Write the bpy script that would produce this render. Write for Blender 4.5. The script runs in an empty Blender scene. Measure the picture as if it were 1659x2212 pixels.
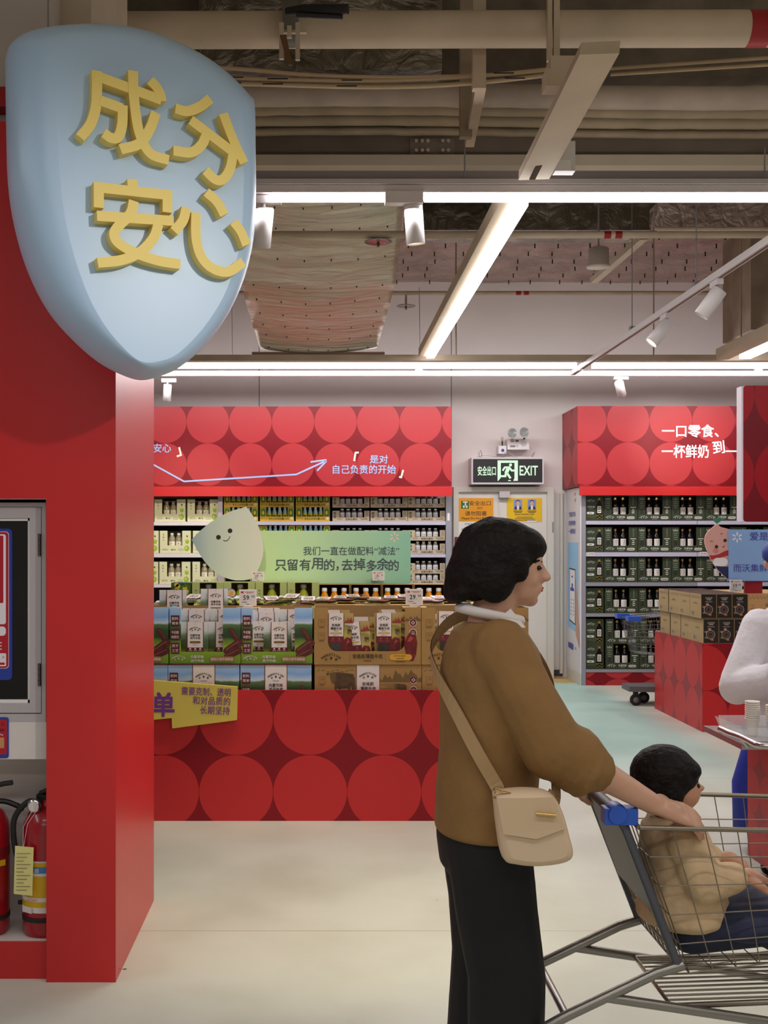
import bpy, bmesh, math, random
from mathutils import Vector, Matrix, noise
random.seed(11)
sc = bpy.context.scene
# ------------------------------------------------------------------ camera
F, CX, HY, EYE = 2500.0, 692.0, 1172.0, 1.55      # focal length / vanishing point in pixels of the 1659x2212 frame, eye height
W, H = 1659.0, 2212.0
cam = bpy.data.cameras.new('camera')
co = bpy.data.objects.new('camera', cam); sc.collection.objects.link(co)
cam.sensor_fit = 'VERTICAL'; cam.sensor_height = 36.0; cam.sensor_width = 27.0
cam.lens = F / H * 36.0
cam.shift_x = (W / 2 - CX) / H
cam.shift_y = (HY - H / 2) / H
cam.clip_start = 0.05; cam.clip_end = 100
co.location = (0, 0, EYE); co.rotation_euler = (math.pi / 2, 0, 0)
sc.camera = co
# ------------------------------------------------------------------ view, world, lamps of the hall
sc.view_settings.view_transform = 'Standard'
sc.view_settings.look = 'None'
sc.view_settings.exposure = 0.0
sc.view_settings.gamma = 1.0
sc.view_settings.use_curve_mapping = False
sc.cycles.use_denoising = True
sc.cycles.max_bounces = 8
sc.cycles.sample_clamp_indirect = 4.0
wd = bpy.data.worlds.new('world'); sc.world = wd; wd.use_nodes = True
wd.node_tree.nodes['Background'].inputs[0].default_value = (1.0, 0.93, 0.90, 1)
wd.node_tree.nodes['Background'].inputs[1].default_value = 0.10

def area(name, loc, sx, sy, power, col=(1, 0.95, 0.92), rot=(0, 0, 0)):
    l = bpy.data.lights.new(name, 'AREA'); l.shape = 'RECTANGLE'; l.size = sx; l.size_y = sy
    l.energy = power; l.color = col
    o = bpy.data.objects.new(name, l); sc.collection.objects.link(o)
    o.location = loc; o.rotation_euler = rot
    return o

def spot(name, loc, target, power, deg, blend=0.5, col=(1, 0.86, 0.66), rad=0.03):
    l = bpy.data.lights.new(name, 'SPOT'); l.energy = power; l.spot_size = math.radians(deg)
    l.spot_blend = blend; l.color = col; l.shadow_soft_size = rad
    o = bpy.data.objects.new(name, l); sc.collection.objects.link(o)
    o.location = loc
    d = Vector(target) - Vector(loc)
    o.rotation_euler = d.to_track_quat('-Z', 'Y').to_euler()
    return o

TUBE_E = 15.0
# rows of tube lamps of the hall that lie behind and beside the photographer
area('hall_tubes', (0.5, -1.5, 3.3), 5.0, 0.3, 55, (0.97, 0.97, 1.0))
area('hall_tubes', (0.5, 1.2, 3.35), 4.0, 0.2, 30, (0.97, 0.97, 1.0))
area('hall_tubes', (4.0, 3.6, 3.3), 0.3, 4.0, 50, (0.97, 0.97, 1.0))
area('hall_tubes', (-3.6, 2.2, 3.4), 0.3, 3.0, 40, (0.86, 0.93, 1.0))
# added fill lamps without fittings, facing up to brighten the pipes and ducts
area('hall_fill_up', (0.6, 1.2, 3.40), 4.0, 0.2, 52, (1, 0.96, 0.92), (math.pi, 0, 0))
area('hall_fill_up', (4.0, 3.6, 3.38), 0.3, 4.0, 36, (1, 0.96, 0.92), (math.pi, 0, 0))
# light of the front tube run and of the run along the back wall, thrown down
area('front_tubes', (1.3, 5.90, 3.255), 3.4, 0.08, 26, (1, 0.98, 1))
area('cross_tubes', (1.27, 8.6, 3.255), 0.08, 4.8, 40, (1, 0.98, 1))
area('back_tubes', (1.3, 11.38, 3.255), 7.0, 0.08, 52, (1, 0.98, 1))
area('back_tubes', (1.3, 11.42, 3.27), 7.0, 0.06, 42, (1, 0.98, 1), (math.radians(75), 0, 0))
# warm track spots
spot('track_spot', (0.55, 3.0, 3.3), (0.0, 5.0, 0), 240, 46, 1.0, (1, 0.91, 0.64))
spot('track_spot', (1.5, 2.6, 3.3), (1.2, 4.5, 0), 80, 45, 0.9, (1, 0.90, 0.66))
spot('track_spot', (0.47, 5.75, 3.1), (0.2, 7.0, 1.1), 60, 60, 0.8)
spot('track_spot', (-0.6, 5.85, 3.1), (-0.9, 7.0, 1.0), 70, 65, 0.8)
spot('track_spot', (-1.3, 9.3, 3.2), (-1.45, 12.4, 1.7), 170, 34, 0.9)
spot('track_spot', (3.75, 9.6, 3.1), (3.9, 12.4, 2.62), 150, 26, 0.9, (1, 0.9, 0.78))
spot('track_spot', (1.9, 0.8, 3.2), (-0.75, 3.8, 1.85), 170, 34, 0.9, (1, 0.97, 0.93), 0.06)
# ------------------------------------------------------------------ helpers
def at(px, py, s):
    return Vector(((px - CX) / s, F / s, EYE - (py - HY) / s))
def X(px, s): return (px - CX) / s
def Z(py, s): return EYE - (py - HY) / s
def Y(s): return F / s
def lin(c):
    r = []
    for k in c[:3]:
        k = k / 255.0
        r.append(k / 12.92 if k <= 0.04045 else ((k + 0.055) / 1.055) ** 2.4)
    return (r[0], r[1], r[2], 1.0)

MATS = {}
def mat(name, rgb=(200, 200, 200), rough=0.5, metal=0.0, emit=0.0, var=0.0, vscale=6.0, bump=0.0, bscale=40.0, alpha=1.0, trans=0.0, spec=0.5, coat=0.0, rgb2=None):
    if name in MATS: return MATS[name]
    m = bpy.data.materials.new(name); m.use_nodes = True
    nt = m.node_tree; b = nt.nodes['Principled BSDF']
    c = lin(rgb)
    b.inputs['Base Color'].default_value = c
    b.inputs['Roughness'].default_value = rough
    b.inputs['Metallic'].default_value = metal
    b.inputs['Specular IOR Level'].default_value = spec
    b.inputs['Coat Weight'].default_value = coat
    if trans: b.inputs['Transmission Weight'].default_value = trans
    if alpha < 1: b.inputs['Alpha'].default_value = alpha
    if emit:
        b.inputs['Emission Color'].default_value = c; b.inputs['Emission Strength'].default_value = emit
    tc = None
    if var or bump or rgb2:
        tc = nt.nodes.new('ShaderNodeTexCoord')
    if var or rgb2:
        n = nt.nodes.new('ShaderNodeTexNoise'); n.inputs['Scale'].default_value = vscale; n.inputs['Detail'].default_value = 5
        nt.links.new(tc.outputs['Object'], n.inputs['Vector'])
        r = nt.nodes.new('ShaderNodeValToRGB')
        r.color_ramp.elements[0].position = 0.32; r.color_ramp.elements[1].position = 0.68
        if rgb2:
            r.color_ramp.elements[0].color = lin(rgb2); r.color_ramp.elements[1].color = c
        else:
            r.color_ramp.elements[0].color = (c[0] * (1 - var), c[1] * (1 - var), c[2] * (1 - var), 1)
            r.color_ramp.elements[1].color = (min(1, c[0] * (1 + var)), min(1, c[1] * (1 + var)), min(1, c[2] * (1 + var)), 1)
        nt.links.new(n.outputs['Fac'], r.inputs['Fac']); nt.links.new(r.outputs['Color'], b.inputs['Base Color'])
    if bump:
        n2 = nt.nodes.new('ShaderNodeTexNoise'); n2.inputs['Scale'].default_value = bscale; n2.inputs['Detail'].default_value = 4
        nt.links.new(tc.outputs['Object'], n2.inputs['Vector'])
        bp = nt.nodes.new('ShaderNodeBump'); bp.inputs['Strength'].default_value = bump; bp.inputs['Distance'].default_value = 0.02
        nt.links.new(n2.outputs['Fac'], bp.inputs['Height']); nt.links.new(bp.outputs['Normal'], b.inputs['Normal'])
    MATS[name] = m
    return m

def circ_mat(name, du, dv, ou, ov, light=(172, 48, 52), dark=(122, 6, 22), rough=0.42):
    """print of light red discs touching one another on dark red, in metres along the surface"""
    if name in MATS: return MATS[name]
    m = bpy.data.materials.new(name); m.use_nodes = True
    nt = m.node_tree; b = nt.nodes['Principled BSDF']; b.inputs['Roughness'].default_value = rough; b.inputs['Specular IOR Level'].default_value = 0.3
    uv = nt.nodes.new('ShaderNodeUVMap')
    mp = nt.nodes.new('ShaderNodeVectorMath'); mp.operation = 'SUBTRACT'; mp.inputs[1].default_value = (ou, ov, 0)
    dv_ = nt.nodes.new('ShaderNodeVectorMath'); dv_.operation = 'DIVIDE'; dv_.inputs[1].default_value = (du, dv, 1)
    fr = nt.nodes.new('ShaderNodeVectorMath'); fr.operation = 'FRACTION'
    sb = nt.nodes.new('ShaderNodeVectorMath'); sb.operation = 'SUBTRACT'; sb.inputs[1].default_value = (0.5, 0.5, 0)
    ln = nt.nodes.new('ShaderNodeVectorMath'); ln.operation = 'LENGTH'
    lt = nt.nodes.new('ShaderNodeMath'); lt.operation = 'LESS_THAN'; lt.inputs[1].default_value = 0.497
    mx = nt.nodes.new('ShaderNodeMix'); mx.data_type = 'RGBA'
    mx.inputs[6].default_value = lin(dark); mx.inputs[7].default_value = lin(light)
    L = nt.links.new
    L(uv.outputs[0], mp.inputs[0]); L(mp.outputs[0], dv_.inputs[0]); L(dv_.outputs[0], fr.inputs[0])
    L(fr.outputs[0], sb.inputs[0]); L(sb.outputs[0], ln.inputs[0]); L(ln.outputs['Value'], lt.inputs[0])
    L(lt.outputs[0], mx.inputs[0]); L(mx.outputs[2], b.inputs['Base Color'])
    MATS[name] = m
    return m

def ramp_mat(name, stops, axis='Z', lo=0.0, hi=1.0, rough=0.5, nz=0.0, nscale=8.0, use_uv=False, metal=0.0):
    """colours along one axis of the object (or of its uv in metres), printed"""
    if name in MATS: return MATS[name]
    m = bpy.data.materials.new(name); m.use_nodes = True
    nt = m.node_tree; b = nt.nodes['Principled BSDF']; b.inputs['Roughness'].default_value = rough
    b.inputs['Metallic'].default_value = metal
    L = nt.links.new
    if use_uv:
        src = nt.nodes.new('ShaderNodeUVMap').outputs[0]
    else:
        src = nt.nodes.new('ShaderNodeTexCoord').outputs['Object']
    sp = nt.nodes.new('ShaderNodeSeparateXYZ'); L(src, sp.inputs[0])
    mr = nt.nodes.new('ShaderNodeMapRange'); mr.inputs[1].default_value = lo; mr.inputs[2].default_value = hi
    L(sp.outputs[axis], mr.inputs[0])
    val = mr.outputs[0]
    if nz:
        n = nt.nodes.new('ShaderNodeTexNoise'); n.inputs['Scale'].default_value = nscale; n.inputs['Detail'].default_value = 6
        L(src, n.inputs['Vector'])
        s2 = nt.nodes.new('ShaderNodeMath'); s2.operation = 'MULTIPLY_ADD'; s2.inputs[1].default_value = nz; 
        L(n.outputs['Fac'], s2.inputs[0]); L(val, s2.inputs[2])
        s3 = nt.nodes.new('ShaderNodeMath'); s3.operation = 'SUBTRACT'; s3.inputs[1].default_value = nz / 2
        L(s2.outputs[0], s3.inputs[0]); val = s3.outputs[0]
    r = nt.nodes.new('ShaderNodeValToRGB')
    el = r.color_ramp.elements
    while len(el) > 1: el.remove(el[-1])
    el[0].position = stops[0][0]; el[0].color = lin(stops[0][1])
    for p, c in stops[1:]:
        e = el.new(p); e.color = lin(c)
    L(val, r.inputs['Fac']); L(r.outputs['Color'], b.inputs['Base Color'])
    MATS[name] = m
    return m

def foil_mat(name, rgb, rgb2, scale=5.0, bump=0.9, rough=0.32, metal=0.75, stretch=(1, 1, 1)):
    if name in MATS: return MATS[name]
    m = bpy.data.materials.new(name); m.use_nodes = True
    nt = m.node_tree; b = nt.nodes['Principled BSDF']; L = nt.links.new
    b.inputs['Roughness'].default_value = rough; b.inputs['Metallic'].default_value = metal
    tc = nt.nodes.new('ShaderNodeTexCoord')
    mp = nt.nodes.new('ShaderNodeMapping'); mp.inputs['Scale'].default_value = stretch; L(tc.outputs['Object'], mp.inputs[0])
    n = nt.nodes.new('ShaderNodeTexNoise'); n.inputs['Scale'].default_value = scale * 0.35; n.inputs['Detail'].default_value = 3
    L(mp.outputs[0], n.inputs['Vector'])
    r = nt.nodes.new('ShaderNodeValToRGB'); r.color_ramp.elements[0].color = lin(rgb2); r.color_ramp.elements[1].color = lin(rgb)
    r.color_ramp.elements[0].position = 0.35; r.color_ramp.elements[1].position = 0.65
    L(n.outputs['Fac'], r.inputs['Fac']); L(r.outputs['Color'], b.inputs['Base Color'])
    n2 = nt.nodes.new('ShaderNodeTexNoise'); n2.inputs['Scale'].default_value = scale; n2.inputs['Detail'].default_value = 6; n2.inputs['Distortion'].default_value = 0.8
    L(mp.outputs[0], n2.inputs['Vector'])
    bp = nt.nodes.new('ShaderNodeBump'); bp.inputs['Strength'].default_value = bump; bp.inputs['Distance'].default_value = 0.06
    L(n2.outputs['Fac'], bp.inputs['Height']); L(bp.outputs['Normal'], b.inputs['Normal'])
    MATS[name] = m
    return m

TEXTS = {}
def text_geo(s, bold=0.0):
    k = (s, bold)
    if k in TEXTS: return TEXTS[k]
    c = bpy.data.curves.new('t', 'FONT'); c.body = s; c.size = 1.0; c.resolution_u = 2
    c.offset = bold; c.fill_mode = 'BOTH'
    o = bpy.data.objects.new('t', c); sc.collection.objects.link(o)
    dg = bpy.context.evaluated_depsgraph_get(); dg.update()
    me = o.evaluated_get(dg).to_mesh()
    v = [(p.co.x, p.co.y) for p in me.vertices]; f = [tuple(p.vertices) for p in me.polygons]
    o.evaluated_get(dg).to_mesh_clear()
    bpy.data.objects.remove(o); bpy.data.curves.remove(c)
    if not v: v = [(0, 0), (1, 0), (0, 1)]; f = []
    x0 = min(a[0] for a in v); x1 = max(a[0] for a in v); y0 = min(a[1] for a in v); y1 = max(a[1] for a in v)
    v = [(a[0] - (x0 + x1) / 2, a[1] - (y0 + y1) / 2) for a in v]
    TEXTS[k] = (v, f, x1 - x0, y1 - y0)
    return TEXTS[k]

def spline(pts, n=6):
    """Catmull-Rom through the points"""
    P = [Vector(p) for p in pts]
    if len(P) < 3: return P
    out = []
    for i in range(len(P) - 1):
        a = P[i - 1] if i else P[0] * 2 - P[1]
        b, c = P[i], P[i + 1]
        d = P[i + 2] if i + 2 < len(P) else P[-1] * 2 - P[-2]
        for k in range(n):
            t = k / n
            out.append(0.5 * ((2 * b) + (c - a) * t + (2 * a - 5 * b + 4 * c - d) * t * t + (3 * b - a - 3 * c + d) * t ** 3))
    out.append(P[-1])
    return out

class MB:
    def __init__(s):
        s.v = []; s.f = []; s.fm = []; s.fs = []; s.mats = []
    def mi(s, m):
        if m not in s.mats: s.mats.append(m)
        return s.mats.index(m)
    def add(s, vs, fs, m, smooth=False):
        o = len(s.v); s.v += [Vector(p) for p in vs]; k = s.mi(m)
        for f in fs:
            s.f.append(tuple(o + i for i in f)); s.fm.append(k); s.fs.append(smooth)
        return s
    def box(s, x0, x1, y0, y1, z0, z1, m, M=None):
        vs = [Vector(p) for p in ((x0, y0, z0), (x1, y0, z0), (x1, y1, z0), (x0, y1, z0), (x0, y0, z1), (x1, y0, z1), (x1, y1, z1), (x0, y1, z1))]
        if M is not None: vs = [M @ p for p in vs]
        return s.add(vs, [(0, 3, 2, 1), (4, 5, 6, 7), (0, 1, 5, 4), (1, 2, 6, 5), (2, 3, 7, 6), (3, 0, 4, 7)], m)
    def poly(s, pts, m, smooth=False):
        return s.add(pts, [tuple(range(len(pts)))], m, smooth)
    def rect(s, c, u, v, w, h, m):
        """flat rectangle centred at c in the plane u, v"""
        c, u, v = Vector(c), Vector(u), Vector(v)
        return s.poly([c - u * w / 2 - v * h / 2, c + u * w / 2 - v * h / 2, c + u * w / 2 + v * h / 2, c - u * w / 2 + v * h / 2], m)
    def rrect(s, c, u, v, w, h, r, m, n=4):
        c, u, v = Vector(c), Vector(u), Vector(v); r = min(r, w / 2, h / 2)
        pts = []
        for sx, sy, a0 in ((1, -1, -90), (1, 1, 0), (-1, 1, 90), (-1, -1, 180)):
            for k in range(n + 1):
                a = math.radians(a0 + 90 * k / n)
                pts.append(c + u * (sx * (w / 2 - r) + r * math.cos(a)) + v * (sy * (h / 2 - r) + r * math.sin(a)))
        return s.poly(pts, m)
    def disc(s, c, u, v, rx, ry, m, n=20):
        c, u, v = Vector(c), Vector(u), Vector(v)
        return s.poly([c + u * rx * math.cos(2 * math.pi * k / n) + v * ry * math.sin(2 * math.pi * k / n) for k in range(n)], m)
    def ring(s, c, u, v, r0, r1, m, n=24, a0=0, a1=360):
        c, u, v = Vector(c), Vector(u), Vector(v); vs = []; fs = []
        for k in range(n + 1):
            a = math.radians(a0 + (a1 - a0) * k / n); d = u * math.cos(a) + v * math.sin(a)
            vs += [c + d * r0, c + d * r1]
            if k: fs.append((2 * k - 2, 2 * k - 1, 2 * k + 1, 2 * k))
        return s.add(vs, fs, m)
    def prism(s, pts, d, m, m2=None):
        """closed outline pts (3-D, planar) pushed along d"""
        n = len(pts); d = Vector(d); P = [Vector(p) for p in pts]
        s.add(P + [p + d for p in P], [(i, (i + 1) % n, n + (i + 1) % n, n + i) for i in range(n)], m2 or m)
        s.poly(list(reversed(P)), m); s.poly([p + d for p in P], m2 or m)
        return s
    def lathe(s, prof, c=(0, 0, 0), m=None, n=16, ax=None, smooth=True, cap=True):
        """profile of (r, z) spun about z (or about the axis ax)"""
        R = Vector((0, 0, 1)).rotation_difference(Vector(ax).normalized()).to_matrix() if ax is not None else Matrix.Identity(3)
        c = Vector(c); vs = []; fs = []
        for r, z in prof:
            for k in range(n):
                a = 2 * math.pi * k / n
                vs.append(c + R @ Vector((r * math.cos(a), r * math.sin(a), z)))
        for i in range(len(prof) - 1):
            for k in range(n):
                fs.append((i * n + k, i * n + (k + 1) % n, (i + 1) * n + (k + 1) % n, (i + 1) * n + k))
        s.add(vs, fs, m, smooth)
        if cap:
            if prof[0][0] > 1e-5: s.poly([vs[k] for k in reversed(range(n))], m)
            if prof[-1][0] > 1e-5: s.poly([vs[(len(prof) - 1) * n + k] for k in range(n)], m)
        return s
    def cyl(s, a, b, r, m, n=12, r2=None):
        a, b = Vector(a), Vector(b); d = b - a
        return s.lathe([(r, 0), (r if r2 is None else r2, d.length)], a, m, n, d)
    def tube(s, path, r, m, n=8, closed=False):
        P = [Vector(p) for p in path]; N = len(P); vs = []; fs = []
        rr = r if isinstance(r, (list, tuple)) else [r] * N
        up = None
        for i in range(N):
            if closed: t = (P[(i + 1) % N] - P[i - 1])
            else: t = P[min(i + 1, N - 1)] - P[max(i - 1, 0)]
            t.normalize()
            if up is None:
                up = Vector((0, 0, 1)) if abs(t.z) < 0.9 else Vector((1, 0, 0))
            sd = t.cross(up)
            if sd.length < 1e-6: sd = t.orthogonal()
            sd.normalize(); up = sd.cross(t).normalized()
            for k in range(n):
                a = 2 * math.pi * k / n
                vs.append(P[i] + (sd * math.cos(a) + up * math.sin(a)) * rr[i])
        for i in range(N if closed else N - 1):
            j = (i + 1) % N
            for k in range(n):
                fs.append((i * n + k, i * n + (k + 1) % n, j * n + (k + 1) % n, j * n + k))
        s.add(vs, fs, m, True)
        if not closed:
            s.poly([vs[k] for k in reversed(range(n))], m); s.poly([vs[(N - 1) * n + k] for k in range(n)], m)
        return s
    def ribbon(s, pts, w, u, v, nrm, h, m, m2=None):
        """stroke: polyline pts as (a, b) in the plane origin + a*u + b*v given as 3-D points, width w, raised by h along nrm"""
        P = [Vector(p) for p in pts]; nrm = Vector(nrm); L = []; R = []
        for i in range(len(P)):
            if i == 0: t = (P[1] - P[0]).normalized(); k = 1
            elif i == len(P) - 1: t = (P[-1] - P[-2]).normalized(); k = 1
            else:
                t1 = (P[i] - P[i - 1]).normalized(); t2 = (P[i + 1] - P[i]).normalized()
                t = (t1 + t2).normalized(); k = 1 / max(0.5, math.sqrt(max(0.05, (1 + t1.dot(t2)) / 2)))
            sd = nrm.cross(t).normalized() * (w / 2 * k)
            L.append(P[i] + sd); R.append(P[i] - sd)
        n = len(P)
        if h <= 0:
            return s.add(L + R, [(i, n + i, n + i + 1, i + 1) for i in range(n - 1)], m)
        vs = L + R + [p + nrm * h for p in L] + [p + nrm * h for p in R]
        fs = []
        for i in range(n - 1):
            fs.append((2 * n + i, 3 * n + i, 3 * n + i + 1, 2 * n + i + 1))
            fs.append((i, 2 * n + i, 2 * n + i + 1, i + 1)); fs.append((n + i, n + i + 1, 3 * n + i + 1, 3 * n + i))
            fs.append((i, i + 1, n + i + 1, n + i))
        fs.append((0, n, 3 * n, 2 * n)); fs.append((n - 1, 3 * n - 1, 4 * n - 1, 2 * n - 1))
        return s.add(vs, fs, m)
    def text(s, t, c, h, m, w=None, u=(1, 0, 0), v=(0, 0, 1), bold=0.0, rot=0.0, raised=0.0):
        """flat lettering centred at c with outline height h (and width w)"""
        tv, tf, tw, th = text_geo(t)
        u, v, c = Vector(u), Vector(v), Vector(c)
        if rot:
            a = math.radians(rot); u, v = u * math.cos(a) + v * math.sin(a), v * math.cos(a) - u * math.sin(a)
        if h is None: k2 = k1 = w / tw
        else:
            k2 = h / th; k1 = (w / tw) if w else k2
        b_ = bold * .55                        # heavier weight: the same outline laid down four times, slightly shifted
        nn = u.cross(v)
        for i, (dx, dy) in enumerate(((-b_, -b_), (b_, -b_), (-b_, b_), (b_, b_)) if bold else ((0, 0),)):
            s.add([c + nn * (i * .0002) + u * ((a + dx) * k1) + v * ((b + dy) * k2) for a, b in tv], tf, m)
        return s
    def arc_text(s, t, c, r, a0, a1, h, m, u=(1, 0, 0), v=(0, 0, 1), bold=0.02):
        """letters along an arc about c, from angle a0 to a1 (degrees, 90 is up)"""
        u, v, c = Vector(u), Vector(v), Vector(c)
        for i, ch in enumerate(t):
            a = a0 + (a1 - a0) * (i / (len(t) - 1) if len(t) > 1 else 0.5); ar = math.radians(a)
            s.text(ch, c + u * r * math.cos(ar) + v * r * math.sin(ar), h, m, None, u, v, bold, a - 90)
        return s
    def mesh(s, name, origin=(0, 0, 0)):
        o = Vector(origin)
        me = bpy.data.meshes.new(name)
        me.from_pydata([tuple(p - o) for p in s.v], [], s.f)
        for m in s.mats: me.materials.append(m)
        me.polygons.foreach_set('material_index', s.fm)
        me.polygons.foreach_set('use_smooth', s.fs)
        uvl = me.uv_layers.new(name='UVMap')
        dat = [0.0] * (2 * len(me.loops))
        for p in me.polygons:
            n = p.normal; ax = max(range(3), key=lambda i: abs(n[i]))
            for li in p.loop_indices:
                q = s.v[me.loops[li].vertex_index]
                a, b = ((q.y, q.z), (q.x, q.z), (q.x, q.y))[ax]
                dat[2 * li] = a; dat[2 * li + 1] = b
        uvl.data.foreach_set('uv', dat)
        me.update()
        return me
    def build(s, name, parent=None, origin=None, **kw):
        """link as ONE object. With a parent the coordinates are taken relative to the parent's own location"""
        if parent is not None: origin = WLOC[parent.name]
        elif origin is None:
            lo = [min(p[i] for p in s.v) for i in range(3)]; hi = [max(p[i] for p in s.v) for i in range(3)]
            origin = ((lo[0] + hi[0]) / 2, (lo[1] + hi[1]) / 2, lo[2])
        o = bpy.data.objects.new(name, s.mesh(name, origin)); sc.collection.objects.link(o)
        if parent is not None: o.parent = parent
        else: o.location = origin
        WLOC[o.name] = Vector(origin)
        if kw: tag(o, **kw)
        return o
WLOC = {}
def tag(o, label=None, cat=None, group=None, kind=None):
    if label: o['label'] = label
    if cat: o['category'] = cat
    if group: o['group'] = group
    if kind: o['kind'] = kind
    return o
def thing(name, label, cat, loc=(0, 0, 0), group=None):
    o = bpy.data.objects.new(name, None); sc.collection.objects.link(o)
    o.empty_display_size = 0.1; o.location = loc; WLOC[o.name] = Vector(loc)
    return tag(o, label, cat, group)
def put(me, name, parent=None, loc=(0, 0, 0), rz=0.0):
    """a further object on shared mesh data"""
    o = bpy.data.objects.new(name, me); sc.collection.objects.link(o); o.location = loc; o.rotation_euler = (0, 0, rz)
    if parent is not None: o.parent = parent
    return o
def st(mb, name):
    return mb.build(name, kind='structure', origin=(0, 0, 0))
ORD = ['first', 'second', 'third', 'fourth', 'fifth', 'sixth', 'seventh', 'eighth', 'ninth', 'tenth', 'eleventh', 'twelfth', 'thirteenth', 'fourteenth']
U, V, N = Vector((1, 0, 0)), Vector((0, 0, 1)), Vector((0, -1, 0))
# ------------------------------------------------------------------ common materials
white = mat('white_paint', (228, 222, 218), 0.45)
fixture = mat('fixture_white', (226, 220, 220), 0.4)
grey_metal = mat('grey_metal', (150, 150, 152), 0.4, 0.5)
dusty = mat('dusty_cream', (188, 170, 146), 0.7, var=0.12, vscale=3)
dusty_dark = mat('dusty_beige', (150, 132, 110), 0.8, var=0.15, vscale=4)
black = mat('black', (18, 18, 18), 0.5)
dark_rubber = mat('dark_rubber', (28, 27, 27), 0.7)
chrome = mat('chrome', (200, 200, 200), 0.18, 1.0)
red_plain = mat('red_board', (196, 36, 38), 0.33, var=0.03, vscale=2)
red_band = mat('red_band', (150, 8, 14), 0.5)
wire_metal = mat('wire_metal', (120, 120, 122), 0.35, 0.9)
tube_glow = mat('tube_glow', (255, 250, 252), 0.5, emit=TUBE_E)
foil_dark = foil_mat('dark_foil', (150, 140, 124), (100, 92, 80), 6)
foil_pink = foil_mat('pinkish_foil', (208, 186, 176), (178, 156, 146), 9, rough=0.34, bump=1.0, metal=0.6)
# ================================================================== SETTING
wallm = mat('wall_paint', (230, 222, 218), 0.75, var=0.03, vscale=1.5)
wallp = mat('pillar_paint', (196, 184, 176), 0.75, var=0.04, vscale=1.5)
YW = F / 188.0                                    # back wall
# floor: worn pale epoxy with an older mint lane by the exit
def floor_mat():
    m = bpy.data.materials.new('epoxy_floor'); m.use_nodes = True
    nt = m.node_tree; b = nt.nodes['Principled BSDF']; L = nt.links.new
    tc = nt.nodes.new('ShaderNodeTexCoord'); sp = nt.nodes.new('ShaderNodeSeparateXYZ'); L(tc.outputs['Object'], sp.inputs[0])
    def mr(src, a, b_):
        n = nt.nodes.new('ShaderNodeMapRange'); n.interpolation_type = 'SMOOTHSTEP'
        n.inputs[1].default_value = a; n.inputs[2].default_value = b_; L(src, n.inputs[0]); return n.outputs[0]
    def mul(a, b_):
        n = nt.nodes.new('ShaderNodeMath'); n.operation = 'MULTIPLY'; L(a, n.inputs[0]); L(b_, n.inputs[1]); return n.outputs[0]
    lane = mul(mul(mr(sp.outputs['X'], 1.0, 1.35), mr(sp.outputs['X'], 3.1, 2.8)), mr(sp.outputs['Y'], 6.6, 9.0))
    mx = nt.nodes.new('ShaderNodeMix'); mx.data_type = 'RGBA'
    mx.inputs[6].default_value = lin((208, 210, 196)); mx.inputs[7].default_value = lin((172, 203, 194)); L(lane, mx.inputs[0])
    n = nt.nodes.new('ShaderNodeTexNoise'); n.inputs['Scale'].default_value = 1.6; n.inputs['Detail'].default_value = 8; L(tc.outputs['Object'], n.inputs[0])
    r = nt.nodes.new('ShaderNodeValToRGB'); r.color_ramp.elements[0].color = (0.84, 0.83, 0.80, 1); r.color_ramp.elements[0].position = 0.3; r.color_ramp.elements[1].position = 0.6
    L(n.outputs['Fac'], r.inputs[0])
    m2 = nt.nodes.new('ShaderNodeMix'); m2.data_type = 'RGBA'; m2.blend_type = 'MULTIPLY'; m2.inputs[0].default_value = 1.0
    L(mx.outputs[2], m2.inputs[6]); L(r.outputs[0], m2.inputs[7])
    # small scuffs
    v = nt.nodes.new('ShaderNodeTexVoronoi'); v.inputs['Scale'].default_value = 2.2; v.inputs['Randomness'].default_value = 1.0; L(tc.outputs['Object'], v.inputs[0])
    lt = nt.nodes.new('ShaderNodeMath'); lt.operation = 'LESS_THAN'; lt.inputs[1].default_value = 0.018; L(v.outputs['Distance'], lt.inputs[0])
    m3 = nt.nodes.new('ShaderNodeMix'); m3.data_type = 'RGBA'; m3.inputs[7].default_value = lin((92, 84, 74)); L(lt.outputs[0], m3.inputs[0]); L(m2.outputs[2], m3.inputs[6])
    # casting joints
    br = nt.nodes.new('ShaderNodeMath'); br.operation = 'PINGPONG'; br.inputs[1].default_value = 1.5
    of = nt.nodes.new('ShaderNodeMath'); of.operation = 'ADD'; of.inputs[1].default_value = 1.38; L(sp.outputs['Y'], of.inputs[0]); L(of.outputs[0], br.inputs[0])
    l2 = nt.nodes.new('ShaderNodeMath'); l2.operation = 'LESS_THAN'; l2.inputs[1].default_value = 0.004; L(br.outputs[0], l2.inputs[0])
    m4 = nt.nodes.new('ShaderNodeMix'); m4.data_type = 'RGBA'; m4.inputs[7].default_value = lin((176, 168, 150)); L(l2.outputs[0], m4.inputs[0]); L(m3.outputs[2], m4.inputs[6])
    L(m4.outputs[2], b.inputs['Base Color'])
    r2 = nt.nodes.new('ShaderNodeMapRange'); r2.inputs[3].default_value = 0.30; r2.inputs[4].default_value = 0.5; L(n.outputs['Fac'], r2.inputs[0]); L(r2.outputs[0], b.inputs['Roughness'])
    b.inputs['Specular IOR Level'].default_value = 0.4
    return m
st(MB().box(-7, 9, -4, YW + 0.2, -0.1, 0, floor_mat()), 'floor')
m = MB().box(-7, 9, YW, YW + 0.2, 0, 5.25, wallm)
gm = mat('wall_joint', (150, 140, 134), 0.8)
for px in (975, 560): m.box(X(px, 188) - 0.006, X(px, 188) + 0.006, YW - 0.002, YW, 2.2, 4.5, gm)
st(m, 'wall_back')
st(MB().box(-7.2, -7, -4, YW, 0, 5.25, wallm), 'wall_left')
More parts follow.
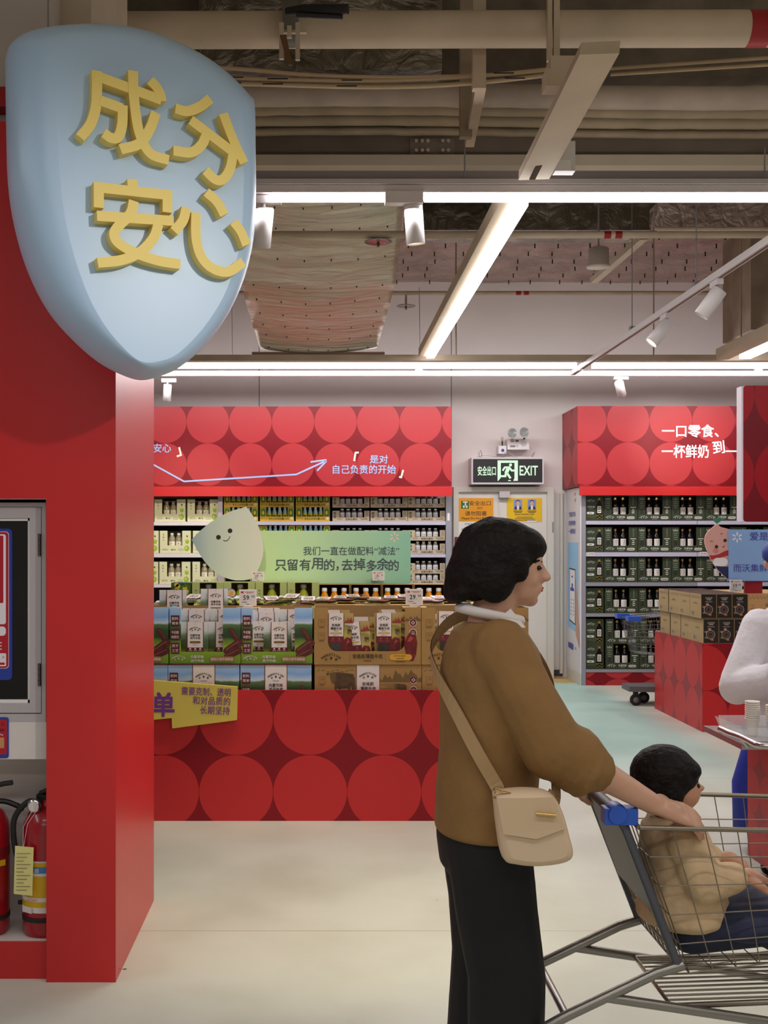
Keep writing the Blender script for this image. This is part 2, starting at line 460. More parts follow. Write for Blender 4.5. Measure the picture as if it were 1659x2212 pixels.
st(MB().box(9, 9.2, -4, YW, 0, 5.25, wallm), 'wall_right')
st(MB().box(-7, 9, -4.2, -4, 0, 5.25, wallm), 'wall_front')
st(MB().box(-7, 9, -4, YW + 0.2, 5.2, 5.4, mat('slab_soffit', (150, 140, 120), 0.85, var=0.1)), 'ceiling')
# foil insulated soffit before the back wall
m = MB(); nx, ny = 60, 22; x0, x1, y0, y1 = -6.5, 8.5, F / 248, YW
vs = []; fs = []
for j in range(ny + 1):
    for i in range(nx + 1):
        xx = x0 + (x1 - x0) * i / nx; yy = y0 + (y1 - y0) * j / ny
        vs.append((xx, yy, 4.54 + 0.035 * noise.noise(Vector((xx * 1.3, yy * 1.8, 0)))))
for j in range(ny):
    for i in range(nx):
        a = j * (nx + 1) + i; fs.append((a, a + nx + 1, a + nx + 2, a + 1))
m.add(vs, fs, foil_pink, True)
pin = mat('pin', (60, 52, 44), 0.6)
for j in range(9):
    for i in range(26):
        q = Vector((0.6 + 0.3 * i + random.uniform(-.05, .05), y0 + 0.5 + 0.32 * j, 4.5)); m.box(q.x - .006, q.x + .006, q.y - .006, q.y + .006, 4.485, 4.53, pin)
o = st(m, 'ceiling_insulation')
# foil wrapped beam and steel beam across
bm_ = MB().box(X(880, 250), X(1420, 250), F / 250, F / 240, 4.25, 5.2, foil_dark)
st(bm_, 'beam_foil')
st(MB().box(-6, 9, F / 350, F / 330, 4.43, 5.2, mat('raw_concrete', (104, 92, 76), 0.9, var=0.25, vscale=5)), 'beam_concrete')
sb = 338
st(MB().box(-3, 9, F / sb, F / sb + 0.02, Z(346, sb), Z(292, sb), mat('steel_web', (122, 108, 92), 0.75, var=0.12, vscale=3))
   .box(-3, 9, F / sb - 0.11, F / sb + 0.13, Z(369, sb), Z(345, sb) - 0.004, mat('steel_flange', (176, 163, 142), 0.7, var=0.08, vscale=2)), 'beam_steel')
st(MB().box(X(1622, 230), 9, F / 230, F / 215, Z(712, 230), 5.2, mat('dusty_concrete', (150, 132, 112), 0.9, var=0.2, vscale=4)), 'beam_side')
# pillar above the red casing
m = MB()
m.box(-3.5, X(140, 575), F / 600, F / 600 + 0.9, 3.03, 5.2, wallp)
m.box(X(140, 575), X(218, 560), F / 585, F / 585 + 0.8, 3.03, 5.2, mat('pillar_edge', (186, 170, 150), 0.75, var=0.06))
m.box(X(104, 600) - .002, X(104, 600) + .002, F / 600 - .002, F / 600, 3.0, 5.2, gm)
st(m, 'pillar')
m = MB().box(-3.5, X(40, 605), F / 612, F / 600, Z(230, 612), Z(187, 612), red_band)
st(m, 'trim_1')
# ------------------------------------------------------------------ ducts, pipes, beams under the ceiling
def pts_grid(rows, m, mb):
    n = len(rows[0]); vs = [p for r in rows for p in r]; fs = []
    for j in range(len(rows) - 1):
        for i in range(n - 1):
            fs.append((j * n + i, j * n + i + 1, (j + 1) * n + i + 1, (j + 1) * n + i))
    mb.add(vs, fs, m, True)
prof = [(318, 2.70), (300, 2.60), (290, 2.524), (262, 2.145), (242, 1.99), (224, 1.87)]
pp = []
for i in range(len(prof) - 1):
    for k in range(8):
        t = k / 8; pp.append((F / (prof[i][0] * (1 - t) + prof[i + 1][0] * t), prof[i][1] * (1 - t) + prof[i + 1][1] * t))
pp.append((F / prof[-1][0], prof[-1][1]))
rows = []
for yy, h in pp:
    row = []
    wd_ = 0.64 - 0.08 * max(0, (yy - 9.5)) / 1.7
    for i in range(-3, 28):
        t = min(1, max(0, i / 24)); xx = -0.02 + wd_ * (2 * t - 1)
        up = 0.16 * (-i if i < 0 else (i - 24 if i > 24 else 0))
        sag = 0.05 * math.sin(math.pi * t)
        w = 0.022 * noise.noise(Vector((xx * 1.2, yy * 9, 1.7))) + 0.008 * noise.noise(Vector((xx * 4, yy * 22, 3)))
        row.append((xx, yy, EYE + h - sag + up + (w if up == 0 else 0)))
    rows.append(row)
t = thing('foil_duct', 'wide foil wrapped air duct sloping down to the back wall beside the drop sign', 'air duct', (0, F / 224, EYE + 1.85))
m = MB(); pts_grid(rows, foil_mat('duct_foil', (216, 204, 184), (196, 178, 152), 5, rough=0.34, bump=0.9, metal=0.55, stretch=(0.4, 2.2, 1)), m)
for j in range(6, len(rows) - 1, 3):
    for i in range(5, 26, 4):
        q = Vector(rows[j][i]); m.box(q.x - .005, q.x + .005, q.y - .006, q.y + .006, q.z - .01, q.z + .004, pin)
m.build('insulation', t)
q0, q1 = rows[-1][3], rows[-1][27]
m = MB().box(-0.66, 0.62, F / 224, F / 224 + 0.05, EYE + 1.81, EYE + 1.84, dusty)
m.box(-0.66, 0.62, F / 224 - .01, F / 224, EYE + 1.82, EYE + 1.832, mat('pink_strip', (190, 140, 130), 0.6))
m.build('end_frame', t)
t = thing('foil_duct', 'dark foil wrapped duct up behind the big water pipe', 'air duct', (X(700, 370), F / 370, 4.3))
MB().box(X(430, 370), X(955, 370), F / 370, F / 370 + 0.36, 4.31, 5.1, foil_dark).build('insulation', t)
t = thing('foil_duct', 'pinkish green foil duct high up by the ceiling at the right edge', 'air duct', (X(1600, 270), F / 270, 4.05))
MB().box(X(1425, 270), X(1900, 270), F / 270, F / 262, Z(492, 270), Z(432, 270), foil_pink).build('insulation', t)
m = MB(); m.cyl(at(1415, 494, 272), at(1700, 494, 272), 0.015, dusty); m.build('support_rail', t)

# big water main with valve
t = thing('water_main', 'thick cream sprinkler main running across the top of the hall with a red band', 'pipe', at(940, 62, 460))
MB().cyl(at(150, 66, 460), at(1612, 62, 460), 0.083, dusty, 24).cyl(at(1656, 62, 460), at(1900, 61, 460), 0.083, dusty, 24).build('pipe', t)
MB().cyl(at(1612, 62, 460), at(1656, 62, 460), 0.0845, red_band, 24).build('colour_band', t)
v = thing('butterfly_valve', 'butterfly valve with a black lever hung on the thick cream main', 'valve', at(628, 60, 470))
c = at(628, 45, 470)
MB().cyl(c + Vector((-.035, 0, 0)), c + Vector((.035, 0, 0)), 0.115, mat('valve_body', (84, 82, 70), 0.6, var=.2), 18).build('body', v)
MB().tube([at(620, 25, 500), at(660, 20, 505), at(752, 20, 510)], [.018, .022, .022], black).tube([at(640, 32, 505), at(740, 36, 508)], .012, black).build('lever', v)
m = MB()
for px, y0_, y1_ in ((608, 48, 126), (625, 55, 80), (643, 48, 128)):
    a, b = at(px - 5, y0_, 490), at(px + 5, y1_, 490); m.box(a.x, b.x, a.y, a.y + .02, b.z, a.z, dusty)
a, b = at(605, 64, 488), at(662, 70, 488); m.box(a.x, b.x, a.y, a.y + .02, b.z, a.z, dusty)
m.build('hanger_bracket', v)
MB().prism([at(604, 75, 495), at(618, 75, 495), at(632, 140, 495), at(622, 140, 495)], (0, .01, 0), mat('rust', (104, 70, 38), 0.8)).build('rusty_tag', v)
# insulated chilled water pipes
for y_, d_, s_, lab in ((208, 50, 366, 'thickest of the four lagged pipes, uppermost, with white wrap'), (234, 36, 356, 'lagged pipe second from the top of the four'),
                        (261, 28, 348, 'lagged pipe third from the top of the four'), (287, 18, 342, 'thinnest and lowest of the four lagged pipes')):
    P = []
    for k in range(41):
        px = 420 + k * 38; P.append(at(px, y_ + 2.2 * noise.noise(Vector((k * .7, y_, 0))) - 4 * math.sin(k * .16), s_))
    MB().tube(P, [d_ / s_ / 2 * (1 + .05 * noise.noise(Vector((k * 1.3, y_, 4)))) for k in range(41)], mat('lagging_%d' % y_, (182 if y_ == 208 else 160, 166 if y_ == 208 else 142, 152 if y_ == 208 else 116), 0.7, var=.14, vscale=4, bump=.4, bscale=9), 14) \
        .build('lagged_pipe', label=lab, cat='pipe', group='lagged pipes under the ceiling')
# conduits
cd = mat('conduit', (186, 164, 130), 0.55)
for k, (pts, lab) in enumerate((
        ([(430, 145), (520, 149), (640, 160), (760, 166), (900, 167), (1060, 162), (1185, 152)], 'uppermost of the thin cream conduits sagging across'),
        ([(440, 167), (600, 172), (760, 175), (900, 172), (1060, 162), (1186, 150)], 'middle thin cream conduit printed with black marks'),
        ([(470, 180), (620, 184), (780, 188), (920, 186), (1060, 176), (1186, 162)], 'lowest of the thin cream conduits sagging across'))):
    P = [p for p in spline([at(a, b, 440) for a, b in pts], 5)]
    m = MB().tube(P, .011, cd, 8)
    if k:
        for px in (500, 600, 760, 1100): 
            q = min(P, key=lambda z: abs(z.x - X(px, 440))); m.box(q.x - .05, q.x + .05, q.y - .0118, q.y - .0112, q.z - .003, q.z + .003, black)
    m.build('conduit', label=lab, cat='conduit', group='thin conduits under the ceiling')
for (a, b, lab) in (((1320, 148), (1700, 122), 'upper thin pipe rising to the right beside the slanted channel'), ((1320, 161), (1700, 137), 'lower thin pipe rising to the right beside the slanted channel')):
    MB().cyl(at(a[0], a[1], 400), at(b[0], b[1], 440), .009, cd).build('conduit', label=lab, cat='conduit')
# hanging angle strut
t = thing('hanger_strut', 'cream hanging steel strut with slanted foot between the conduits', 'strut', at(1036, 190, 440))
a, b = at(1022, -60, 450), at(1050, 190, 450)
MB().box(a.x, b.x, a.y, a.y + .05, b.z, a.z, dusty).build('hanger', t)
MB().prism([at(1027, 192, 448), at(1050, 192, 448), at(1024, 318, 372), at(1005, 318, 372)], (0, .04, .04), dusty).build('arm', t)
t2 = thing('hanger_strut', 'dim steel strut standing behind the water main near its middle', 'strut', at(1005, 150, 395))
a, b = at(994, -60, 395), at(1020, 295, 395)
MB().box(a.x, b.x, a.y, a.y + .05, b.z, a.z, dusty_dark).build('hanger', t2)
t = thing('hanger_strut', 'paired steel hangers coming down to the slanted channel block', 'strut', at(1195, 120, 470))
m = MB()
for px, w in ((1188, 10), (1203, 13)):
    a, b = at(px - w / 2, -60, 470), at(px + w / 2, 130, 470); m.box(a.x, b.x, a.y, a.y + .03, b.z, a.z, dusty)
m.build('hanger', t)
# slanted rectangular channel carrying the light rails
t = thing('cable_channel', 'big cream rectangular channel pointing at the viewer above the front light rail', 'channel', at(1180, 300, 480))
A = [at(1252, 118, 577), at(1338, 115, 577), at(1340, 88, 577), at(1256, 92, 577)]
B = [at(1120, 389, 434), at(1186, 387, 434), at(1187, 366, 434), at(1121, 368, 434)]
lightcream = mat('light_cream', (206, 188, 162), 0.6, var=.06, vscale=3)
m = MB(); m.add(A + B, [(3, 2, 1, 0), (4, 5, 6, 7), (0, 1, 5, 4), (1, 2, 6, 5), (2, 3, 7, 6), (3, 0, 4, 7)], lightcream)
m.build('channel', t)
MB().prism([at(1143, 386.5, 438), at(1156, 386.5, 438), at(1174, 351, 452), at(1160, 351, 452)], (0, -.001, -.004), mat('grime', (92, 80, 66), .9, var=.3)).build('dirty_strip', t)
MB().box(X(1190, 500), X(1245, 500), F / 500, F / 490, Z(148, 500), Z(120, 500), lightcream).box(X(1180, 500), X(1240, 500), F / 500, F / 490, Z(185, 500), Z(148, 500), lightcream).build('junction_block', t)
MB().box(X(1195, 440), X(1238, 440), F / 440 - .05, F / 440 + .02, Z(376, 440), Z(312, 440), fixture).box(X(1192, 440), X(1228, 440), F / 440 - .051, F / 440 - .05, Z(376, 440), Z(353, 440), mat('bright_plate', (240, 238, 236), .3)).build('driver_box', t)
# bolted splice plate
t = thing('splice_plate', 'steel plate with two rows of bolts on the cross beam', 'steel plate', at(935, 320, 339))
m = MB().box(X(886, 339), X(982, 339), F / 338 - .01, F / 338 + .001, Z(346, 339), Z(297, 339), mat('steel_web2', (138, 122, 104), .7))
m.build('plate', t)
for r in (306, 326):
    for c_ in (899, 912, 924, 956, 968):
        MB().cyl(at(c_, r, 340) + Vector((0, -.02, 0)), at(c_, r, 340), .012, dusty, 6).build('bolt', t)
# front light rail
def spot_head(label, joint, aim, L_=0.19, r=0.046, lit=False, adapter=None):
    """track spot: adapter box, stem, cylinder, trim ring, lens"""
    j = Vector(joint); d = Vector(aim).normalized()
    t = thing('track_spotlight', label, 'spotlight', j, 'white track spotlights')
    ax = adapter if adapter is not None else Vector((1, 0, 0))
    sd = ax.cross(Vector((0, 0, 1)))
    m = MB(); M = Matrix.Translation(j) @ Matrix((ax, sd, Vector((0, 0, 1)))).transposed().to_4x4()
    m.box(-.06, .09, -.02, .02, .0, .038, fixture, M); m.build('adapter', t)
    MB().cyl(j, j - Vector((0, 0, .05)), .009, fixture, 10).build('stem', t)
    top = j - Vector((0, 0, .05)) - d * .03
    m = MB().lathe([(0, 0), (r * .93, 0), (r, .006), (r, L_), (r * .93, L_), (r * .88, L_ - .035)], top, fixture, 24, d, cap=False); m.build('housing', t)
    lens = MB().lathe([(0, L_ - .034), (r * .9, L_ - .035)], top, mat('lamp_on', (255, 236, 205), .4, emit=14.0) if lit else mat('lamp_off', (190, 165, 150), .3), 24, d, cap=False); lens.build('lens', t)
    return t
sr = 424
t = thing('light_rail', 'front run of ceiling light rail in grey and white across the hall', 'light rail', at(1100, 415, sr))
m = MB().box(X(480, sr), X(1900, sr), F / sr + .02, F / sr + .12, Z(385, sr), Z(366, sr), mat('rail_grey', (146, 138, 142), .45)); m.build('channel', t)
MB().box(X(480, sr), X(1900, sr), F / sr, F / sr + .14, Z(397, sr), Z(386, sr), mat('rail_edge', (206, 198, 198), .4)).build('flange', t)
MB().box(X(480, sr), X(1900, sr), F / sr + .01, F / sr + .07, Z(414, sr), Z(398, sr), fixture).build('track', t)
for a, b in ((585, 831), (918, 1900)):
    MB().box(X(a, sr), X(b, sr), F / sr + .012, F / sr + .05, Z(431, sr), Z(414, sr), tube_glow).build('tube', t)
MB().box(X(832, sr), X(914, sr), F / sr - .005, F / sr + .06, Z(438, sr), Z(413, sr), fixture).build('driver_box', t)
for px in (1004, 1652): MB().cyl(at(px, 383, sr), at(px, 320, sr), .004, grey_metal, 6).build('hanger_rod', t)
spot_head('white track spotlight on the front rail, lit, pointing down', at(893, 434, 420) - Vector((0, 0, .0)), (0.08, .1, -1), .2, .048, True)
spot_head('white track spotlight half hidden by the big drop sign', at(570, 440, 420), (-.12, .45, -1), .2, .05)
# cross tube running to the back
Ya, Yb = F / 417, F / 227
t = thing('light_rail', 'slanting cross light strip running away to the back wall', 'light rail', (1.04, Ya, 3.3))
MB().box(.935, 1.0, Ya, Yb, 3.32, 3.40, lightcream).box(1.0, 1.10, Ya, Yb, 3.345, 3.40, fixture).build('channel', t)
MB().box(1.008, 1.080, Ya + .02, Yb - .02, 3.30, 3.345, tube_glow).build('tube', t)
# right hand track with two spots
Yc, Yd = F / 440, F / 211.6
t = thing('light_track', 'slanting spotlight track on the right, running away to the back', 'light track', (2.57, Yd, 3.27))
MB().box(2.548, 2.592, Yc, Yd, 3.255, 3.30, fixture).build('rail', t)
MB().box(2.562, 2.578, Yc, Yd - .1, 3.252, 3.256, mat('slot_dark', (120, 84, 80), .6)).build('slot', t)
for s_ in (316, 262): MB().cyl((2.57, F / s_, 3.3), (2.57, F / s_, 4.5), .004, grey_metal, 6).build('hanger_rod', t)
for s_ in (316, 262): MB().box(2.55, 2.59, F / s_ - .03, F / s_ + .03, 3.3, 3.33, grey_metal).build('clip', t)
spot_head('lit white spotlight lower on the right track', Vector((2.575, F / 290, 3.215)), (-.62, .0, -.72), .2, .05, True, Vector((0, 1, 0)))
spot_head('unlit white spotlight higher on the right track', Vector((2.575, F / 333, 3.215)), (-.62, .2, -.9), .2, .05, False, Vector((0, 1, 0)))
# back rail
s_ = 219
t = thing('light_rail', 'back run of light rail above the shelf headers', 'light rail', at(900, 788, s_))
MB().box(X(200, 225), X(1900, 225), F / 225, F / 225 + .12, Z(779, 225), Z(766, 225), dusty).build('angle_beam', t)
for a, b in ((200, 1246), (1281, 1900)):
    MB().box(X(a, s_), X(b, s_), F / s_, F / s_ + .06, Z(794, s_), Z(782, s_), tube_glow).build('tube', t)
MB().box(X(200, s_), X(1900, s_), F / s_ - .01, F / s_ + .09, Z(781, s_), Z(776, s_), grey_metal).build('gear_tray', t)
t = thing('light_track', 'white spotlight track just below the back light run', 'light track', at(900, 807, 212))
MB().box(X(200, 212), X(1900, 212), F / 212, F / 212 + .045, Z(812, 212), Z(801, 212), fixture).build('rail', t)
for px in (906, 1640, 500): MB().cyl(at(px, 801, 212) + U * .01 + Vector((0, .02, 0)), at(px, 620, 212) + Vector((0, .02, 0)), .003, grey_metal, 6).build('hanger_rod', t)
for px in (905, 1639): MB().box(X(px - 8, 212), X(px + 8, 212), F / 212, F / 212 + .05, Z(801, 212), Z(796, 212), fixture).build('clip', t)
spot_head('small unlit spotlight at the back above the right shelf header', at(1338, 820, 211), (.35, .75, -.55), .19, .047)
spot_head('small unlit spotlight at the back above the left shelf header', at(362, 826, 211), (-.1, .3, -1), .17, .042)
# side strip at the right edge
t = thing('light_rail', 'short light strip entering at the right edge near the back', 'light rail', (4.0, F / 227, 3.3))
MB().box(3.78, 3.9, F / 330, F / 226, 3.30, 3.40, lightcream).build('channel', t)
MB().box(3.97, 4.07, F / 330, F / 228, 3.29, 3.34, tube_glow).build('tube', t)
MB().box(3.9, 4.08, F / 330, F / 227, 3.36, 3.40, grey_metal).build('gear_tray', t)
# sprinkler branch pipes
def branch(name_l, y_, d_, s_, x0_, x1_, bands):
    t = thing('sprinkler_pipe', name_l, 'pipe', at((x0_ + x1_) / 2, y_, s_))
    e = [x0_] + [q for b in bands for q in b] + [x1_]; m = MB(); r = d_ / s_ / 2
    for i in range(0, len(e), 2): m.cyl(at(e[i], y_, s_), at(e[i + 1], y_, s_), r, dusty, 12)
    m.build('pipe', t)
    for a, b in bands: MB().cyl(at(a, y_, s_), at(b, y_, s_), r * 1.01, red_band, 12).build('colour_band', t)
    return t
branch('nearer thin sprinkler pipe across the ceiling with two red bands', 507, 16, 300, 480, 1900, [(1304, 1319), (1328, 1343)])
branch('farther thin sprinkler pipe close to the back wall with two red bands', 633, 9, 205, 480, 1900, [(1114, 1125), (1131, 1142)])
for px, py, s_, up, lab in ((817, 521, 299, 507, 'sprinkler head with wide dish under the sloping duct'), (877, 660, 205, 633, 'sprinkler head with dish close to the back wall')):
    t = thing('ceiling_sprinkler', lab, 'sprinkler', at(px, py, s_))
    c = at(px, py, s_)
    MB().lathe([(.0, .012), (.05, .008), (.10, -.004), (.10, -.007), (.04, 0), (0, .004)], c, mat('dish_metal', (150, 146, 140), .25, .9), 24).build('dish', t)
    MB().cyl(c, at(px, up, s_), .012, dusty, 8).build('drop_pipe', t)
    MB().lathe([(.006, .0), (.012, -.02), (.004, -.035), (.014, -.04)], c, mat('brass', (110, 84, 50), .4, .8), 10).build('nozzle', t)
c = at(1293, 556, 255)
t = thing('ceiling_speaker', 'cream hanging can speaker before the pinkish foil ceiling', 'speaker', c)
MB().lathe([(.07, .08), (.085, .07), (.088, -.06), (.1, -.075), (.1, -.085), (.0, -.08)], c, mat('speaker_cream', (190, 176, 162), .5), 24).build('housing', t)
MB().cyl(c + V * .07, c + V * .55, .008, grey_metal, 8).build('hanger_rod', t)
m = MB().prism([at(1275, 612, 235), at(1290, 612, 235), at(1400, 518, 262), at(1383, 518, 262)], (0, .02, .05), dusty)
m.build('hanger_strut', label='slanted cream strut behind the can speaker', cat='strut')
m = MB()
k = 0
for px, y0_, y1_, s_, lab in ((1412, 489, 767, 228, 'thin vertical rod before the back wall, beside the right track'), (985, 489, 767, 228, 'thin vertical rod before the back wall, beside the cross strip'), (1601, 480, 740, 232, 'thin vertical rod before the back wall near the right edge')):
    MB().cyl(at(px, y0_, s_), at(px, y1_, s_), .007, dusty_dark, 8).build('hanger_rod', label=lab, cat='hanger rod')
# ================================================================== RED COLUMN CASING
s1, s2 = 613.0, 498.7; Y1, Y2 = F / s1, F / s2
xr = X(250, s1); xs = X(100, s1); XL = -2.6; ztop = Z(262, s1); za = Z(1077, s1)
m = MB()
m.box(xs, xr, Y1, Y1 + .02, 0, ztop, red_plain).box(XL, xs, Y1, Y1 + .02, za, ztop, red_plain)
m.box(xr - .02, xr, Y1 + .02, Y2, 0, ztop, red_plain)
m.box(XL, xr - .02, Y1 + .02, Y2, ztop - .02, ztop, red_plain)
m.box(XL, xs, F / 608, F / 574, 0, .13, red_plain)
st(m, 'pillar_casing')
niche = mat('niche_white', (214, 204, 198), .6, var=.03)
m = MB().box(XL, xs + .15, F / 574, F / 574 + .02, .13, 1.2, niche).box(XL, xs + .15, F / 606, F / 574, .13, .136, niche)
m.box(XL, xs - .005, F / 604, F / 574, Z(1640, 604), Z(1560, 604), niche)
m.box(xs + .13, xs + .15, Y1 + .02, F / 574, .13, za, niche).box(XL, xs, F / 500, F / 499, .9, za, black)
m.box(XL, xs, F / 604, F / 574, za - .012, za, niche)
st(m, 'wall_niche')
# hydrant cupboard: aluminium frame, hinged glazed door
alu = mat('aluminium', (190, 182, 184), .38, .35)
t = thing('hydrant_cupboard', 'aluminium framed glass hydrant cupboard set in the red column', 'cupboard', (X(0, 604), F / 604, Z(1560, 604)))
s_ = 604; Yf = F / s_; xo = X(99, s_); z0, z1 = Z(1560, s_), Z(1079, s_)
m = MB()
m.box(X(89.5, s_), xo, Yf, Yf + .06, z0, z1, alu).box(XL, X(89.5, s_), Yf, Yf + .06, Z(1095, s_), z1, alu).box(XL, X(89.5, s_), Yf, Yf + .06, z0, Z(1542, s_), alu)
m.box(X(88.8, s_), X(89.8, s_), Yf - .001, Yf, Z(1541, s_), Z(1096, s_), black)
m.build('frame', t)
m = MB()
a, b, c, d = X(64, s_), X(88.6, s_), Z(1540, s_), Z(1096, s_)
m.prism([(a, Yf, Z(1519, s_)), (b, Yf, c), (b, Yf, d), (a, Yf, Z(1119, s_))], (0, .03, 0), alu)
m.prism([(XL, Yf, c), (b, Yf, c), (a, Yf, Z(1519, s_)), (XL, Yf, Z(1519, s_))], (0, .03, 0), alu)
m.prism([(XL, Yf, Z(1119, s_)), (a, Yf, Z(1119, s_)), (b, Yf, d), (XL, Yf, d)], (0, .03, 0), alu)
m.box(X(59, s_), a, Yf + .008, Yf + .03, Z(1519, s_), Z(1119, s_), white).box(XL, a, Yf + .008, Yf + .03, Z(1125, s_), Z(1119, s_), white).box(XL, a, Yf + .008, Yf + .03, Z(1519, s_), Z(1512, s_), white)
dr = m.build('door', t)
def child_of(mb, name, par):           # sub-part: par itself is a child whose world origin equals its parent's
    o = mb.build(name, par); o.location = (0, 0, 0); return o
child_of(MB().box(XL, X(59, s_), Yf + .018, Yf + .022, Z(1512, s_), Z(1125, s_), mat('dark_glass', (8, 7, 8), .08, spec=.6)), 'glass_pane', dr)
for a, b in ((1153, 1201), (1433, 1481)):
    m = MB()
    for k in range(4): m.cyl((X(86, s_), Yf - .006, Z(a + (b - a) * k / 4 + 1, s_)), (X(86, s_), Yf - .006, Z(a + (b - a) * (k + 1) / 4, s_)), .006, mat('hinge_steel', (110, 100, 92), .35, .8), 10)
    m.box(X(82, s_), X(90, s_), Yf - .003, Yf, Z(b, s_), Z(a, s_), MATS['hinge_steel'])
    child_of(m, 'hinge', dr)
# poster on the glass
pblue, pred, pwhite = mat('poster_blue', (36, 58, 150), .35), mat('poster_red', (176, 20, 40), .35), mat('poster_white', (226, 218, 222), .35)
s_ = 603.8; yp = Yf + .016
def prr(m, x0, x1, y0, y1, r, mt, yy): m.rrect(((X(x0, s_) + X(x1, s_)) / 2, yy, (Z(y0, s_) + Z(y1, s_)) / 2), U, V, X(x1, s_) - X(x0, s_), Z(y0, s_) - Z(y1, s_), r, mt)
m = MB(); prr(m, -180, 24, 1142, 1470, .015, pblue, yp); prr(m, -174, 17, 1148, 1445, .012, pwhite, yp - .0004); prr(m, -174, 16, 1149, 1444, .012, pred, yp - .0008)
prr(m, -168, 10.5, 1154, 1349, .008, pwhite, yp - .0012); prr(m, -162, 5, 1157, 1303, .004, pred, yp - .0016)
prr(m, -168, 10.5, 1354, 1374, .012, pwhite, yp - .0012); prr(m, -60, 11, 1412, 1440, .004, pwhite, yp - .0012); prr(m, -20, 8, 1432, 1437, .001, pred, yp - .0016)
m.text('^', (X(5, s_), yp - .0016, Z(1420, s_)), .008, pred)
for k in range(3): m.box(X(-12, s_), X(1.5, s_), yp - .0016, yp - .0015, Z(1390 + 7 * k, s_), Z(1388 + 7 * k, s_), pwhite)
m.build('poster', label='tall blue bordered red and white poster stuck on the dark cupboard glass', cat='poster')
s_ = 607; yp = F / 604 - .002
m = MB(); prr(m, -160, 16, 1551, 1640, .01, pblue, yp); prr(m, -156, 12, 1556, 1632, .008, pred, yp - .0004)
prr(m, -30, 6, 1595, 1618, .002, mat('photo_tan', (196, 140, 90), .4), yp - .0008)
m.text('药', (X(3, s_), yp - .0008, Z(1566, s_)), .012, mat('faded_text', (70, 20, 30), .4)); m.text('食用', (X(0, s_), yp - .0008, Z(1579, s_)), .010, MATS['faded_text'], bold=.01); m.text('5kg', (X(0, s_), yp - .0008, Z(1589, s_)), .008, pwhite)
m.build('poster', label='small blue bordered red leaflet on the white ledge under the hydrant cupboard', cat='poster')
# fire extinguishers
ex_red = mat('extinguisher_red', (158, 16, 28), .28, coat=.3)
lab_y, lab_w = mat('label_yellow', (214, 168, 22), .4), mat('label_white', (222, 212, 206), .45)
def extinguisher(cx, s_, label):
    c = Vector((X(cx, s_), F / s_, .137)); t = thing('fire_extinguisher', label, 'fire extinguisher', c, 'fire extinguishers in the column niche')
    r = .082; q = lambda z: c + V * z
    MB().lathe([(r * .93, 0), (r, .01), (r, .37), (r * .95, .40), (r * .75, .435), (.035, .455), (.022, .46), (.022, .48)], c, ex_red, 28).build('cylinder', t)
    MB().lathe([(r + .0015, .055), (r + .0015, .072)], c, dark_rubber, 28, cap=False).build('strap', t)
    return t, c, r
t, c, r = extinguisher(-29, 594, 'fire extinguisher cut by the left edge, beside the yellow labelled one')
m = MB().lathe([(r + .001, .28), (r + .001, .315)], c, mat('label_faded', (120, 20, 24), .4), 28, cap=False); m.build('label', t)
MB().rrect(c + Vector((r * .86, -r * .62, .262)), Vector((.6, .8, 0)), V, .03, .022, .002, lab_y).build('sticker', t)
MB().rrect(c + Vector((r * .45, -r * .9, .17)), Vector((.88, .47, 0)), V, .03, .16, .004, lab_w).build('sticker', t)
MB().tube(spline([c + V * .50, c + Vector((.05, -.02, .535)), c + Vector((.10, -.02, .545))]), .009, black).tube(spline([c + V * .47, c + Vector((.06, .03, .465)), c + Vector((.125, .045, .435))]), .010, black).build('handle', t)
t, c, r = extinguisher(99, 594, 'fire extinguisher with yellow label and hanging paper tag, beside the red strip')
m = MB().lathe([(r + .001, .09), (r + .001, .11)], c, lab_w, 28, cap=False).lathe([(r + .001, .11), (r + .001, .27)], c, lab_y, 28, cap=False).lathe([(r + .001, .27), (r + .001, .275)], c, lab_w, 28, cap=False)
m.lathe([(r + .0015, .13), (r + .0015, .145)], c, lab_w, 28, cap=False).lathe([(r + .0015, .232), (r + .0015, .255)], c, mat('label_blue', (60, 130, 190), .4), 28, cap=False).lathe([(r + .0015, .222), (r + .0015, .232)], c, lab_w, 28, cap=False)
m.build('label', t)
m = MB()
m.text('灭火器', c + Vector((-.03, -r - .003, .243)), .016, lab_w, bold=.02); m.text('消防器材', c + Vector((-.03, -r - .003, .1375)), .009, mat('orange_print', (200, 110, 40), .4))
m.build('lettering', t)
MB().rrect(c + Vector((-r * .62, -r * .8 - .004, .10)), Vector((.8, -.6, 0)), V, .05, .022, .002, lab_w).build('sticker', t)
MB().tube(spline([c + Vector((-.01, -.03, .475)), c + Vector((-.06, -.03, .475)), c + Vector((-.108, -.03, .41)), c + Vector((-.102, -.03, .30)), c + Vector((-.075, -.03, .24))]), .0105, dark_rubber).build('hose', t)
MB().lathe([(.0, .012), (.022, .012), (.026, .006), (.026, 0)], c + Vector((-.030, -.045, .466)), chrome, 20, N).disc(c + Vector((-.030, -.0585, .466)), U, V, .018, .018, lab_w).build('gauge', t)
MB().box(c.x - .03, c.x + .1, c.y - .02, c.y + .02, .137 + .475, .137 + .50, black).tube([c + Vector((-.02, 0, .50)), c + Vector((.03, -.01, .525)), c + Vector((.1, -.01, .55))], .010, black).build('handle', t)
MB().cyl(c + Vector((-.10, 0, .105)), c + Vector((-.07, 0, .105)), .008, dark_rubber).build('nozzle', t)
tc_ = mat('tag_paper', (226, 214, 140), .6); ink = mat('ink', (70, 64, 50), .7)
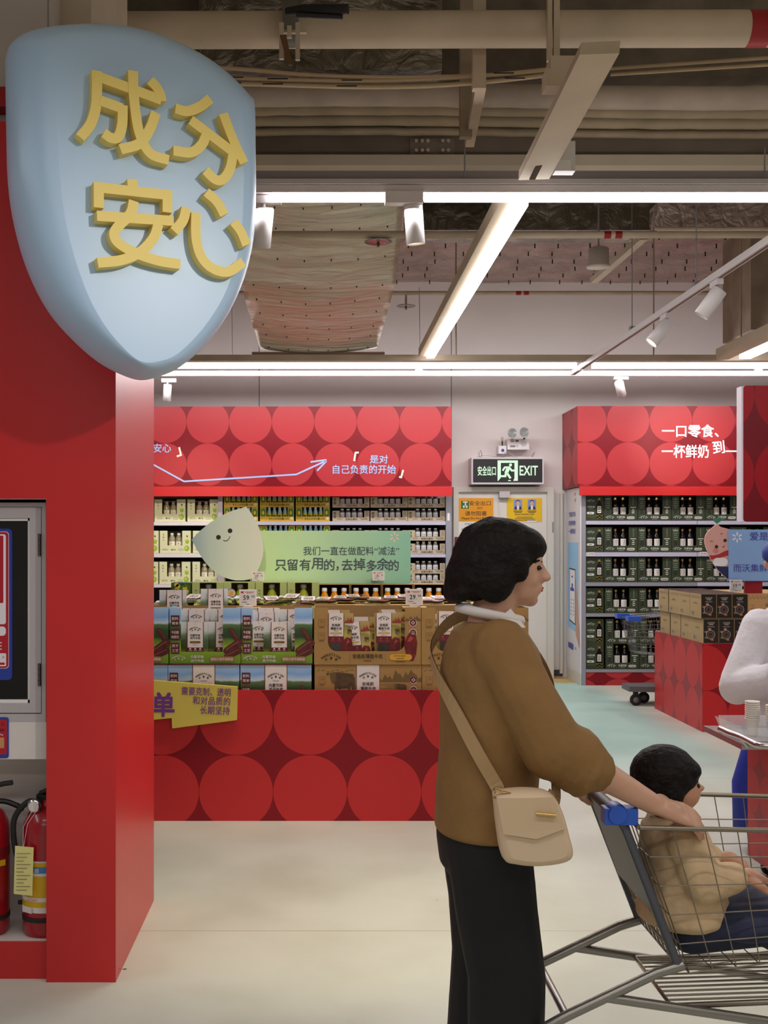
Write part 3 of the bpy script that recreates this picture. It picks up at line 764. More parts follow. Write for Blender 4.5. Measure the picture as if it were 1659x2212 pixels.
g = c + Vector((-.055, -r - .012, .25)); m = MB().prism([g + Vector((-.032, 0, .085)), g + Vector((-.036, -.004, -.085)), g + Vector((.030, -.004, -.092)), g + Vector((.034, 0, .079))], (0, .001, 0), tc_)
for k in range(11): m.box(g.x - .026, g.x + .024 - .012 * (k % 3), g.y - .006, g.y - .0055, g.z + .058 - k * .013, g.z + .0595 - k * .013, ink)
m.build('paper_tag', t)
MB().tube([c + Vector((-.035, -.06, .45)), c + Vector((-.06, -.085, .40)), g + Vector((-.004, 0, .08))], .0008, white, 5).tube([c + Vector((-.02, -.06, .45)), c + Vector((-.045, -.085, .41)), g + Vector((-.002, 0, .08))], .0008, white, 5).build('string', t)

# ================================================================== BIG DROP SIGN
sil = [(14, 118), (22, 98), (50, 82), (100, 72), (180, 67), (260, 72), (340, 93), (420, 130), (480, 172), (525, 218), (537, 240), (539, 330), (540, 430), (536, 520), (522, 590), (500, 650), (470, 705), (430, 755), (385, 795), (345, 813), (310, 820), (270, 808), (220, 780), (165, 732), (110, 668), (65, 580), (35, 480), (20, 380), (16, 250)]
rid = [(118, 124), (124, 104), (146, 92), (184, 84), (232, 83), (292, 90), (356, 112), (424, 147), (474, 186), (514, 228), (524, 250), (526, 330), (526, 430), (520, 515), (506, 580), (484, 638), (453, 690), (416, 735), (378, 768), (345, 780), (316, 783), (292, 774), (263, 747), (228, 705), (194, 645), (163, 562), (141, 472), (129, 372), (122, 250)]
ang = math.radians(24); nrm = Vector((math.sin(ang), -math.cos(ang), 0)); tang = Vector((math.cos(ang), math.sin(ang), 0))
P0 = at(330, 440, 700)                                # a point of the flat face
def on_plane(px, py, off):
    d = Vector(((px - CX) / F, 1, -(py - HY) / F)); o = Vector((0, 0, EYE)); p = P0 + nrm * off
    return o + d * ((p - o).dot(nrm) / d.dot(nrm))
TH = 0.17
S = spline([on_plane(a, b, -TH) for a, b in sil + sil[:1]], 4)[:-1]
R_ = spline([on_plane(a, b, 0) for a, b in rid + rid[:1]], 4)[:-1]
rings = []
for k in range(11):
    a = math.pi / 2 * k / 10                              # from mid silhouette to the face
    rings.append([S[i] * (1 - (1 - math.cos(a))) + (R_[i] - nrm * 0 + nrm * (-TH) ) * 0 + (R_[i] - S[i] - nrm * TH) * (1 - math.cos(a)) + nrm * TH * math.sin(a) + S[i] * (1 - math.cos(a)) for i in range(len(S))])
back = []
for k in range(1, 6):
    a = math.pi / 2 * k / 5; cen = sum(S, Vector()) / len(S)
    back.append([S[i] + (cen - S[i]) * 0.10 * (1 - math.cos(a)) - nrm * 0.13 * math.sin(a) for i in range(len(S))])
allr = list(reversed(back)) + rings
n = len(S); vs = [p for r in allr for p in r]; fs = []
for j in range(len(allr) - 1):
    for i in range(n): fs.append((j * n + i, j * n + (i + 1) % n, (j + 1) * n + (i + 1) % n, (j + 1) * n + i))
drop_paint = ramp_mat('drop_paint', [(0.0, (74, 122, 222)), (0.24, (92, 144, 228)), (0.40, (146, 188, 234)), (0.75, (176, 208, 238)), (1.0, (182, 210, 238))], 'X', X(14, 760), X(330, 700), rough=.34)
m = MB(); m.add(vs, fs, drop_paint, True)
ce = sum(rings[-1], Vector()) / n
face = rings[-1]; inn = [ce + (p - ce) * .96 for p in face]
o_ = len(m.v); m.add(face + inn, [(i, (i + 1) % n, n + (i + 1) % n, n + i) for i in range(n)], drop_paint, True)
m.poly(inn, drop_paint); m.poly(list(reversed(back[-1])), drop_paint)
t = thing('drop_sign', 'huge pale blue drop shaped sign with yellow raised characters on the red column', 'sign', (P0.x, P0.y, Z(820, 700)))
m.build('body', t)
MB().box(X(60, 650), X(240, s1), Y1 - .32, Y1, Z(560, 640), Z(260, 640), grey_metal).build('bracket', t)
yel = mat('letter_yellow', (250, 222, 120), .5)
def zc(pts): return [(a / 2.0, b / 2.0) for a, b in pts]
CH = {
 'cheng': [('l', [(411, 316), (413, 400)]), ('c', [(412, 390), (408, 470), (385, 545), (340, 603)]), ('l', [(402, 336), (688, 442)]), ('c', [(640, 358), (668, 388), (684, 420), (690, 448)]),
           ('l', [(425, 445), (522, 480)]), ('c', [(522, 465), (520, 545), (504, 600), (474, 607), (440, 585)]), ('c', [(566, 318), (570, 430), (592, 580), (640, 672), (720, 702)]), ('c', [(664, 498), (640, 565), (595, 630), (512, 656)])],
 'fen': [('c', [(750, 478), (800, 490), (855, 470), (900, 436)]), ('c', [(955, 500), (985, 580), (1010, 640), (1045, 712)]), ('l', [(815, 528), (1000, 668)]), ('c', [(1000, 650), (985, 735), (955, 782), (920, 784), (878, 745)]), ('c', [(884, 585), (862, 635), (815, 668), (740, 660)])],
 'an': [('l', [(563, 782), (567, 830)]), ('l', [(420, 905), (420, 818), (715, 850), (715, 925)]), ('l', [(412, 940), (742, 962)]), ('c', [(570, 876), (556, 930), (500, 990), (486, 1024), (510, 1062), (590, 1105), (680, 1134), (770, 1148)]), ('c', [(676, 975), (655, 1035), (600, 1094), (520, 1130), (415, 1142)])],
 'xin': [('c', [(797, 905), (782, 960), (744, 1006)]), ('c', [(838, 926), (838, 1030), (858, 1110), (905, 1163), (975, 1180), (1042, 1138)]), ('c', [(882, 838), (928, 880), (960, 936)]), ('c', [(1000, 966), (1032, 1010), (1055, 1066)])],
}
H_ = 0.042
for nm, strokes in CH.items():
    m = MB()
    for i, (k, pts) in enumerate(strokes):
        q = [on_plane(a, b, H_ * .5) - nrm * H_ * .5 for a, b in zc(pts)]
        q = spline(q, 7) if k == 'c' else q
        m.ribbon(q, .0305, tang, V, nrm, H_ + .0006 * i, yel)
    m.build('raised_character', t)
# ================================================================== BACK WALL: exit door and its fittings
sd_ = 189.5; yd = F / sd_
door_p = mat('door_paint', (214, 206, 198), .55, var=.03, vscale=3); frame_p = mat('door_frame_paint', (206, 200, 188), .55)
st(MB().box(X(979, sd_), X(990, sd_), yd - .04, YW, 0, Z(1063, sd_), frame_p).box(X(1181, sd_), X(1195, sd_), yd - .04, YW, 0, Z(1063, sd_), frame_p).box(X(979, sd_), X(1195, sd_), yd - .04, YW, Z(1063, sd_), Z(1052, sd_), frame_p), 'door_frame')
m = MB().box(X(990, sd_), X(1077.5, sd_), yd, YW, 0.01, Z(1063, sd_), door_p)
o = st(m, 'door_1')
m = MB().box(X(1079, sd_), X(1181, sd_), yd, YW, 0.01, Z(1063, sd_), door_p)
o2 = st(m, 'door_2')
def kid(mb, name, par):
    o = mb.build(name, par); o.location = (0, 0, 0); return o
kid(MB().box(X(1076.5, sd_), X(1081, sd_), yd - .006, yd, 0.01, Z(1075, sd_), frame_p), 'door_strip', o2)
kid(MB().box(X(1195, sd_) - .02, X(1195, sd_) - .005, yd - .055, yd - .04, Z(1150, sd_), Z(1128, sd_), grey_metal), 'hinge', o2)
MB().box(X(1076.5, sd_), X(1099, sd_), yd - .08, yd, Z(1075.5, sd_), Z(1062, sd_), mat('closer_grey', (182, 174, 172), .4)).build('door_closer', label='small grey closer box at the top of the exit door', cat='door closer')
MB().cyl((X(1213, 188.5), YW - .03, .05), (X(1213, 188.5), YW - .03, Z(1066, 188.5)), .022, frame_p, 12).build('wall_conduit', label='cream vertical conduit on the wall between exit door and right rack', cat='conduit')
st(MB().box(X(1197, 188.2), X(1215, 188.2), YW - .02, YW, 0.02, Z(1447, 188.2), mat('dark_recess', (70, 64, 58), .9, var=.4, vscale=12)), 'wall_recess')
st(MB().box(X(1140, 188.2), X(1228, 188.2), YW - .5, YW, 0.0, 0.002, mat('yellow_dust', (190, 160, 100), .9, var=.2)), 'floor_marking')
# posters on the door leaves
yp = yd - .003
def pr(m, x0, x1, y0, y1, mt, yy, s_=189.6): m.poly([(X(x0, s_), yy, Z(y1, s_)), (X(x1, s_), yy, Z(y1, s_)), (X(x1, s_), yy, Z(y0, s_)), (X(x0, s_), yy, Z(y0, s_))], mt)
def px_text(m, t, cx, cy, w, h, mt, yy, s_, bold=0.0, rot=0): m.text(t, (X(cx, s_), yy, Z(cy, s_)), h / s_, mt, w / s_ if w else None, bold=bold, rot=rot)
orange, ink_b, green_s = mat('poster_orange', (226, 150, 22), .3), mat('print_black', (40, 32, 24), .5), mat('print_green', (20, 110, 50), .4)
m = MB(); pr(m, 990, 1066, 1076, 1126, orange, yp); pr(m, 996, 1013, 1082, 1099, green_s, yp - .001)
for (x0, x1, y0, y1) in ((1000, 1010, 1083, 1086), (1004, 1007, 1086, 1092), (1000, 1004, 1092, 1097), (1006, 1010, 1092, 1097)): pr(m, x0, x1, y0, y1, lab_w, yp - .002)
px_text(m, '安全出口', 1037, 1087, 46, 10, ink_b, yp - .001, 189.6, .01); px_text(m, 'EXIT', 1037, 1097.5, 12, 4, ink_b, yp - .001, 189.6, .02)
px_text(m, '请勿阻塞', 1028, 1109, 47, 10, ink_b, yp - .001, 189.6, .01); px_text(m, 'Please Do Not Block!', 1028, 1119.5, 61, 5, ink_b, yp - .001, 189.6, .02)
m.build('poster', label='orange keep-clear exit poster on the near leaf of the exit door', cat='poster')
m = MB(); pr(m, 990, 1066, 1127, 1180, mat('paper_white', (226, 220, 214), .6), yp)
px_text(m, '非紧急情况，请勿推', 1030, 1132, 52, 4, ink_b, yp - .001, 189.6); px_text(m, '高层管理处', 1012, 1143, 30, 4, ink_b, yp - .001, 189.6)
m.build('notice', label='white paper notice under the orange poster on the exit door', cat='notice')
m = MB(); pr(m, 1095, 1171, 1076, 1127, mat('poster_gold', (222, 178, 20), .35), yp)
for cx in (1119, 1149):
    pr(m, cx - 9, cx + 9, 1079, 1101, mat('id_blue', (120, 140, 190), .4), yp - .001)
    m.disc((X(cx, 189.6), yp - .003, Z(1087, 189.6)), U, V, .021, .026, mat('id_skin', (205, 160, 135), .5))
    m.disc((X(cx, 189.6), yp - .0025, Z(1085, 189.6)), U, V, .023, .027, mat('id_hair', (30, 26, 26), .5))
    m.poly([(X(cx + a, 189.6), yp - .002, Z(b, 189.6)) for a, b in ((-8, 1101), (8, 1101), (7, 1095), (3, 1092), (-3, 1092), (-7, 1095))], mat('id_vest', (44, 46, 60), .5))
    m.poly([(X(cx + a, 189.6), yp - .003, Z(b, 189.6)) for a, b in ((-2, 1101), (2, 1101), (3, 1092), (-3, 1092))], lab_w)
    for k in range(2): pr(m, cx - 10 + 2 * k, cx + 10 - 2 * k, 1103.2 + 2.6 * k, 1104.6 + 2.6 * k, ink_b, yp - .001)
px_text(m, '安全出口安全责任人职责', 1133, 1111, 42, 3.6, ink_b, yp - .001, 189.6, .01)
for k in range(3): pr(m, 1116 - 4 * k, 1150 + 4 * k, 1116.5 + 3.2 * k, 1117.6 + 3.2 * k, ink_b, yp - .001)
pr(m, 1139, 1159, 1124, 1128, lab_w, yp - .002)
m.build('poster', label='yellow poster with two small portrait photos on the far leaf of the exit door', cat='poster')
pr(m := MB(), 981, 990, 1160, 1184, mat('maroon_print', (110, 30, 44), .4), yd - .043); m.build('poster', label='small maroon sticker on the exit door frame', cat='sticker')
# exit sign
ex_g = mat('exit_glow', (190, 226, 194), .5, emit=0.35)
s_ = 192.0; ys = F / s_
t = thing('exit_sign', 'black EXIT sign with running figure above the exit door', 'exit sign', (X(1097, s_), ys, Z(1046, s_)))
m = MB().box(X(1018.5, s_), X(1175, s_), ys + .004, YW, Z(1046, s_), Z(988, s_), mat('sign_frame', (206, 198, 200), .35, .2)); m.build('frame', t)
m = MB(); m.box(X(1022, s_), X(1171.5, s_), ys, ys + .004, Z(1042, s_), Z(991.5, s_), mat('sign_black', (34, 32, 32), .3)); m.build('face', t)
m = MB(); yy = ys - .002
px_text(m, '安全出口', 1051.5, 1017, 39, 20, ex_g, yy, s_, .035); px_text(m, 'EXIT', 1142, 1016.5, 39, 20, ex_g, yy, s_, .03); m.build('lettering', t)
m = MB()
def q(x, y): return (X(960 + x * 280 / 1659, s_), yy, Z(900 + y * 280 / 1659, s_))
for a in ([(680, 560), (940, 560), (940, 592), (680, 592)], [(680, 592), (722, 592), (722, 780), (690, 822), (680, 822)], [(896, 592), (940, 592), (940, 822), (880, 822), (896, 790)]): m.poly([q(*p) for p in a], ex_g)
m.disc(q(846, 618), U, V, 19 * 280 / 1659 / s_, 19 * 280 / 1659 / s_, ex_g)
for pts, w in (([(745, 692), (772, 650), (830, 648), (860, 690), (900, 690)], 24), ([(820, 655), (790, 725)], 46), ([(786, 715), (780, 762), (720, 762)], 26), ([(796, 715), (846, 790)], 28), ([(815, 818), (850, 818)], 12)):
    m.ribbon([q(*p) for p in pts], w * 280 / 1659 / s_, U, V, N, 0, ex_g)
m.build('running_figure', t)
for lab, pts in (('left', [(1036, 988), (1034, 980), (1038, 973), (1041, 981), (1039, 988)]), ('right', [(1148, 987), (1151, 980), (1155, 976), (1154, 981), (1150, 987)])):
    MB().tube([at(a, b, s_) for a, b in pts], .004, wire_metal, 6).build('hanging_wire', t)
# emergency lamp
s_ = 190.5
t = thing('emergency_lamp', 'twin headed emergency lamp on the wall above the EXIT sign', 'emergency lamp', (X(1119, s_), F / s_, Z(972, s_)))
yy = F / s_
m = MB(); m.box(X(1096, s_), X(1143, s_), yy, YW, Z(971, s_), Z(948, s_), fixture); 
m.rrect((X(1131, s_), yy - .002, Z(958, s_)), U, V, .07, .07, .035, mat('pale_grey', (190, 184, 184), .4)); pr(m, 1103, 1110, 952, 954, mat('red_print', (180, 60, 60), .5), yy - .002, s_); pr(m, 1114, 1120, 951, 954, ink_b, yy - .002, s_); pr(m, 1102, 1113, 962, 966, mat('grey_print', (120, 116, 120), .5), yy - .002, s_)
m.ring((X(1117, s_), yy - .002, Z(963, s_)), U, V, .01, .014, MATS['grey_print']); m.build('body', t)
for px, py in ((1106.5, 936), (1132.5, 934)):
    c = at(px, py, 193)
    m = MB().lathe([(.03, -.07), (.058, -.03), (.062, 0), (.055, .004), (.05, -.01), (.0, -.035)], c, mat('lamp_shell', (200, 192, 190), .3, .2), 24, N); m.build('lamp_head', t)
    MB().lathe([(0, -.002), (.053, 0.001)], c, mat('lamp_glass', (186, 190, 190), .12, .75), 24, N, cap=False).build('lens', t)
    MB().cyl(at(px, 943, 191), at(px, 949, 191), .012, dark_rubber, 8).build('neck', t)
t = thing('junction_box', 'small white junction box with blue button beside the emergency lamp', 'junction box', at(1085, 981, 191))
m = MB().box(X(1077, 190.5), X(1094, 190.5), F / 190.5, YW, Z(980, 190.5), Z(963, 190.5), fixture); m.build('body', t)
MB().disc((X(1086, 190.5), F / 190.5 - .003, Z(973, 190.5)), U, V, .018, .018, mat('button_blue', (50, 60, 150), .4)).build('button', t)
MB().cyl(at(1085, 963, 190), at(1085, 953, 190), .008, black, 8).cyl(at(1085, 953, 190), at(1084, 944, 190), .014, frame_p, 8).build('cable_gland', t)
P = spline([at(a, b, 190.6) for a, b in ((1144, 966), (1148, 970), (1142, 978), (1128, 985), (1105, 988))])
MB().tube(P, .004, mat('cord', (180, 170, 165), .5), 6).build('cord', label='thin pale cord looping from emergency lamp to the EXIT sign', cat='cord')
P = spline([at(a, b, 190.6) for a, b in ((1030, 987), (1050, 984), (1080, 987), (1094, 976), (1105, 981), (1116, 988))])
MB().tube(P, .003, MATS['cord'], 6).build('cord', label='thin pale cord from junction box along the top of the EXIT sign', cat='cord')
# ================================================================== BACK RACKS
shelf_white, shelf_grey = mat('shelf_white', (222, 214, 216), .45), mat('shelf_grey', (150, 148, 156), .45, .2)
shade_dark = mat('shade_dark', (34, 32, 31), .8)  # near-black colour stands in for the shade deep inside racks and cartons
sh = 201.0; yh = F / sh
hd = circ_mat('header_discs', .4577, .4577, X(403, sh), Z(957.5, sh))
sf = 199.0; yf_ = F / sf
pblue_t, cream_t = mat('print_lightblue', (166, 186, 232), .5), mat('print_cream', (236, 220, 200), .5)
t = thing('shelf_rack', 'wall rack under the red header with arrow and light blue writing, left of the exit', 'shelf rack', (X(650, sf), yf_, 0))
m = MB().box(X(200, sh), X(975, sh), yh, YW, Z(1050, sh), Z(878, sh), hd); m.build('header_board', t)
MB().box(X(200, sh), X(977, 201.6), F / 201.6, F / 201.6 + .04, Z(1072, 201.6), Z(1050.5, 201.6), red_plain).build('header_lip', t)
m = MB(); yy = yh - .004
m.ribbon([(X(a, sh), yy, Z(b, sh)) for a, b in ((270, 962), (330, 1003), (397.5, 1040), (640, 1025), (703, 996))], 3.6 / sh, U, V, N, 0, pblue_t)
m.ribbon([(X(a, sh), yy, Z(b, sh)) for a, b in ((671, 998), (705, 993.5))], 3.6 / sh, U, V, N, 0, pblue_t); m.ribbon([(X(a, sh), yy, Z(b, sh)) for a, b in ((705, 996), (685, 1017))], 3.6 / sh, U, V, N, 0, pblue_t)
m.build('printed_arrow', t)
m = MB(); px_text(m, '安心', 350.5, 968, 38, 19, pblue_t, yy, sh, .02); px_text(m, '是对', 818.5, 992, 39, 18, pblue_t, yy, sh, .02); px_text(m, '自己负责的开始', 787, 1014, 136, 19, pblue_t, yy, sh, .02)
m.build('lettering', t)
m = MB()
for pts in ([(765, 996), (768, 978), (775, 977.5)], [(862, 1030), (866.5, 1031), (871, 1015)], [(382, 986), (391, 983), (387, 966)]):
    MB().ribbon([(X(a, sh), yy, Z(b, sh)) for a, b in pts], 4 / sh, U, V, N, 0, cream_t).build('printed_bracket', t)
MB().box(X(200, sf), X(975, sf), YW - .04, YW - .01, 0, Z(1072, sf), shade_dark).build('back_panel', t)
MB().box(X(963, sf), X(974.5, sf), yf_ - .01, YW - .04, 0, Z(1072, sf), shelf_grey).build('upright', t)
MB().box(X(471, sf), X(481, sf), yf_ - .02, yf_ + .012, 0, Z(1072, sf), mat('upright_pale', (176, 168, 178), .4, .2)).build('upright', t)
for y_, h_ in ((1127, 8), (1195, 9), (1262, 7), (1330, 7)):
    MB().box(X(200, sf), X(478, sf), yf_ - .01, YW - .04, Z(y_ + h_, sf), Z(y_, sf), shelf_white).build('shelf', t)
for y_, h_ in ((1126, 8), (1197, 7), (1262, 7), (1330, 7)):
    MB().box(X(478.5, sf), X(962.5, sf), yf_ - .01, YW - .04, Z(y_ + h_, sf), Z(y_, sf), mat('shelf_lilac', (186, 180, 198), .45)).build('shelf', t)
MB().box(X(966, sf), X(971, sf), yf_ - .014, yf_ - .01, Z(1125, sf), Z(1108, sf), shelf_white).build('tag_holder', t)
# right rack
sr_ = 199.0
hd2 = circ_mat('header_discs_wide', .462, .462, X(1310.6, 200), Z(955, 200))
t = thing('shelf_rack', 'wall rack of dark green cartons under the red header with white writing', 'shelf rack', (X(1450, sf), yf_, 0))
hs = 200.0
MB().box(X(1248, hs), X(1900, hs), F / hs, YW, Z(1050, hs), Z(877, hs), hd2).build('header_board', t)
MB().box(X(1253, 200.8), X(1900, 200.8), F / 200.8, F / 200.8 + .04, Z(1070, 200.8), Z(1050.5, 200.8), red_plain).build('header_lip', t)
wprint = mat('print_white', (240, 234, 236), .5)
m = MB(); yy = F / hs - .004
px_text(m, '一口零食、', 1491, 931, 122, 27, wprint, yy, hs, .03); px_text(m, '一杯鲜奶', 1480, 975, 101, 28, wprint, yy, hs, .03); px_text(m, '到', 1552, 966, 25, 27, wprint, yy, hs, .03, 6); px_text(m, '一瓶酱油', 1618, 975, 101, 28, wprint, yy, hs, .03)
m.build('lettering', t)
MB().box(X(1262, sf), X(1900, sf), YW - .04, YW - .01, 0, Z(1070, sf), shade_dark).build('back_panel', t)
MB().box(X(1256, sf), X(1265, sf), yf_ - .01, YW - .04, 0, Z(1071, sf), shelf_grey).build('upright', t)
for y_, h_ in ((1125, 8), (1193, 9), (1258, 8), (1325, 7), (1446, 6)):
    for a, b in ((1265.5, 1505), (1506, 1900)):
        MB().box(X(a, sf), X(b, sf), yf_ - .01, YW - .04, Z(y_ + h_, sf), Z(y_, sf), mat('shelf_lilac', (186, 180, 198), .45) if y_ < 1258 or a > 1500 else shelf_grey).build('shelf', t)
MB().box(X(1266, sf), X(1900, sf), yf_ - .005, yf_ + .02, 0, Z(1452, sf), circ_mat('plinth_discs', .40, .40, X(1296, sf), Z(1466, sf))).build('plinth', t)
# printed end panel
ye0, ye1 = F / 199 - .01, F / 188.5
xe = X(1255.5, 199)
m = MB().box(xe - .012, xe, ye0, ye1, Z(1455, 199), Z(1052, 199), mat('panel_white', (220, 214, 216), .5))
m.box(xe - .01, xe, ye0, ye1, 0, Z(1455, 199), frame_p)
uu, vv = Vector((0, -1, 0)), V                       # as read from the aisle side: towards the viewer is to the right
yc = (ye0 + ye1) / 2; xx = xe - .014; D_ = ye1 - ye0
def pe(fy, py): return Vector((xx, ye1 - fy * D_, Z(py, 197)))
skyb, skin_p, indigo = mat('print_skyblue', (150, 196, 230), .5), mat('print_skin', (196, 150, 130), .5), mat('print_indigo', (74, 72, 160), .5)
m.poly([pe(.12, 1360), pe(.86, 1368), pe(.86, 1172), pe(.12, 1172)], skyb)
xx -= .001; m.poly([pe(.7, 1372), pe(.95, 1400), pe(.95, 1372), pe(.72, 1250), pe(.66, 1255)], skin_p)
xx -= .001; m.poly([pe(.25, 1345), pe(.68, 1352), pe(.68, 1230), pe(.25, 1228)], ink_b)
xx -= .001; m.poly([pe(.28, 1342), pe(.66, 1349), pe(.66, 1233), pe(.28, 1231)], wprint)
xx -= .001
for a, b in ((1245, 4), (1262, 10)): m.poly([pe(.42, a + b), pe(.52, a + b), pe(.52, a), pe(.42, a)], indigo)
m.poly([pe(.33, 1278), pe(.60, 1279), pe(.60, 1272), pe(.33, 1271)], indigo)
for k in range(5):
    for j in (.36, .54): m.poly([pe(j, 1300 + 8 * k), pe(j + .05, 1300 + 8 * k), pe(j + .05, 1296 + 8 * k), pe(j, 1296 + 8 * k)], grey_metal)
for tx, yy_, hh in (('下载沃尔玛', 1110, 11), ('到家购物', 1129, 11), ('一键轻松', 1147, 11)): m.text(tx[:5], pe(.45, yy_), hh / 197, indigo, .34, u=uu, bold=.02)
for yy_ in (1066, 1080):
    for k in range(3): m.rect(pe(.66, yy_), uu * math.cos(k * 1.047) + V * math.sin(k * 1.047), V * math.cos(k * 1.047) - uu * math.sin(k * 1.047), .05, .012, mat('spark_yellow', (240, 180, 50), .5))
m.poly([pe(.18, 1405), pe(.52, 1408), pe(.52, 1395), pe(.18, 1393)], indigo)
m.text('搜索', pe(.7, 1402), 6 / 197, indigo, u=uu)
m.build('end_panel', t)
MB().box(X(1225, 189.5), X(1248, 200) - .0, F / 200 + .0, YW, Z(1050, 200), Z(877, 200), circ_mat('header_side_discs', .30, .462, F / 200, Z(955, 200))).build('header_side', t) if False else None
# ------------------------------------------------------------------ goods: bottles and cartons on shared meshes
def bottle_kind(name, prof, liquid, cap_c, cap_z, cap_r, cap_h, lab, lz0, lz1, lr, text=None, tcol=None, th=.012, n=16):
    d = {}
    d['body'] = MB().lathe(prof, (0, 0, 0), liquid, n).mesh('body')
    d['cap'] = MB().lathe([(cap_r, cap_z), (cap_r, cap_z + cap_h), (cap_r * .85, cap_z + cap_h + .002)], (0, 0, 0), cap_c, n).mesh('cap')
    m = MB()
    # label: a curved band over the front half
    vs = []; fs = []
    for k in range(9):
        a = math.radians(-90 - 62 + 124 * k / 8)
        vs += [(lr * math.cos(a), lr * math.sin(a), lz0), (lr * math.cos(a), lr * math.sin(a), lz1)]
        if k: fs.append((2 * k - 2, 2 * k, 2 * k + 1, 2 * k - 1))
    m.add(vs, fs, lab, True)
    if text:
        for tx, tz, hh, col in text: m.text(tx, (0, -lr - .001, tz), hh, col)
    d['label'] = m.mesh('label')
    return d
def put_bottle(kind, loc, label, group, name='bottle'):
    t = thing(name, label, 'bottle', loc, group)
    for k in ('body', 'cap', 'label'): put(kind[k], k, t)
    return t
glass_dark = mat('soy_dark', (20, 14, 12), .12, spec=.6)
gold = mat('cap_gold', (190, 150, 70), .35, .6)
paper = mat('label_paper', (226, 220, 210), .5)
soy = bottle_kind('soy', [(.03, 0), (.034, .01), (.034, .15), (.033, .17), (.016, .205), (.013, .215), (.013, .235)], glass_dark, gold, .222, .015, .025, paper, .06, .14, .0348,
    [('头道', .122, .014, ink_b), ('生抽', .102, .012, ink_b), ('■', .082, .008, ink_b)])
wcap = mat('cap_white', (232, 226, 220), .4)
coco = bottle_kind('coco', [(.03, 0), (.035, .008), (.035, .10), (.037, .13), (.033, .16), (.018, .185), (.016, .2)], mat('coco_clear', (150, 140, 110), .15, spec=.6), wcap, .19, .019, .022, mat('coco_label', (240, 232, 206), .5), .03, .13, .0362,
    [('椰', .10, .014, ink_b), ('子水', .08, .009, MATS['grey_print']), ('◆', .045, .012, mat('leaf_green', (60, 120, 40), .5))])
corn = bottle_kind('corn', [(.02, 0), (.025, .006), (.026, .07), (.022, .1), (.013, .13), (.012, .14)], mat('corn_blue', (150, 190, 206), .3), wcap, .132, .015, .015, mat('corn_label', (196, 188, 40), .5), .012, .085, .0268,
    [('●', .05, .024, mat('corn_dark', (60, 66, 20), .5))])
ses = bottle_kind('ses', [(.026, 0), (.029, .006), (.029, .085), (.024, .105), (.016, .118)], mat('sesame_dark', (80, 74, 68), .3), wcap, .112, .017, .016, mat('ses_label', (212, 208, 206), .5), .015, .09, .0298,
    [('五黑', .06, .016, MATS['grey_print']), ('━', .04, .004, ink_b)])

def carton(w, h, d, col, wx0, wx1, wz, inner, tk=.004):
    """open-fronted display carton; window from wx0..wx1 (x), above wz"""
    m = MB()
    m.box(-w / 2, wx0, 0, tk, 0, h, col).box(wx1, w / 2, 0, tk, 0, h, col).box(wx0, wx1, 0, tk, 0, wz, col)
    m.box(-w / 2, -w / 2 + tk, tk, d, 0, h, col).box(w / 2 - tk, w / 2, tk, d, 0, h, col).box(-w / 2 + tk, w / 2 - tk, tk, d, 0, tk, col)
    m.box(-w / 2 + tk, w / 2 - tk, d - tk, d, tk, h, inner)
    return m
F1 = -.0012
def arc_logo(m, cx, cz, w, col, y=F1, en='MARKETSIDE', cn='沃集鲜'):
    """the chain's arched wordmark with three characters below"""
    r = w * .72
    m.arc_text(en, (cx, y, cz - r + w * .16), r, 90 + 41, 90 - 41, w * .12, col, bold=.03)
    for k, ch in enumerate(cn): m.text(ch, (cx + (k - 1) * w * .27, y, cz - w * (.10 if k != 1 else .03)), w * .13, col, bold=.03)
g_dark, g_pale = mat('carton_green', (46, 56, 32), .55), mat('carton_print', (216, 214, 204), .5)
dim_print = mat('carton_print_dim', (140, 146, 124), .5)
def soy_carton():
    w, h = .362, .272; m = carton(w, h, .30, g_dark, -.098, .086, .068, shade_dark)
    cx = -.139
    m.poly([(cx + a * .026, F1, .225 + b * .03) for a, b in ((-1, 0), (1, 0), (1.1, 1), (.5, .4), (0, 1.1), (-.5, .4), (-1.1, 1))], dim_print)
    for k, ww in enumerate((.05, .04, .05, .035)): m.rect((cx, F1, .205 - .022 * k), U, V, ww, .006, dim_print)
    m.rect((cx, F1, .10), U, V, .03, .05, mat('carton_green2', (30, 38, 20), .5))
    for k, ch in enumerate('酿造酱油家'): m.text(ch, (.134, F1, .245 - .018 * k), .013, dim_print, bold=.02)
    for k, ww in enumerate((.06, .02, .03, .03)): m.rect((.134, F1, .145 - .02 * k), U, V, ww, .008, g_pale)
    arc_logo(m, -.118, .036, .085, g_pale); m.text('头道生抽', (0, F1, .040), .022, g_pale, .085, bold=.03); m.rect((0, F1, .018), U, V, .06, .006, dim_print)
    m.rrect((.108, F1, .032), U, V, .085, .028, .014, g_pale); m.text('零添加酱油', (.108, F1 * 2, .032), .012, g_dark, .07, bold=.02)
    for k in range(6): m.rect((.08 + .016 * k, F1, .068 + .012 * math.sin(k * 2)), Vector((.7, 0, .7)), Vector((-.7, 0, .7)), .014, .004, mat('olive_sprig', (110, 110, 40), .5))
    return m.mesh('soy_carton')
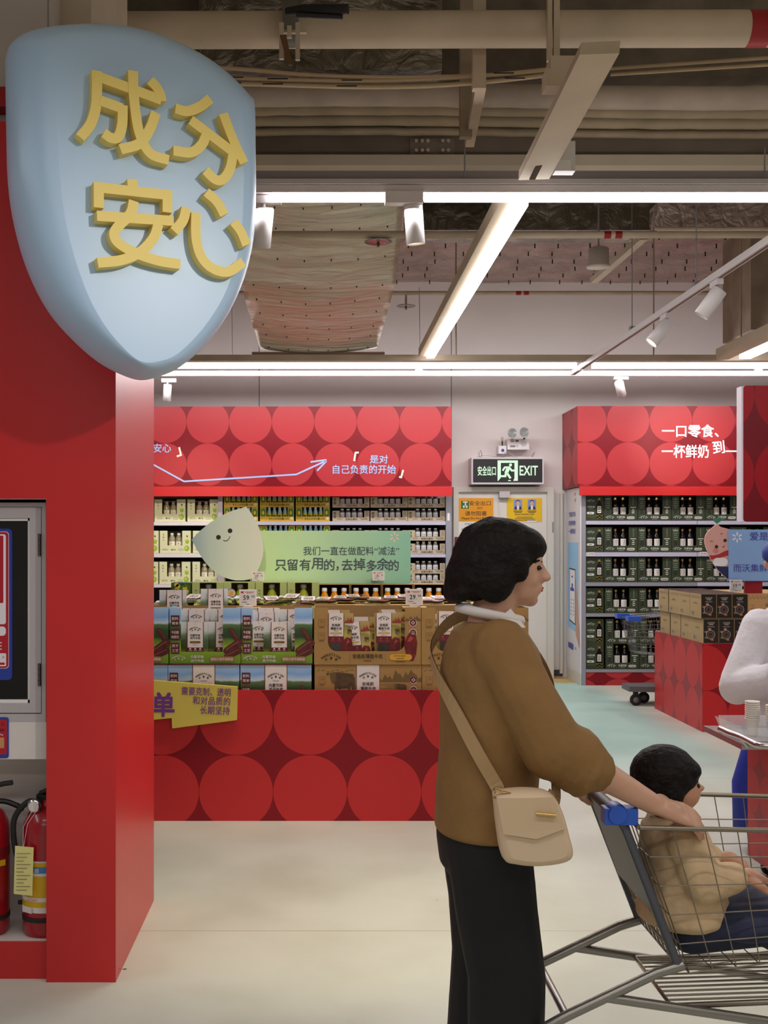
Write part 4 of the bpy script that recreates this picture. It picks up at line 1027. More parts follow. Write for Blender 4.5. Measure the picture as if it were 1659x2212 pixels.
def soy_side():
    w, h = .196, .272; m = MB().box(-w / 2, w / 2, 0, .3, 0, h, g_dark)
    arc_logo(m, -.04, .215, .075, g_pale); m.text('头道生抽', (-.04, F1, .15), .02, g_pale, .08, bold=.03); m.rect((-.04, F1, .128), U, V, .055, .006, dim_print)
    m.rrect((-.045, F1, .082), U, V, .08, .026, .013, g_pale); m.text('零添加', (-.045, F1 * 2, .082), .011, g_dark, bold=.02)
    for k in range(8): m.disc((-.075 + .012 * k, F1, .045 + .01 * math.sin(k * 3)), U, V, .005, .004, mat('olive_gold', (130, 116, 50), .5), 6)
    bx = .05
    m.poly([(bx + a, F1, b) for a, b in ((-.03, .02), (.03, .02), (.032, .16), (.028, .18), (.012, .205), (.012, .24), (-.012, .24), (-.012, .205), (-.028, .18), (-.032, .16))], glass_dark)
    m.rect((bx, F1 * 2, .12), U, V, .042, .075, paper); m.rect((bx, F1 * 2, .235), U, V, .026, .025, gold)
    for k in range(3): m.rect((bx, F1 * 3, .14 - .02 * k), U, V, .03, .008, ink_b)
    for k in range(14): m.disc((bx - .03 + .0045 * k, F1 * 3, .045 + .02 * math.sin(k * 2.3)), U, V, .006, .005, MATS['olive_gold'], 6)
    return m.mesh('soy_carton')
SC, SS = soy_carton(), soy_side()
RN = ['top', 'second', 'third', 'fourth', 'fifth', 'bottom']
def z_at(py): return Z(py, sf)
for r, (base, x_s, x_f, cnt) in enumerate(((1124.6, 1262.5, 1305, 5), (1192.6, 1264, 1302, 6), (1257.6, 1265.5, 1304, 6), (1324.6, 1267, 1307, 3), (None, 1268, 1309, 3), (1445.6, 1269, 1309, 3))):
    zb = z_at(base) if base else z_at(1445.6) + .2725
    o = put(SS, 'sauce_carton', loc=(X(1265.8, sf) + .0985, yf_ + .02, zb)); tag(o, 'narrow carton with printed sauce bottle beside the upright, %s row of the green rack' % RN[r], 'carton', 'narrow dark green sauce cartons')
    for k in range(cnt):
        cx = X(max(x_f, 1305.6), sf) + .184 + .3665 * k + random.uniform(-.001, .001)
        o = put(SC, 'sauce_carton', loc=(cx, yf_ + .02, zb)); tag(o, 'dark green window carton, %s beside the narrow one, %s row of the green rack' % (ORD[k], RN[r]), 'carton', 'dark green sauce cartons on the right rack')
        for j, dx in enumerate((-.048, .036)):
            put_bottle(soy, (cx + dx, yf_ + .075, zb + .0045), 'dark sauce bottle, %s of the pair in the %s green window carton, %s row' % (('left', 'right')[j], ORD[k], RN[r]), 'sauce bottles in the green cartons', 'sauce_bottle')
# coconut water cartons
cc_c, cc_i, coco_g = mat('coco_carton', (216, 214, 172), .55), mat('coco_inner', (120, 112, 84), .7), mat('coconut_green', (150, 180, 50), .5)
coco_t = mat('coco_teal', (80, 160, 130), .5)
def coco_carton():
    w, h = .335, .242; m = carton(w, h, .3, cc_c, -.085, .075, .082, cc_i)
    for k, ch in enumerate('轻椰水'): m.text(ch, (-.128, F1, .20 - .03 * k), .016, mat('olive_print', (110, 110, 80), .5), bold=.01)
    arc_logo(m, -.11, .035, .06, MATS['olive_print']); m.text('椰子水', (-.02, F1, .035), .016, ink_b, bold=.03)
    m.rrect((.062, F1, .036), U, V, .055, .026, .012, coco_t); m.rrect((.062, F1 * 2, .036), U, V, .049, .02, .01, cc_c); m.text('0添加', (.062, F1 * 3, .036), .01, coco_t)
    m.disc((.125, F1, .05), U, V, .028, .032, coco_g); m.disc((.118, F1 * 2, .055), U, V, .013, .016, mat('coconut_light', (190, 206, 90), .5)); m.disc((.13, F1, .125), U, V, .02, .026, coco_g); m.disc((.125, F1 * 2, .142), U, V, .02, .008, MATS['coconut_light'])
    m.poly([(.12, F1, .19), (.136, F1, .19), (.136, F1, .165), (.13, F1, .175), (.12, F1, .18)], ink_b)
    return m.mesh('drink_carton')
CCm = coco_carton()
for r, (base, xs_) in enumerate(((1126.6, (262, 333, 404)), (1194.6, (274, 344.5, 416)), (1261.6, (273, 343.5, 415)))):
    for k, x_ in enumerate(xs_):
        if k == 0: x_ = xs_[1] - 69.5
        cx = X(x_, sf) + .169; zb = z_at(base)
        tag(put(CCm, 'drink_carton', loc=(cx, yf_ + .02, zb)), 'cream carton with green coconut print, %s from the red column, %s row' % (ORD[k], RN[r]), 'carton', 'cream coconut drink cartons')
        for j, dx in enumerate((-.042, .032)):
            put_bottle(coco, (cx + dx, yf_ + .075, zb + .0045), 'clear coconut drink bottle, %s one in the %s cream carton from the column, %s row' % (('left', 'right')[j], ORD[k], RN[r]), 'coconut drink bottles', 'drink_bottle')
# corn drink trays
yc_, yo_ = mat('corn_carton', (122, 140, 36), .5, rgb2=(190, 150, 30), vscale=9), mat('corn_strip', (206, 160, 32), .5)
def corn_tray():
    w, h = .37, .152; m = carton(w, h, .28, yc_, -.115, .115, .05, shade_dark)
    m.rect((0, F1 * .5, .025), U, V, w, .05, yo_)
    arc_logo(m, -.14, .028, .075, MATS['corn_dark']); m.text('有机玉米添加量≥50%', (.02, F1, .026), .026, MATS['corn_dark'], .225, bold=.03)
    m.disc((.16, F1 * 2, .03), U, V, .014, .014, paper); m.text('+', (.16, F1 * 3, .03), .012, MATS['corn_dark'])
    for sx in (-1, 1):
        m.poly([(sx * .15 + a, F1, b) for a, b in ((-.022, .05), (.022, .05), (.024, .12), (.012, .135), (-.012, .135), (-.024, .12))], MATS['leaf_green'])
        m.disc((sx * .15, F1 * 2, .09), U, V, .012, .022, mat('corn_cob', (220, 190, 60), .5))
    return m.mesh('corn_tray')
CT = corn_tray()
for r, base in enumerate((1126 - 31.2, 1125.6, 1196.6)):
    for k, x_ in enumerate((483, 561, 638.5) if r < 2 else (490, 563, 639)):
        cx = X(x_, sf) + .187; zb = z_at(base) if r != 0 else z_at(1125.6) + .1525
        if r == 2: zb += .155
        tag(put(CT, 'drink_tray', loc=(cx, yf_ + .02, zb)), 'yellow green corn drink tray, %s from the upright, %s' % (ORD[k], ('topmost layer', 'second layer', 'layer just above the mint banner')[r]), 'tray', 'yellow corn drink trays')
        for j in range(4):
            put_bottle(corn, (cx - .087 + .058 * j, yf_ + .06, zb + .0045), 'small corn drink bottle, %s in the %s yellow tray, %s' % (ORD[j], ORD[k], ('topmost layer', 'second layer', 'layer above the banner')[r]), 'corn drink bottles', 'drink_bottle')
# sesame drink trays
sb_, sp_ = mat('sesame_carton', (184, 166, 138), .6), mat('sesame_print', (70, 56, 48), .5)
def ses_tray():
    w, h = .402, .112; m = carton(w, h, .28, sb_, -.125, .145, .04, shade_dark)
    for z_ in (.085, .048): m.disc((-.175, F1, z_ - .0), U, V, .015, .015, sp_); m.rect((-.175, F1 * 2, z_), U, V, .012, .008, sb_)
    arc_logo(m, -.125, .022, .05, sp_); m.text('芝麻五黑饮', (.005, F1, .02), .022, sp_, .13, bold=.02)
    for k in range(2): m.rect((.14, F1, .028 - .012 * k), U, V, .08 - .02 * k, .004, sp_)
    for k in range(4): m.rect((.172, F1, .1 - .014 * k), U, V, .03, .004, sp_)
    m.ribbon([(.15, F1, .045), (.17, F1, .03), (.19, F1, .004)], .003, U, V, N, 0, sp_)
    return m.mesh('sesame_tray')
ST_ = ses_tray()
lay = [(z_at(1125.6) + .148, (718, 800.5, 882.5), 'top layer'), (z_at(1125.6), (718, 800.5, 882.5), 'second layer'), (z_at(1196.6) + .146, (718, 800.5, 883), 'banner edge layer'), (z_at(1196.6), (883,), 'second shelf'), (z_at(1261.6) + .104, (883,), 'third shelf upper layer'), (z_at(1261.6) - .035, (883,), 'lowest layer')]
for zb, xs_, nm in lay:
    if 'lowest' in nm: zb = z_at(1261.6) - .0
    if 'upper' in nm: zb = z_at(1261.6) + .1135
    for k, x_ in enumerate(xs_):
        cx = X(x_, sf) + .202
        if x_ > 881: cx = X(962, sf) - .202
        tag(put(ST_, 'drink_tray', loc=(cx, yf_ + .02, zb)), 'beige sesame drink tray, %s, %s' % (('next to the yellow trays', 'in the middle', 'next to the end upright')[k] if len(xs_) > 1 else 'next to the end upright', nm), 'tray', 'beige sesame drink trays')
        for j in range(4):
            put_bottle(ses, (cx - .095 + .065 * j, yf_ + .06, zb + .0045), 'white capped sesame bottle, %s in the %s, %s' % (ORD[j], ('tray by the yellow ones', 'middle tray', 'tray by the upright')[k] if len(xs_) > 1 else 'tray by the upright', nm), 'sesame drink bottles', 'drink_bottle')
# shelf price tags on the right rack
for cx, cy, s_, lab in ((1277, 1197, 199.2, 'white shelf price tag at the upright of the green rack'), (1519, 1196, 199.2, 'white shelf price tag beside the pink cartoon figure')):
    m = MB().box(X(cx - 7, s_), X(cx + 7, s_), F / s_, F / s_ + .01, Z(cy + 4, s_), Z(cy - 4, s_), lab_w); m.text('29.90', (X(cx, s_), F / s_ - .001, Z(cy, s_)), .018, ink_b)
    m.build('price_tag', label=lab, cat='price tag')
# ================================================================== FRONT COUNTER
sc_ = 388.0; yc0 = F / sc_
cd_ = circ_mat('counter_discs', .4125, .4125, X(430, sc_), Z(1631, sc_), (192, 42, 46), (132, 6, 24), .38)
zt = Z(1491, sc_); zf = .545; ztier = 1.08
t = thing('display_counter', 'low red disc patterned display counter in front of the back rack', 'counter', (X(740, sc_), yc0, 0))
xl, xr_ = X(180, sc_), X(1152, sc_)
MB().box(xl, xr_, yc0, yc0 + .018, 0, zt, cd_).build('front_panel', t)
m = MB().box(xl, xr_, yc0 + .018, yc0 + 1.9, 0, zf, red_plain).box(xr_ - .018, xr_, yc0 + .018, yc0 + 1.9, zf, zt, cd_); m.build('body', t)
MB().box(xl, xr_ - .02, 7.06, yc0 + 1.9, zf, ztier, mat('tier_board', (120, 100, 70), .7)).build('rear_tier', t)
# yellow speech board on the counter front
pur = mat('print_purple', (116, 50, 140), .5); ysign = mat('board_yellow', (214, 190, 84), .5)
t = thing('yellow_sign', 'yellow cut out board with purple writing on the counter front', 'sign', at(430, 1573, 390))
s_ = 390.0; yy = F / s_
P = [(250, 1464), (330, 1470), (513, 1484), (511.5, 1555.5), (372, 1573.5), (371, 1551), (330, 1555), (250, 1561)]
MB().prism([(X(a, s_), yy, Z(b, s_)) for a, b in reversed(P)], (0, yc0 - yy, 0), ysign).build('board', t)
m = MB(); yy -= .0015
for tx, cx, cy, w_ in (('需要克制、透明', 445.5, 1494, 106), ('和对品质的', 457, 1514, 81), ('长期坚持', 464.5, 1534.5, 64)): px_text(m, tx, cx, cy, w_, 17.5, pur, yy, s_, .012, -2)
px_text(m, '单', 353, 1522, 46, 50, pur, yy, s_, .05, -1); px_text(m, '简', 300, 1516, 46, 50, pur, yy, s_, .05, -1)
m.build('lettering', t)
# ------------------------------------------------------------------ jerky cartons
maroon, badge, cream_w = mat('print_maroon', (104, 22, 36), .5), mat('badge_maroon', (92, 24, 38), .5), mat('label_cream', (228, 216, 214), .5)
land = ramp_mat('meadow_print', [(0, (92, 128, 34)), (.30, (140, 166, 46)), (.40, (96, 124, 36)), (.46, (40, 62, 28)), (.60, (50, 74, 40)), (.70, (84, 116, 66)), (.73, (196, 210, 226)), (.84, (126, 170, 226)), (1, (170, 196, 230))], 'Y', 0, .32, .5, .16, 9, True)
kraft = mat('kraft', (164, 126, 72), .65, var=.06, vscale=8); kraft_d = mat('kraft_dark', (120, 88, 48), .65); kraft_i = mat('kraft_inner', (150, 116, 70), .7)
meat, meat2 = mat('sausage_print', (96, 38, 32), .45, rgb2=(64, 22, 20), vscale=30), mat('sausage_lit', (138, 66, 56), .45)
pill_b = mat('pill_brown', (150, 112, 60), .5)
def sausage(m, a, b, r, y, col=meat):
    a, b = Vector(a), Vector(b); d = (b - a).normalized(); n_ = Vector((-d.y, d.x)); pts = []
    for k in range(7): an = math.pi / 2 - math.pi * k / 6; pts.append(b + (d * math.cos(an) * .8 + n_ * math.sin(an)) * r)
    for k in range(7): an = -math.pi / 2 - math.pi * k / 6; pts.append(a + (d * math.cos(an) * .8 + n_ * math.sin(an)) * r * .9)
    m.poly([(p.x, y, p.y) for p in pts], col)
    q0, q1 = a + n_ * r * .35, b + n_ * r * .35
    m.ribbon([(q0.x, y - .0004, q0.y), (q1.x, y - .0004, q1.y)], r * .28, U, V, N, 0, meat2)
WJ, HJ = .398, .318
def jx(f): return -WJ / 2 + f * WJ
def jerky_print(m, full):
    """badges, sausages, wordmarks of the meadow carton"""
    for tx, f, z_ in (('配料\n简单', .08, .245), ('牛后腿\n肉原切', .08, .168), ('风干\n工艺', .08, .092)):
        a, b = tx.split('\n'); m.rrect((jx(f), F1, z_), U, V, .048, .062, .004, badge)
        m.text(a, (jx(f), F1 * 2, z_ + .013), .017, cream_w, .036 if len(a) == 2 else .040, bold=.02); m.text(b, (jx(f), F1 * 2, z_ - .013), .017, cream_w, .036 if len(b) == 2 else .040, bold=.02)
    sausage(m, (jx(.86), .195), (jx(.97), .125), .013, F1)
    sausage(m, (jx(.80), .075), (jx(.985), .125), .022, F1 * 1.6); sausage(m, (jx(.80), .045), (jx(.985), .080), .018, F1 * 1.3)
    m.rect((jx(.5), F1 * .6, .0035), U, V, WJ, .007, maroon)
    if full:
        arc_logo(m, jx(.13), .036, .075, cream_w); m.text('内蒙风味', (jx(.39), F1, .044), .018, cream_w, .072, bold=.02); m.text('风干牛肉', (jx(.39), F1, .022), .018, cream_w, .072, bold=.02)
        m.rrect((jx(.74), F1 * 2, .031), U, V, .138, .030, .013, pill_b); m.text('配料只有牛肉和盐', (jx(.74), F1 * 2.5, .031), .016, cream_w, .124, bold=.02)
    else:
        m.rect((jx(.50), F1 * 1.2, HJ / 2), U, V, .128, HJ, maroon); m.rect((jx(.50), F1 * 1.6, HJ / 2), U, V, .120, HJ, cream_w)
        arc_logo(m, jx(.5), HJ - .062, .085, ink_b, F1 * 2); m.rect((jx(.5), F1 * 2, HJ - .088), U, V, .035, .003, grey_metal)
        m.text('内蒙风味', (jx(.5), F1 * 2, HJ - .112), .019, ink_b, .076, bold=.025); m.text('风干牛肉', (jx(.5), F1 * 2, HJ - .135), .019, ink_b, .076, bold=.025)
m = carton(WJ, HJ, .25, land, jx(.16), jx(.75), .072, kraft_i); jerky_print(m, True); JT = m.mesh('jerky_carton')
m = MB().box(-WJ / 2, WJ / 2, 0, .25, 0, HJ, land); jerky_print(m, False); JB = m.mesh('jerky_carton')
def jerky_pouch():
    w, h = .158, .232; m = MB(); rows = []
    for j in range(9):
        row = []
        for i in range(9):
            u_, v_ = i / 8, j / 8; bulge = .012 * math.sin(math.pi * u_) ** .6 * math.sin(math.pi * min(1, v_ * 1.25)) if v_ < .8 else .0
            row.append((-w / 2 + w * u_, -bulge, h * v_))
        rows.append(row)
    pts_grid(rows, land_p, m); bk = [[(x, .004 - y_, z) for x, y_, z in reversed(r)] for r in rows]; pts_grid(bk, cream_w, m)
    y = -.0128
    m.rect((.01, y, .16), U, V, .094, .144, maroon); m.rect((.01, y - .0004, .160), U, V, .086, .144, cream_w); m.rect((.01, y - .0006, .078), U, V, .094, .022, maroon)
    arc_logo(m, .01, .192, .06, ink_b, y - .001); m.text('内蒙风味', (.01, y - .001, .158), .013, ink_b, .055, bold=.025); m.text('风干牛肉', (.01, y - .001, .142), .013, ink_b, .055, bold=.025)
    m.rrect((.01, y - .001, .119), U, V, .062, .013, .006, pill_b); m.text('配料只有牛肉和盐', (.01, y - .0014, .119), .007, ink_b, .054); m.text('净含量 168克', (.01, y - .001, .104), .005, ink_b)
    for k in range(3): m.disc((-.018 + .028 * k, y - .001, .082), U, V, .006, .005, cream_w, 8); m.rect((-.018 + .028 * k, y - .001, .072), U, V, .02, .003, cream_w)
    sausage(m, (-.055, .03), (-.022, .09), .009, y + .003); sausage(m, (-.03, .012), (.05, .042), .014, y); sausage(m, (-.01, .004), (.06, .018), .011, y - .001)
    m.disc((.01, y - .001, .222), U, V, .002, .002, ink_b, 8)
    return m.mesh('jerky_pouch')
land_p = ramp_mat('pouch_print', [(0, (110, 130, 30)), (.25, (160, 164, 50)), (.36, (70, 84, 40)), (.55, (76, 92, 66)), (.68, (120, 140, 112)), (.78, (206, 210, 216)), (1, (226, 224, 224))], 'Y', 0, .232, .42, .14, 14, True)
JP = jerky_pouch()
yb = yc0 + .03; zb0, zb1 = zf + .001, zf + .322
def bx(px): return X(px, F / yb)
for px, nm in ((285, 'mostly hidden by the red column'), (440, 'middle one, behind the yellow board'), (596, 'beside the brown cartons')):
    tag(put(JB, 'jerky_carton', loc=(bx(px), yb + .005, zb0)), 'closed meadow print jerky carton on the lower level, ' + nm, 'carton', 'meadow print jerky cartons')
for px, nm in ((287, 'partly hidden by the red column'), (443, 'middle one with two pouches'), (598, 'beside the brown cartons')):
    tag(put(JT, 'jerky_carton', loc=(bx(px), yb, zb1)), 'open meadow print jerky carton on top, ' + nm, 'carton', 'meadow print jerky cartons')
def pouch(me, name, x, y, z, label, group, rz=0, tilt=0, ry=0):
    o = put(me, name, loc=(x, y, z), rz=rz); o.rotation_euler = (tilt, ry, rz); tag(o, label, 'pouch', group); return o
zp = zb1 + .005
for px, dy, rz, nm in ((417, .035, .0, 'left pouch in the middle open meadow carton'), (478, .05, .0, 'right pouch in the middle open meadow carton'), (554, .085, .1, 'left half hidden pouch at the back of the meadow carton by the brown ones'), (599, .035, 0, 'front pouch in the meadow carton next to the brown ones'), (638, .09, -.1, 'right half hidden pouch in the meadow carton by the brown ones')):
    pouch(JP, 'jerky_pouch', bx(px), yb + dy, zp, nm, 'meadow print jerky pouches', 0)
for j in range(4):
    for px, nm in ((415, 'left file of the middle open meadow carton'), (478, 'right file of the middle open meadow carton'), (570, 'left file of the meadow carton by the brown ones'), (634, 'right file of the meadow carton by the brown ones'), (330, 'meadow carton cut by the red column')):
        pouch(JP, 'jerky_pouch', bx(px) + random.uniform(-.008, .008), yb + .12 + .028 * j, zp + random.uniform(.045, .075), 'upright pouch %s from the back, %s' % (ORD[3 - j], nm), 'meadow print jerky pouches', random.uniform(-.05, .05))
# second file of cartons behind, tops showing
y2 = yb + .275
for px, nm in ((272, 'near the red column'), (420, 'second from the red column'), (568, 'beside the brown ones')):
    tag(put(JB, 'jerky_carton', loc=(X(px, F / y2), y2, zb1 - .02)), 'meadow print jerky carton in the rear file, ' + nm, 'carton', 'meadow print jerky cartons')
    tag(put(JB, 'jerky_carton', loc=(X(px, F / y2), y2, zb0 - .0)), 'hidden base carton of the rear file, ' + nm, 'carton', 'meadow print jerky cartons')
for px, z_, tl, nm in ((374, .075, -.0, 'pale jerky pouch standing up between the carton files, next to the red column'), (463, .082, -.0, 'jerky pouch standing up between the carton files beside the price tag')):
    pouch(JP, 'jerky_pouch', X(px, 371) + .0, y2 - .016, zb1 + .10 + z_, nm, None, 0, tl)
for k in range(14):
    px = 350 + k * 24
    o = pouch(JP, 'jerky_pouch', X(px, 368), y2 + .06 + .04 * (k % 4), zb1 + .318 - .02 - .0 + .012 * (k % 3) + .004, 'white pouch lying flat on the rear file, %s from the red column' % ORD[k], 'loose jerky pouches lying on the rear file', random.uniform(-.2, .2), -1.45)
# ------------------------------------------------------------------ brown crisp beef cartons
WB, HB = .598, .318
gold_pill = mat('pill_gold', (214, 160, 44), .5); engr = mat('engraving', (112, 84, 44), .6); beef = mat('beef_print', (128, 28, 30), .4, rgb2=(84, 14, 20), vscale=25); beefl = mat('beef_lit', (176, 70, 62), .4)
def bxx(f): return -WB / 2 + f * WB
def seal(m, x, z, y=F1):
    m.disc((x, y, z), U, V, .022, .022, cream_w, 20); m.disc((x, y * 1.3, z), U, V, .019, .019, maroon, 20)
def icon(m, x, z):
    m.ribbon([(x - .018, F1, z - .018), (x + .018, F1, z - .018), (x + .018, F1, z + .018), (x - .018, F1, z + .018), (x - .018, F1, z - .018)], .0015, U, V, N, 0, engr)
    m.ribbon([(x - .01, F1, z - .002), (x, F1, z + .01), (x + .01, F1, z + .004), (x + .002, F1, z - .004)], .002, U, V, N, 0, engr); m.rect((x, F1, z - .026), U, V, .03, .004, engr)
def cow(m, x, z, k, y=F1, face=-1):
    e = mat('cow_print', (66, 46, 28), .6, rgb2=(96, 70, 40), vscale=40)
    def p(a, b): return (x + face * a * k, y, z + b * k)
    m.poly([p(a, b) for a, b in ((-.5, .25), (-.45, .42), (-.1, .46), (.2, .48), (.3, .3), (.25, .0), (.1, -.12), (-.25, -.1), (-.48, -.02))], e)
    m.poly([p(a, b) for a, b in ((.18, .5), (.44, .46), (.42, .3), (.36, .08), (.26, .08), (.2, .3))], mat('cow_head', (104, 78, 46), .6))
    m.poly([p(a, b) for a, b in ((.18, .48), (.04, .5), (.1, .38))], e); m.poly([p(a, b) for a, b in ((.44, .46), (.58, .44), (.5, .36))], e)
    for a in (-.44, -.3, .06, .2): m.poly([p(a - .04, .02), p(a + .05, .02), p(a + .035, -.5), p(a - .02, -.5)], e)
    m.poly([p(-.5, .3), p(-.46, .3), p(-.5, -.2), p(-.54, -.2)], e)
def peaks(m, x0, x1, z, hgt, y=F1, col=None):
    n_ = 9; up = [(x0 + (x1 - x0) * k / (n_ - 1), z + hgt * (.35, .6, .45, .95, .6, .8, 1.0, .55, .4)[k]) for k in range(n_)]
    for k in range(n_ - 1):
        a, b = up[k], up[k + 1]; m.poly([(a[0], y, z), (b[0], y, z), (b[0], y, b[1]), (a[0], y, a[1])], col or engr)
        m.poly([(a[0], y * 1.2, a[1]), (a[0] + (b[0] - a[0]) * .4, y * 1.2, a[1] - hgt * .3), (b[0], y * 1.2, b[1]), ], kraft)
def brown_common(m):
    icon(m, bxx(.07), .235); icon(m, bxx(.07), .16)
    seal(m, bxx(.925), .235); seal(m, bxx(.925), .178)
    m.ribbon([(bxx(.925) + a * .009, F1 * 1.6, .235 + b * .009) for a, b in ((0, 1), (1, 0), (0, -1), (-1, 0), (0, 1))], .003, U, V, N, 0, cream_w)
    m.text('高蛋白', (bxx(.925), F1 * 1.6, .183), .007, cream_w); m.rect((bxx(.925), F1 * 1.6, .172), U, V, .02, .004, cream_w)
def brown_open():
    m = carton(WB, HB, .27, kraft, bxx(.13), bxx(.85), .075, kraft_i)
    # rounded lower corners of the window
    for sx, x0 in ((1, bxx(.13)), (-1, bxx(.85))):
        pts = [(x0, 0, .075), (x0 + sx * .05, 0, .075)] + [(x0 + sx * .05 - sx * .05 * math.sin(math.radians(a)), 0, .125 - .05 * math.cos(math.radians(a))) for a in (22, 45, 68, 90)]
        m.prism(pts if sx < 0 else list(reversed(pts)), (0, .004, 0), kraft)
    brown_common(m); peaks(m, bxx(.84), bxx(1.0), .245, .03); arc_logo(m, bxx(.16), .04, .105, engr_d := mat('engraving_dark', (70, 50, 28), .6))
    m.text('安格斯薄脆牛肉', (bxx(.5), F1, .047), .027, engr_d, .166, bold=.012); m.text('（黑胡椒味）', (bxx(.5), F1, .022), .010, engr_d)
    for f in (.335, .67): m.rect((bxx(f), F1, .035), U, V, .0012, .05, engr)
    m.rrect((bxx(.81), F1 * 2, .042), U, V, .125, .034, .016, gold_pill); m.text('原切牛肉+黑胡椒', (bxx(.80), F1 * 2.4, .049), .008, engr_d); m.text('一表面涂腌料', (bxx(.80), F1 * 2.4, .035), .008, engr_d); m.rect((bxx(.81), F1, .017), U, V, .05, .005, engr)
    m.poly([(bxx(f), F1 * 1.5, z) for f, z in ((.84, .11), (.86, .15), (.90, .185), (.95, .17), (.965, .12), (.955, .06), (.93, .022), (.90, .02), (.86, .06))], beef)
    m.poly([(bxx(f), F1 * 1.8, z) for f, z in ((.87, .13), (.90, .16), (.93, .15), (.90, .13))], beefl)
    return m.mesh('beef_carton')
def brown_shut():
    m = MB().box(-WB / 2, WB / 2, 0, .27, 0, HB, kraft); brown_common(m)
    cow(m, bxx(.25), .205, .15); cow(m, bxx(.80), .18, .07)
    m.rect((bxx(.5), F1, HB / 2), U, V, .132, HB, maroon); m.rect((bxx(.5), F1 * 1.4, HB / 2), U, V, .126, HB, cream_w)
    arc_logo(m, bxx(.5), HB - .06, .09, ink_b, F1 * 2); m.text('安格斯', (bxx(.5), F1 * 2, HB - .105), .021, ink_b, .064, bold=.02); m.text('薄脆牛肉', (bxx(.5), F1 * 2, HB - .13), .021, ink_b, .085, bold=.02)
    m.text('（黑胡椒味）', (bxx(.5), F1 * 2, HB - .15), .007, ink_b); m.rrect((bxx(.5), F1 * 2, HB - .168), U, V, .115, .014, .006, gold_pill); m.text('净含量 91克', (bxx(.5), F1 * 2, HB - .19), .008, ink_b)
    peaks(m, bxx(.61), bxx(1), .225, .07)
    for k in range(4): m.rect((bxx(.72 + .05 * (k % 2)), F1, .21 - .012 * k), U, V, .12, .0025, engr)
    for k in range(10): m.ribbon([(bxx(.02 + .045 * k), F1, .285 + .006 * math.sin(k * 2)), (bxx(.05 + .045 * k), F1, .287 + .006 * math.sin(k * 2 + 1))], .003, U, V, N, 0, engr)
    return m.mesh('beef_carton')
BO, BS = brown_open(), brown_shut()
pouch_y = ramp_mat('beef_pouch_print', [(0, (150, 128, 60)), (.45, (186, 164, 88)), (.62, (150, 140, 70)), (.72, (196, 172, 96)), (.86, (176, 150, 90)), (1, (190, 160, 100))], 'Y', 0, .232, .42, .12, 20, True)
def beef_pouch():
    w, h = .150, .232; m = MB(); rows = []
    for j in range(9):
        rows.append([(-w / 2 + w * i / 8, -.012 * math.sin(math.pi * i / 8) ** .6 * math.sin(math.pi * min(1, j / 8 * 1.25)) if j < 7 else 0, h * j / 8) for i in range(9)])
    pts_grid(rows, pouch_y, m); pts_grid([[(x, .004 - y_, z) for x, y_, z in reversed(r)] for r in rows], kraft, m)
    y = -.0128
    m.rect((-.022, y, .165), U, V, .088, .134, maroon); m.rect((-.022, y - .0004, .166), U, V, .082, .134, cream_w); m.rect((-.022, y - .0006, .083), U, V, .088, .038, maroon)
    m.rrect((-.01, y - .0004, .04), U, V, .09, .06, .01, mat('pouch_window', (60, 50, 44), .15, spec=.7))
    arc_logo(m, -.022, .202, .058, ink_b, y - .001); m.text('安格斯', (-.022, y - .001, .165), .016, ink_b, .047, bold=.02); m.text('薄脆牛肉', (-.022, y - .001, .146), .016, ink_b, .062, bold=.02)
    m.text('（黑胡椒味）', (-.022, y - .001, .132), .006, ink_b); m.rrect((-.022, y - .001, .12), U, V, .066, .008, .004, gold_pill); m.text('净含量 91克', (-.022, y - .001, .108), .006, ink_b)
    for k in range(2): m.disc((-.04 + .036 * k, y - .001, .088), U, V, .006, .005, beefl, 8); m.rect((-.04 + .036 * k, y - .001, .076), U, V, .024, .003, beefl)
    m.poly([(.05 + a * .03, y - .001, .05 + b * .05) for a, b in ((-1.6, -.3), (-1.2, .5), (-.4, .95), (.5, .8), (.75, .1), (.4, -.7), (-.6, -.95), (-1.3, -.8))], beef); m.poly([(.045 + a * .012, y - .0014, .06 + b * .03) for a, b in ((-1, -.3), (0, .9), (1, .4), (0, .2))], beefl)
    peaks(m, .024, .074, .175, .035, y, mat('peak_red', (150, 60, 44), .5)); cow(m, .052, .13, .028, y)
    return m.mesh('beef_pouch')
BP = beef_pouch()
XB = [X(794, F / yb), X(794, F / yb) + .601]
for k, nm in ((0, 'next to the meadow cartons'), (1, 'partly behind the walking woman')):
    tag(put(BS, 'beef_carton', loc=(XB[k] + .003, yb + .005, zb0)), 'closed brown kraft carton with cow print on the lower level, ' + nm, 'carton', 'brown crisp beef cartons')
    tag(put(BO, 'beef_carton', loc=(XB[k], yb, zb1)), 'open brown kraft carton with round cornered window on top, ' + nm, 'carton', 'brown crisp beef cartons')
    tag(put(BS, 'beef_carton', loc=(XB[k] + .0, yb + .30, zb1 - .0)), 'brown kraft carton in the rear file, ' + nm, 'carton', 'brown crisp beef cartons')
    tag(put(BS, 'beef_carton', loc=(XB[k] + .0, yb + .30, zb0)), 'base carton of the brown rear file, ' + nm, 'carton', 'brown crisp beef cartons')
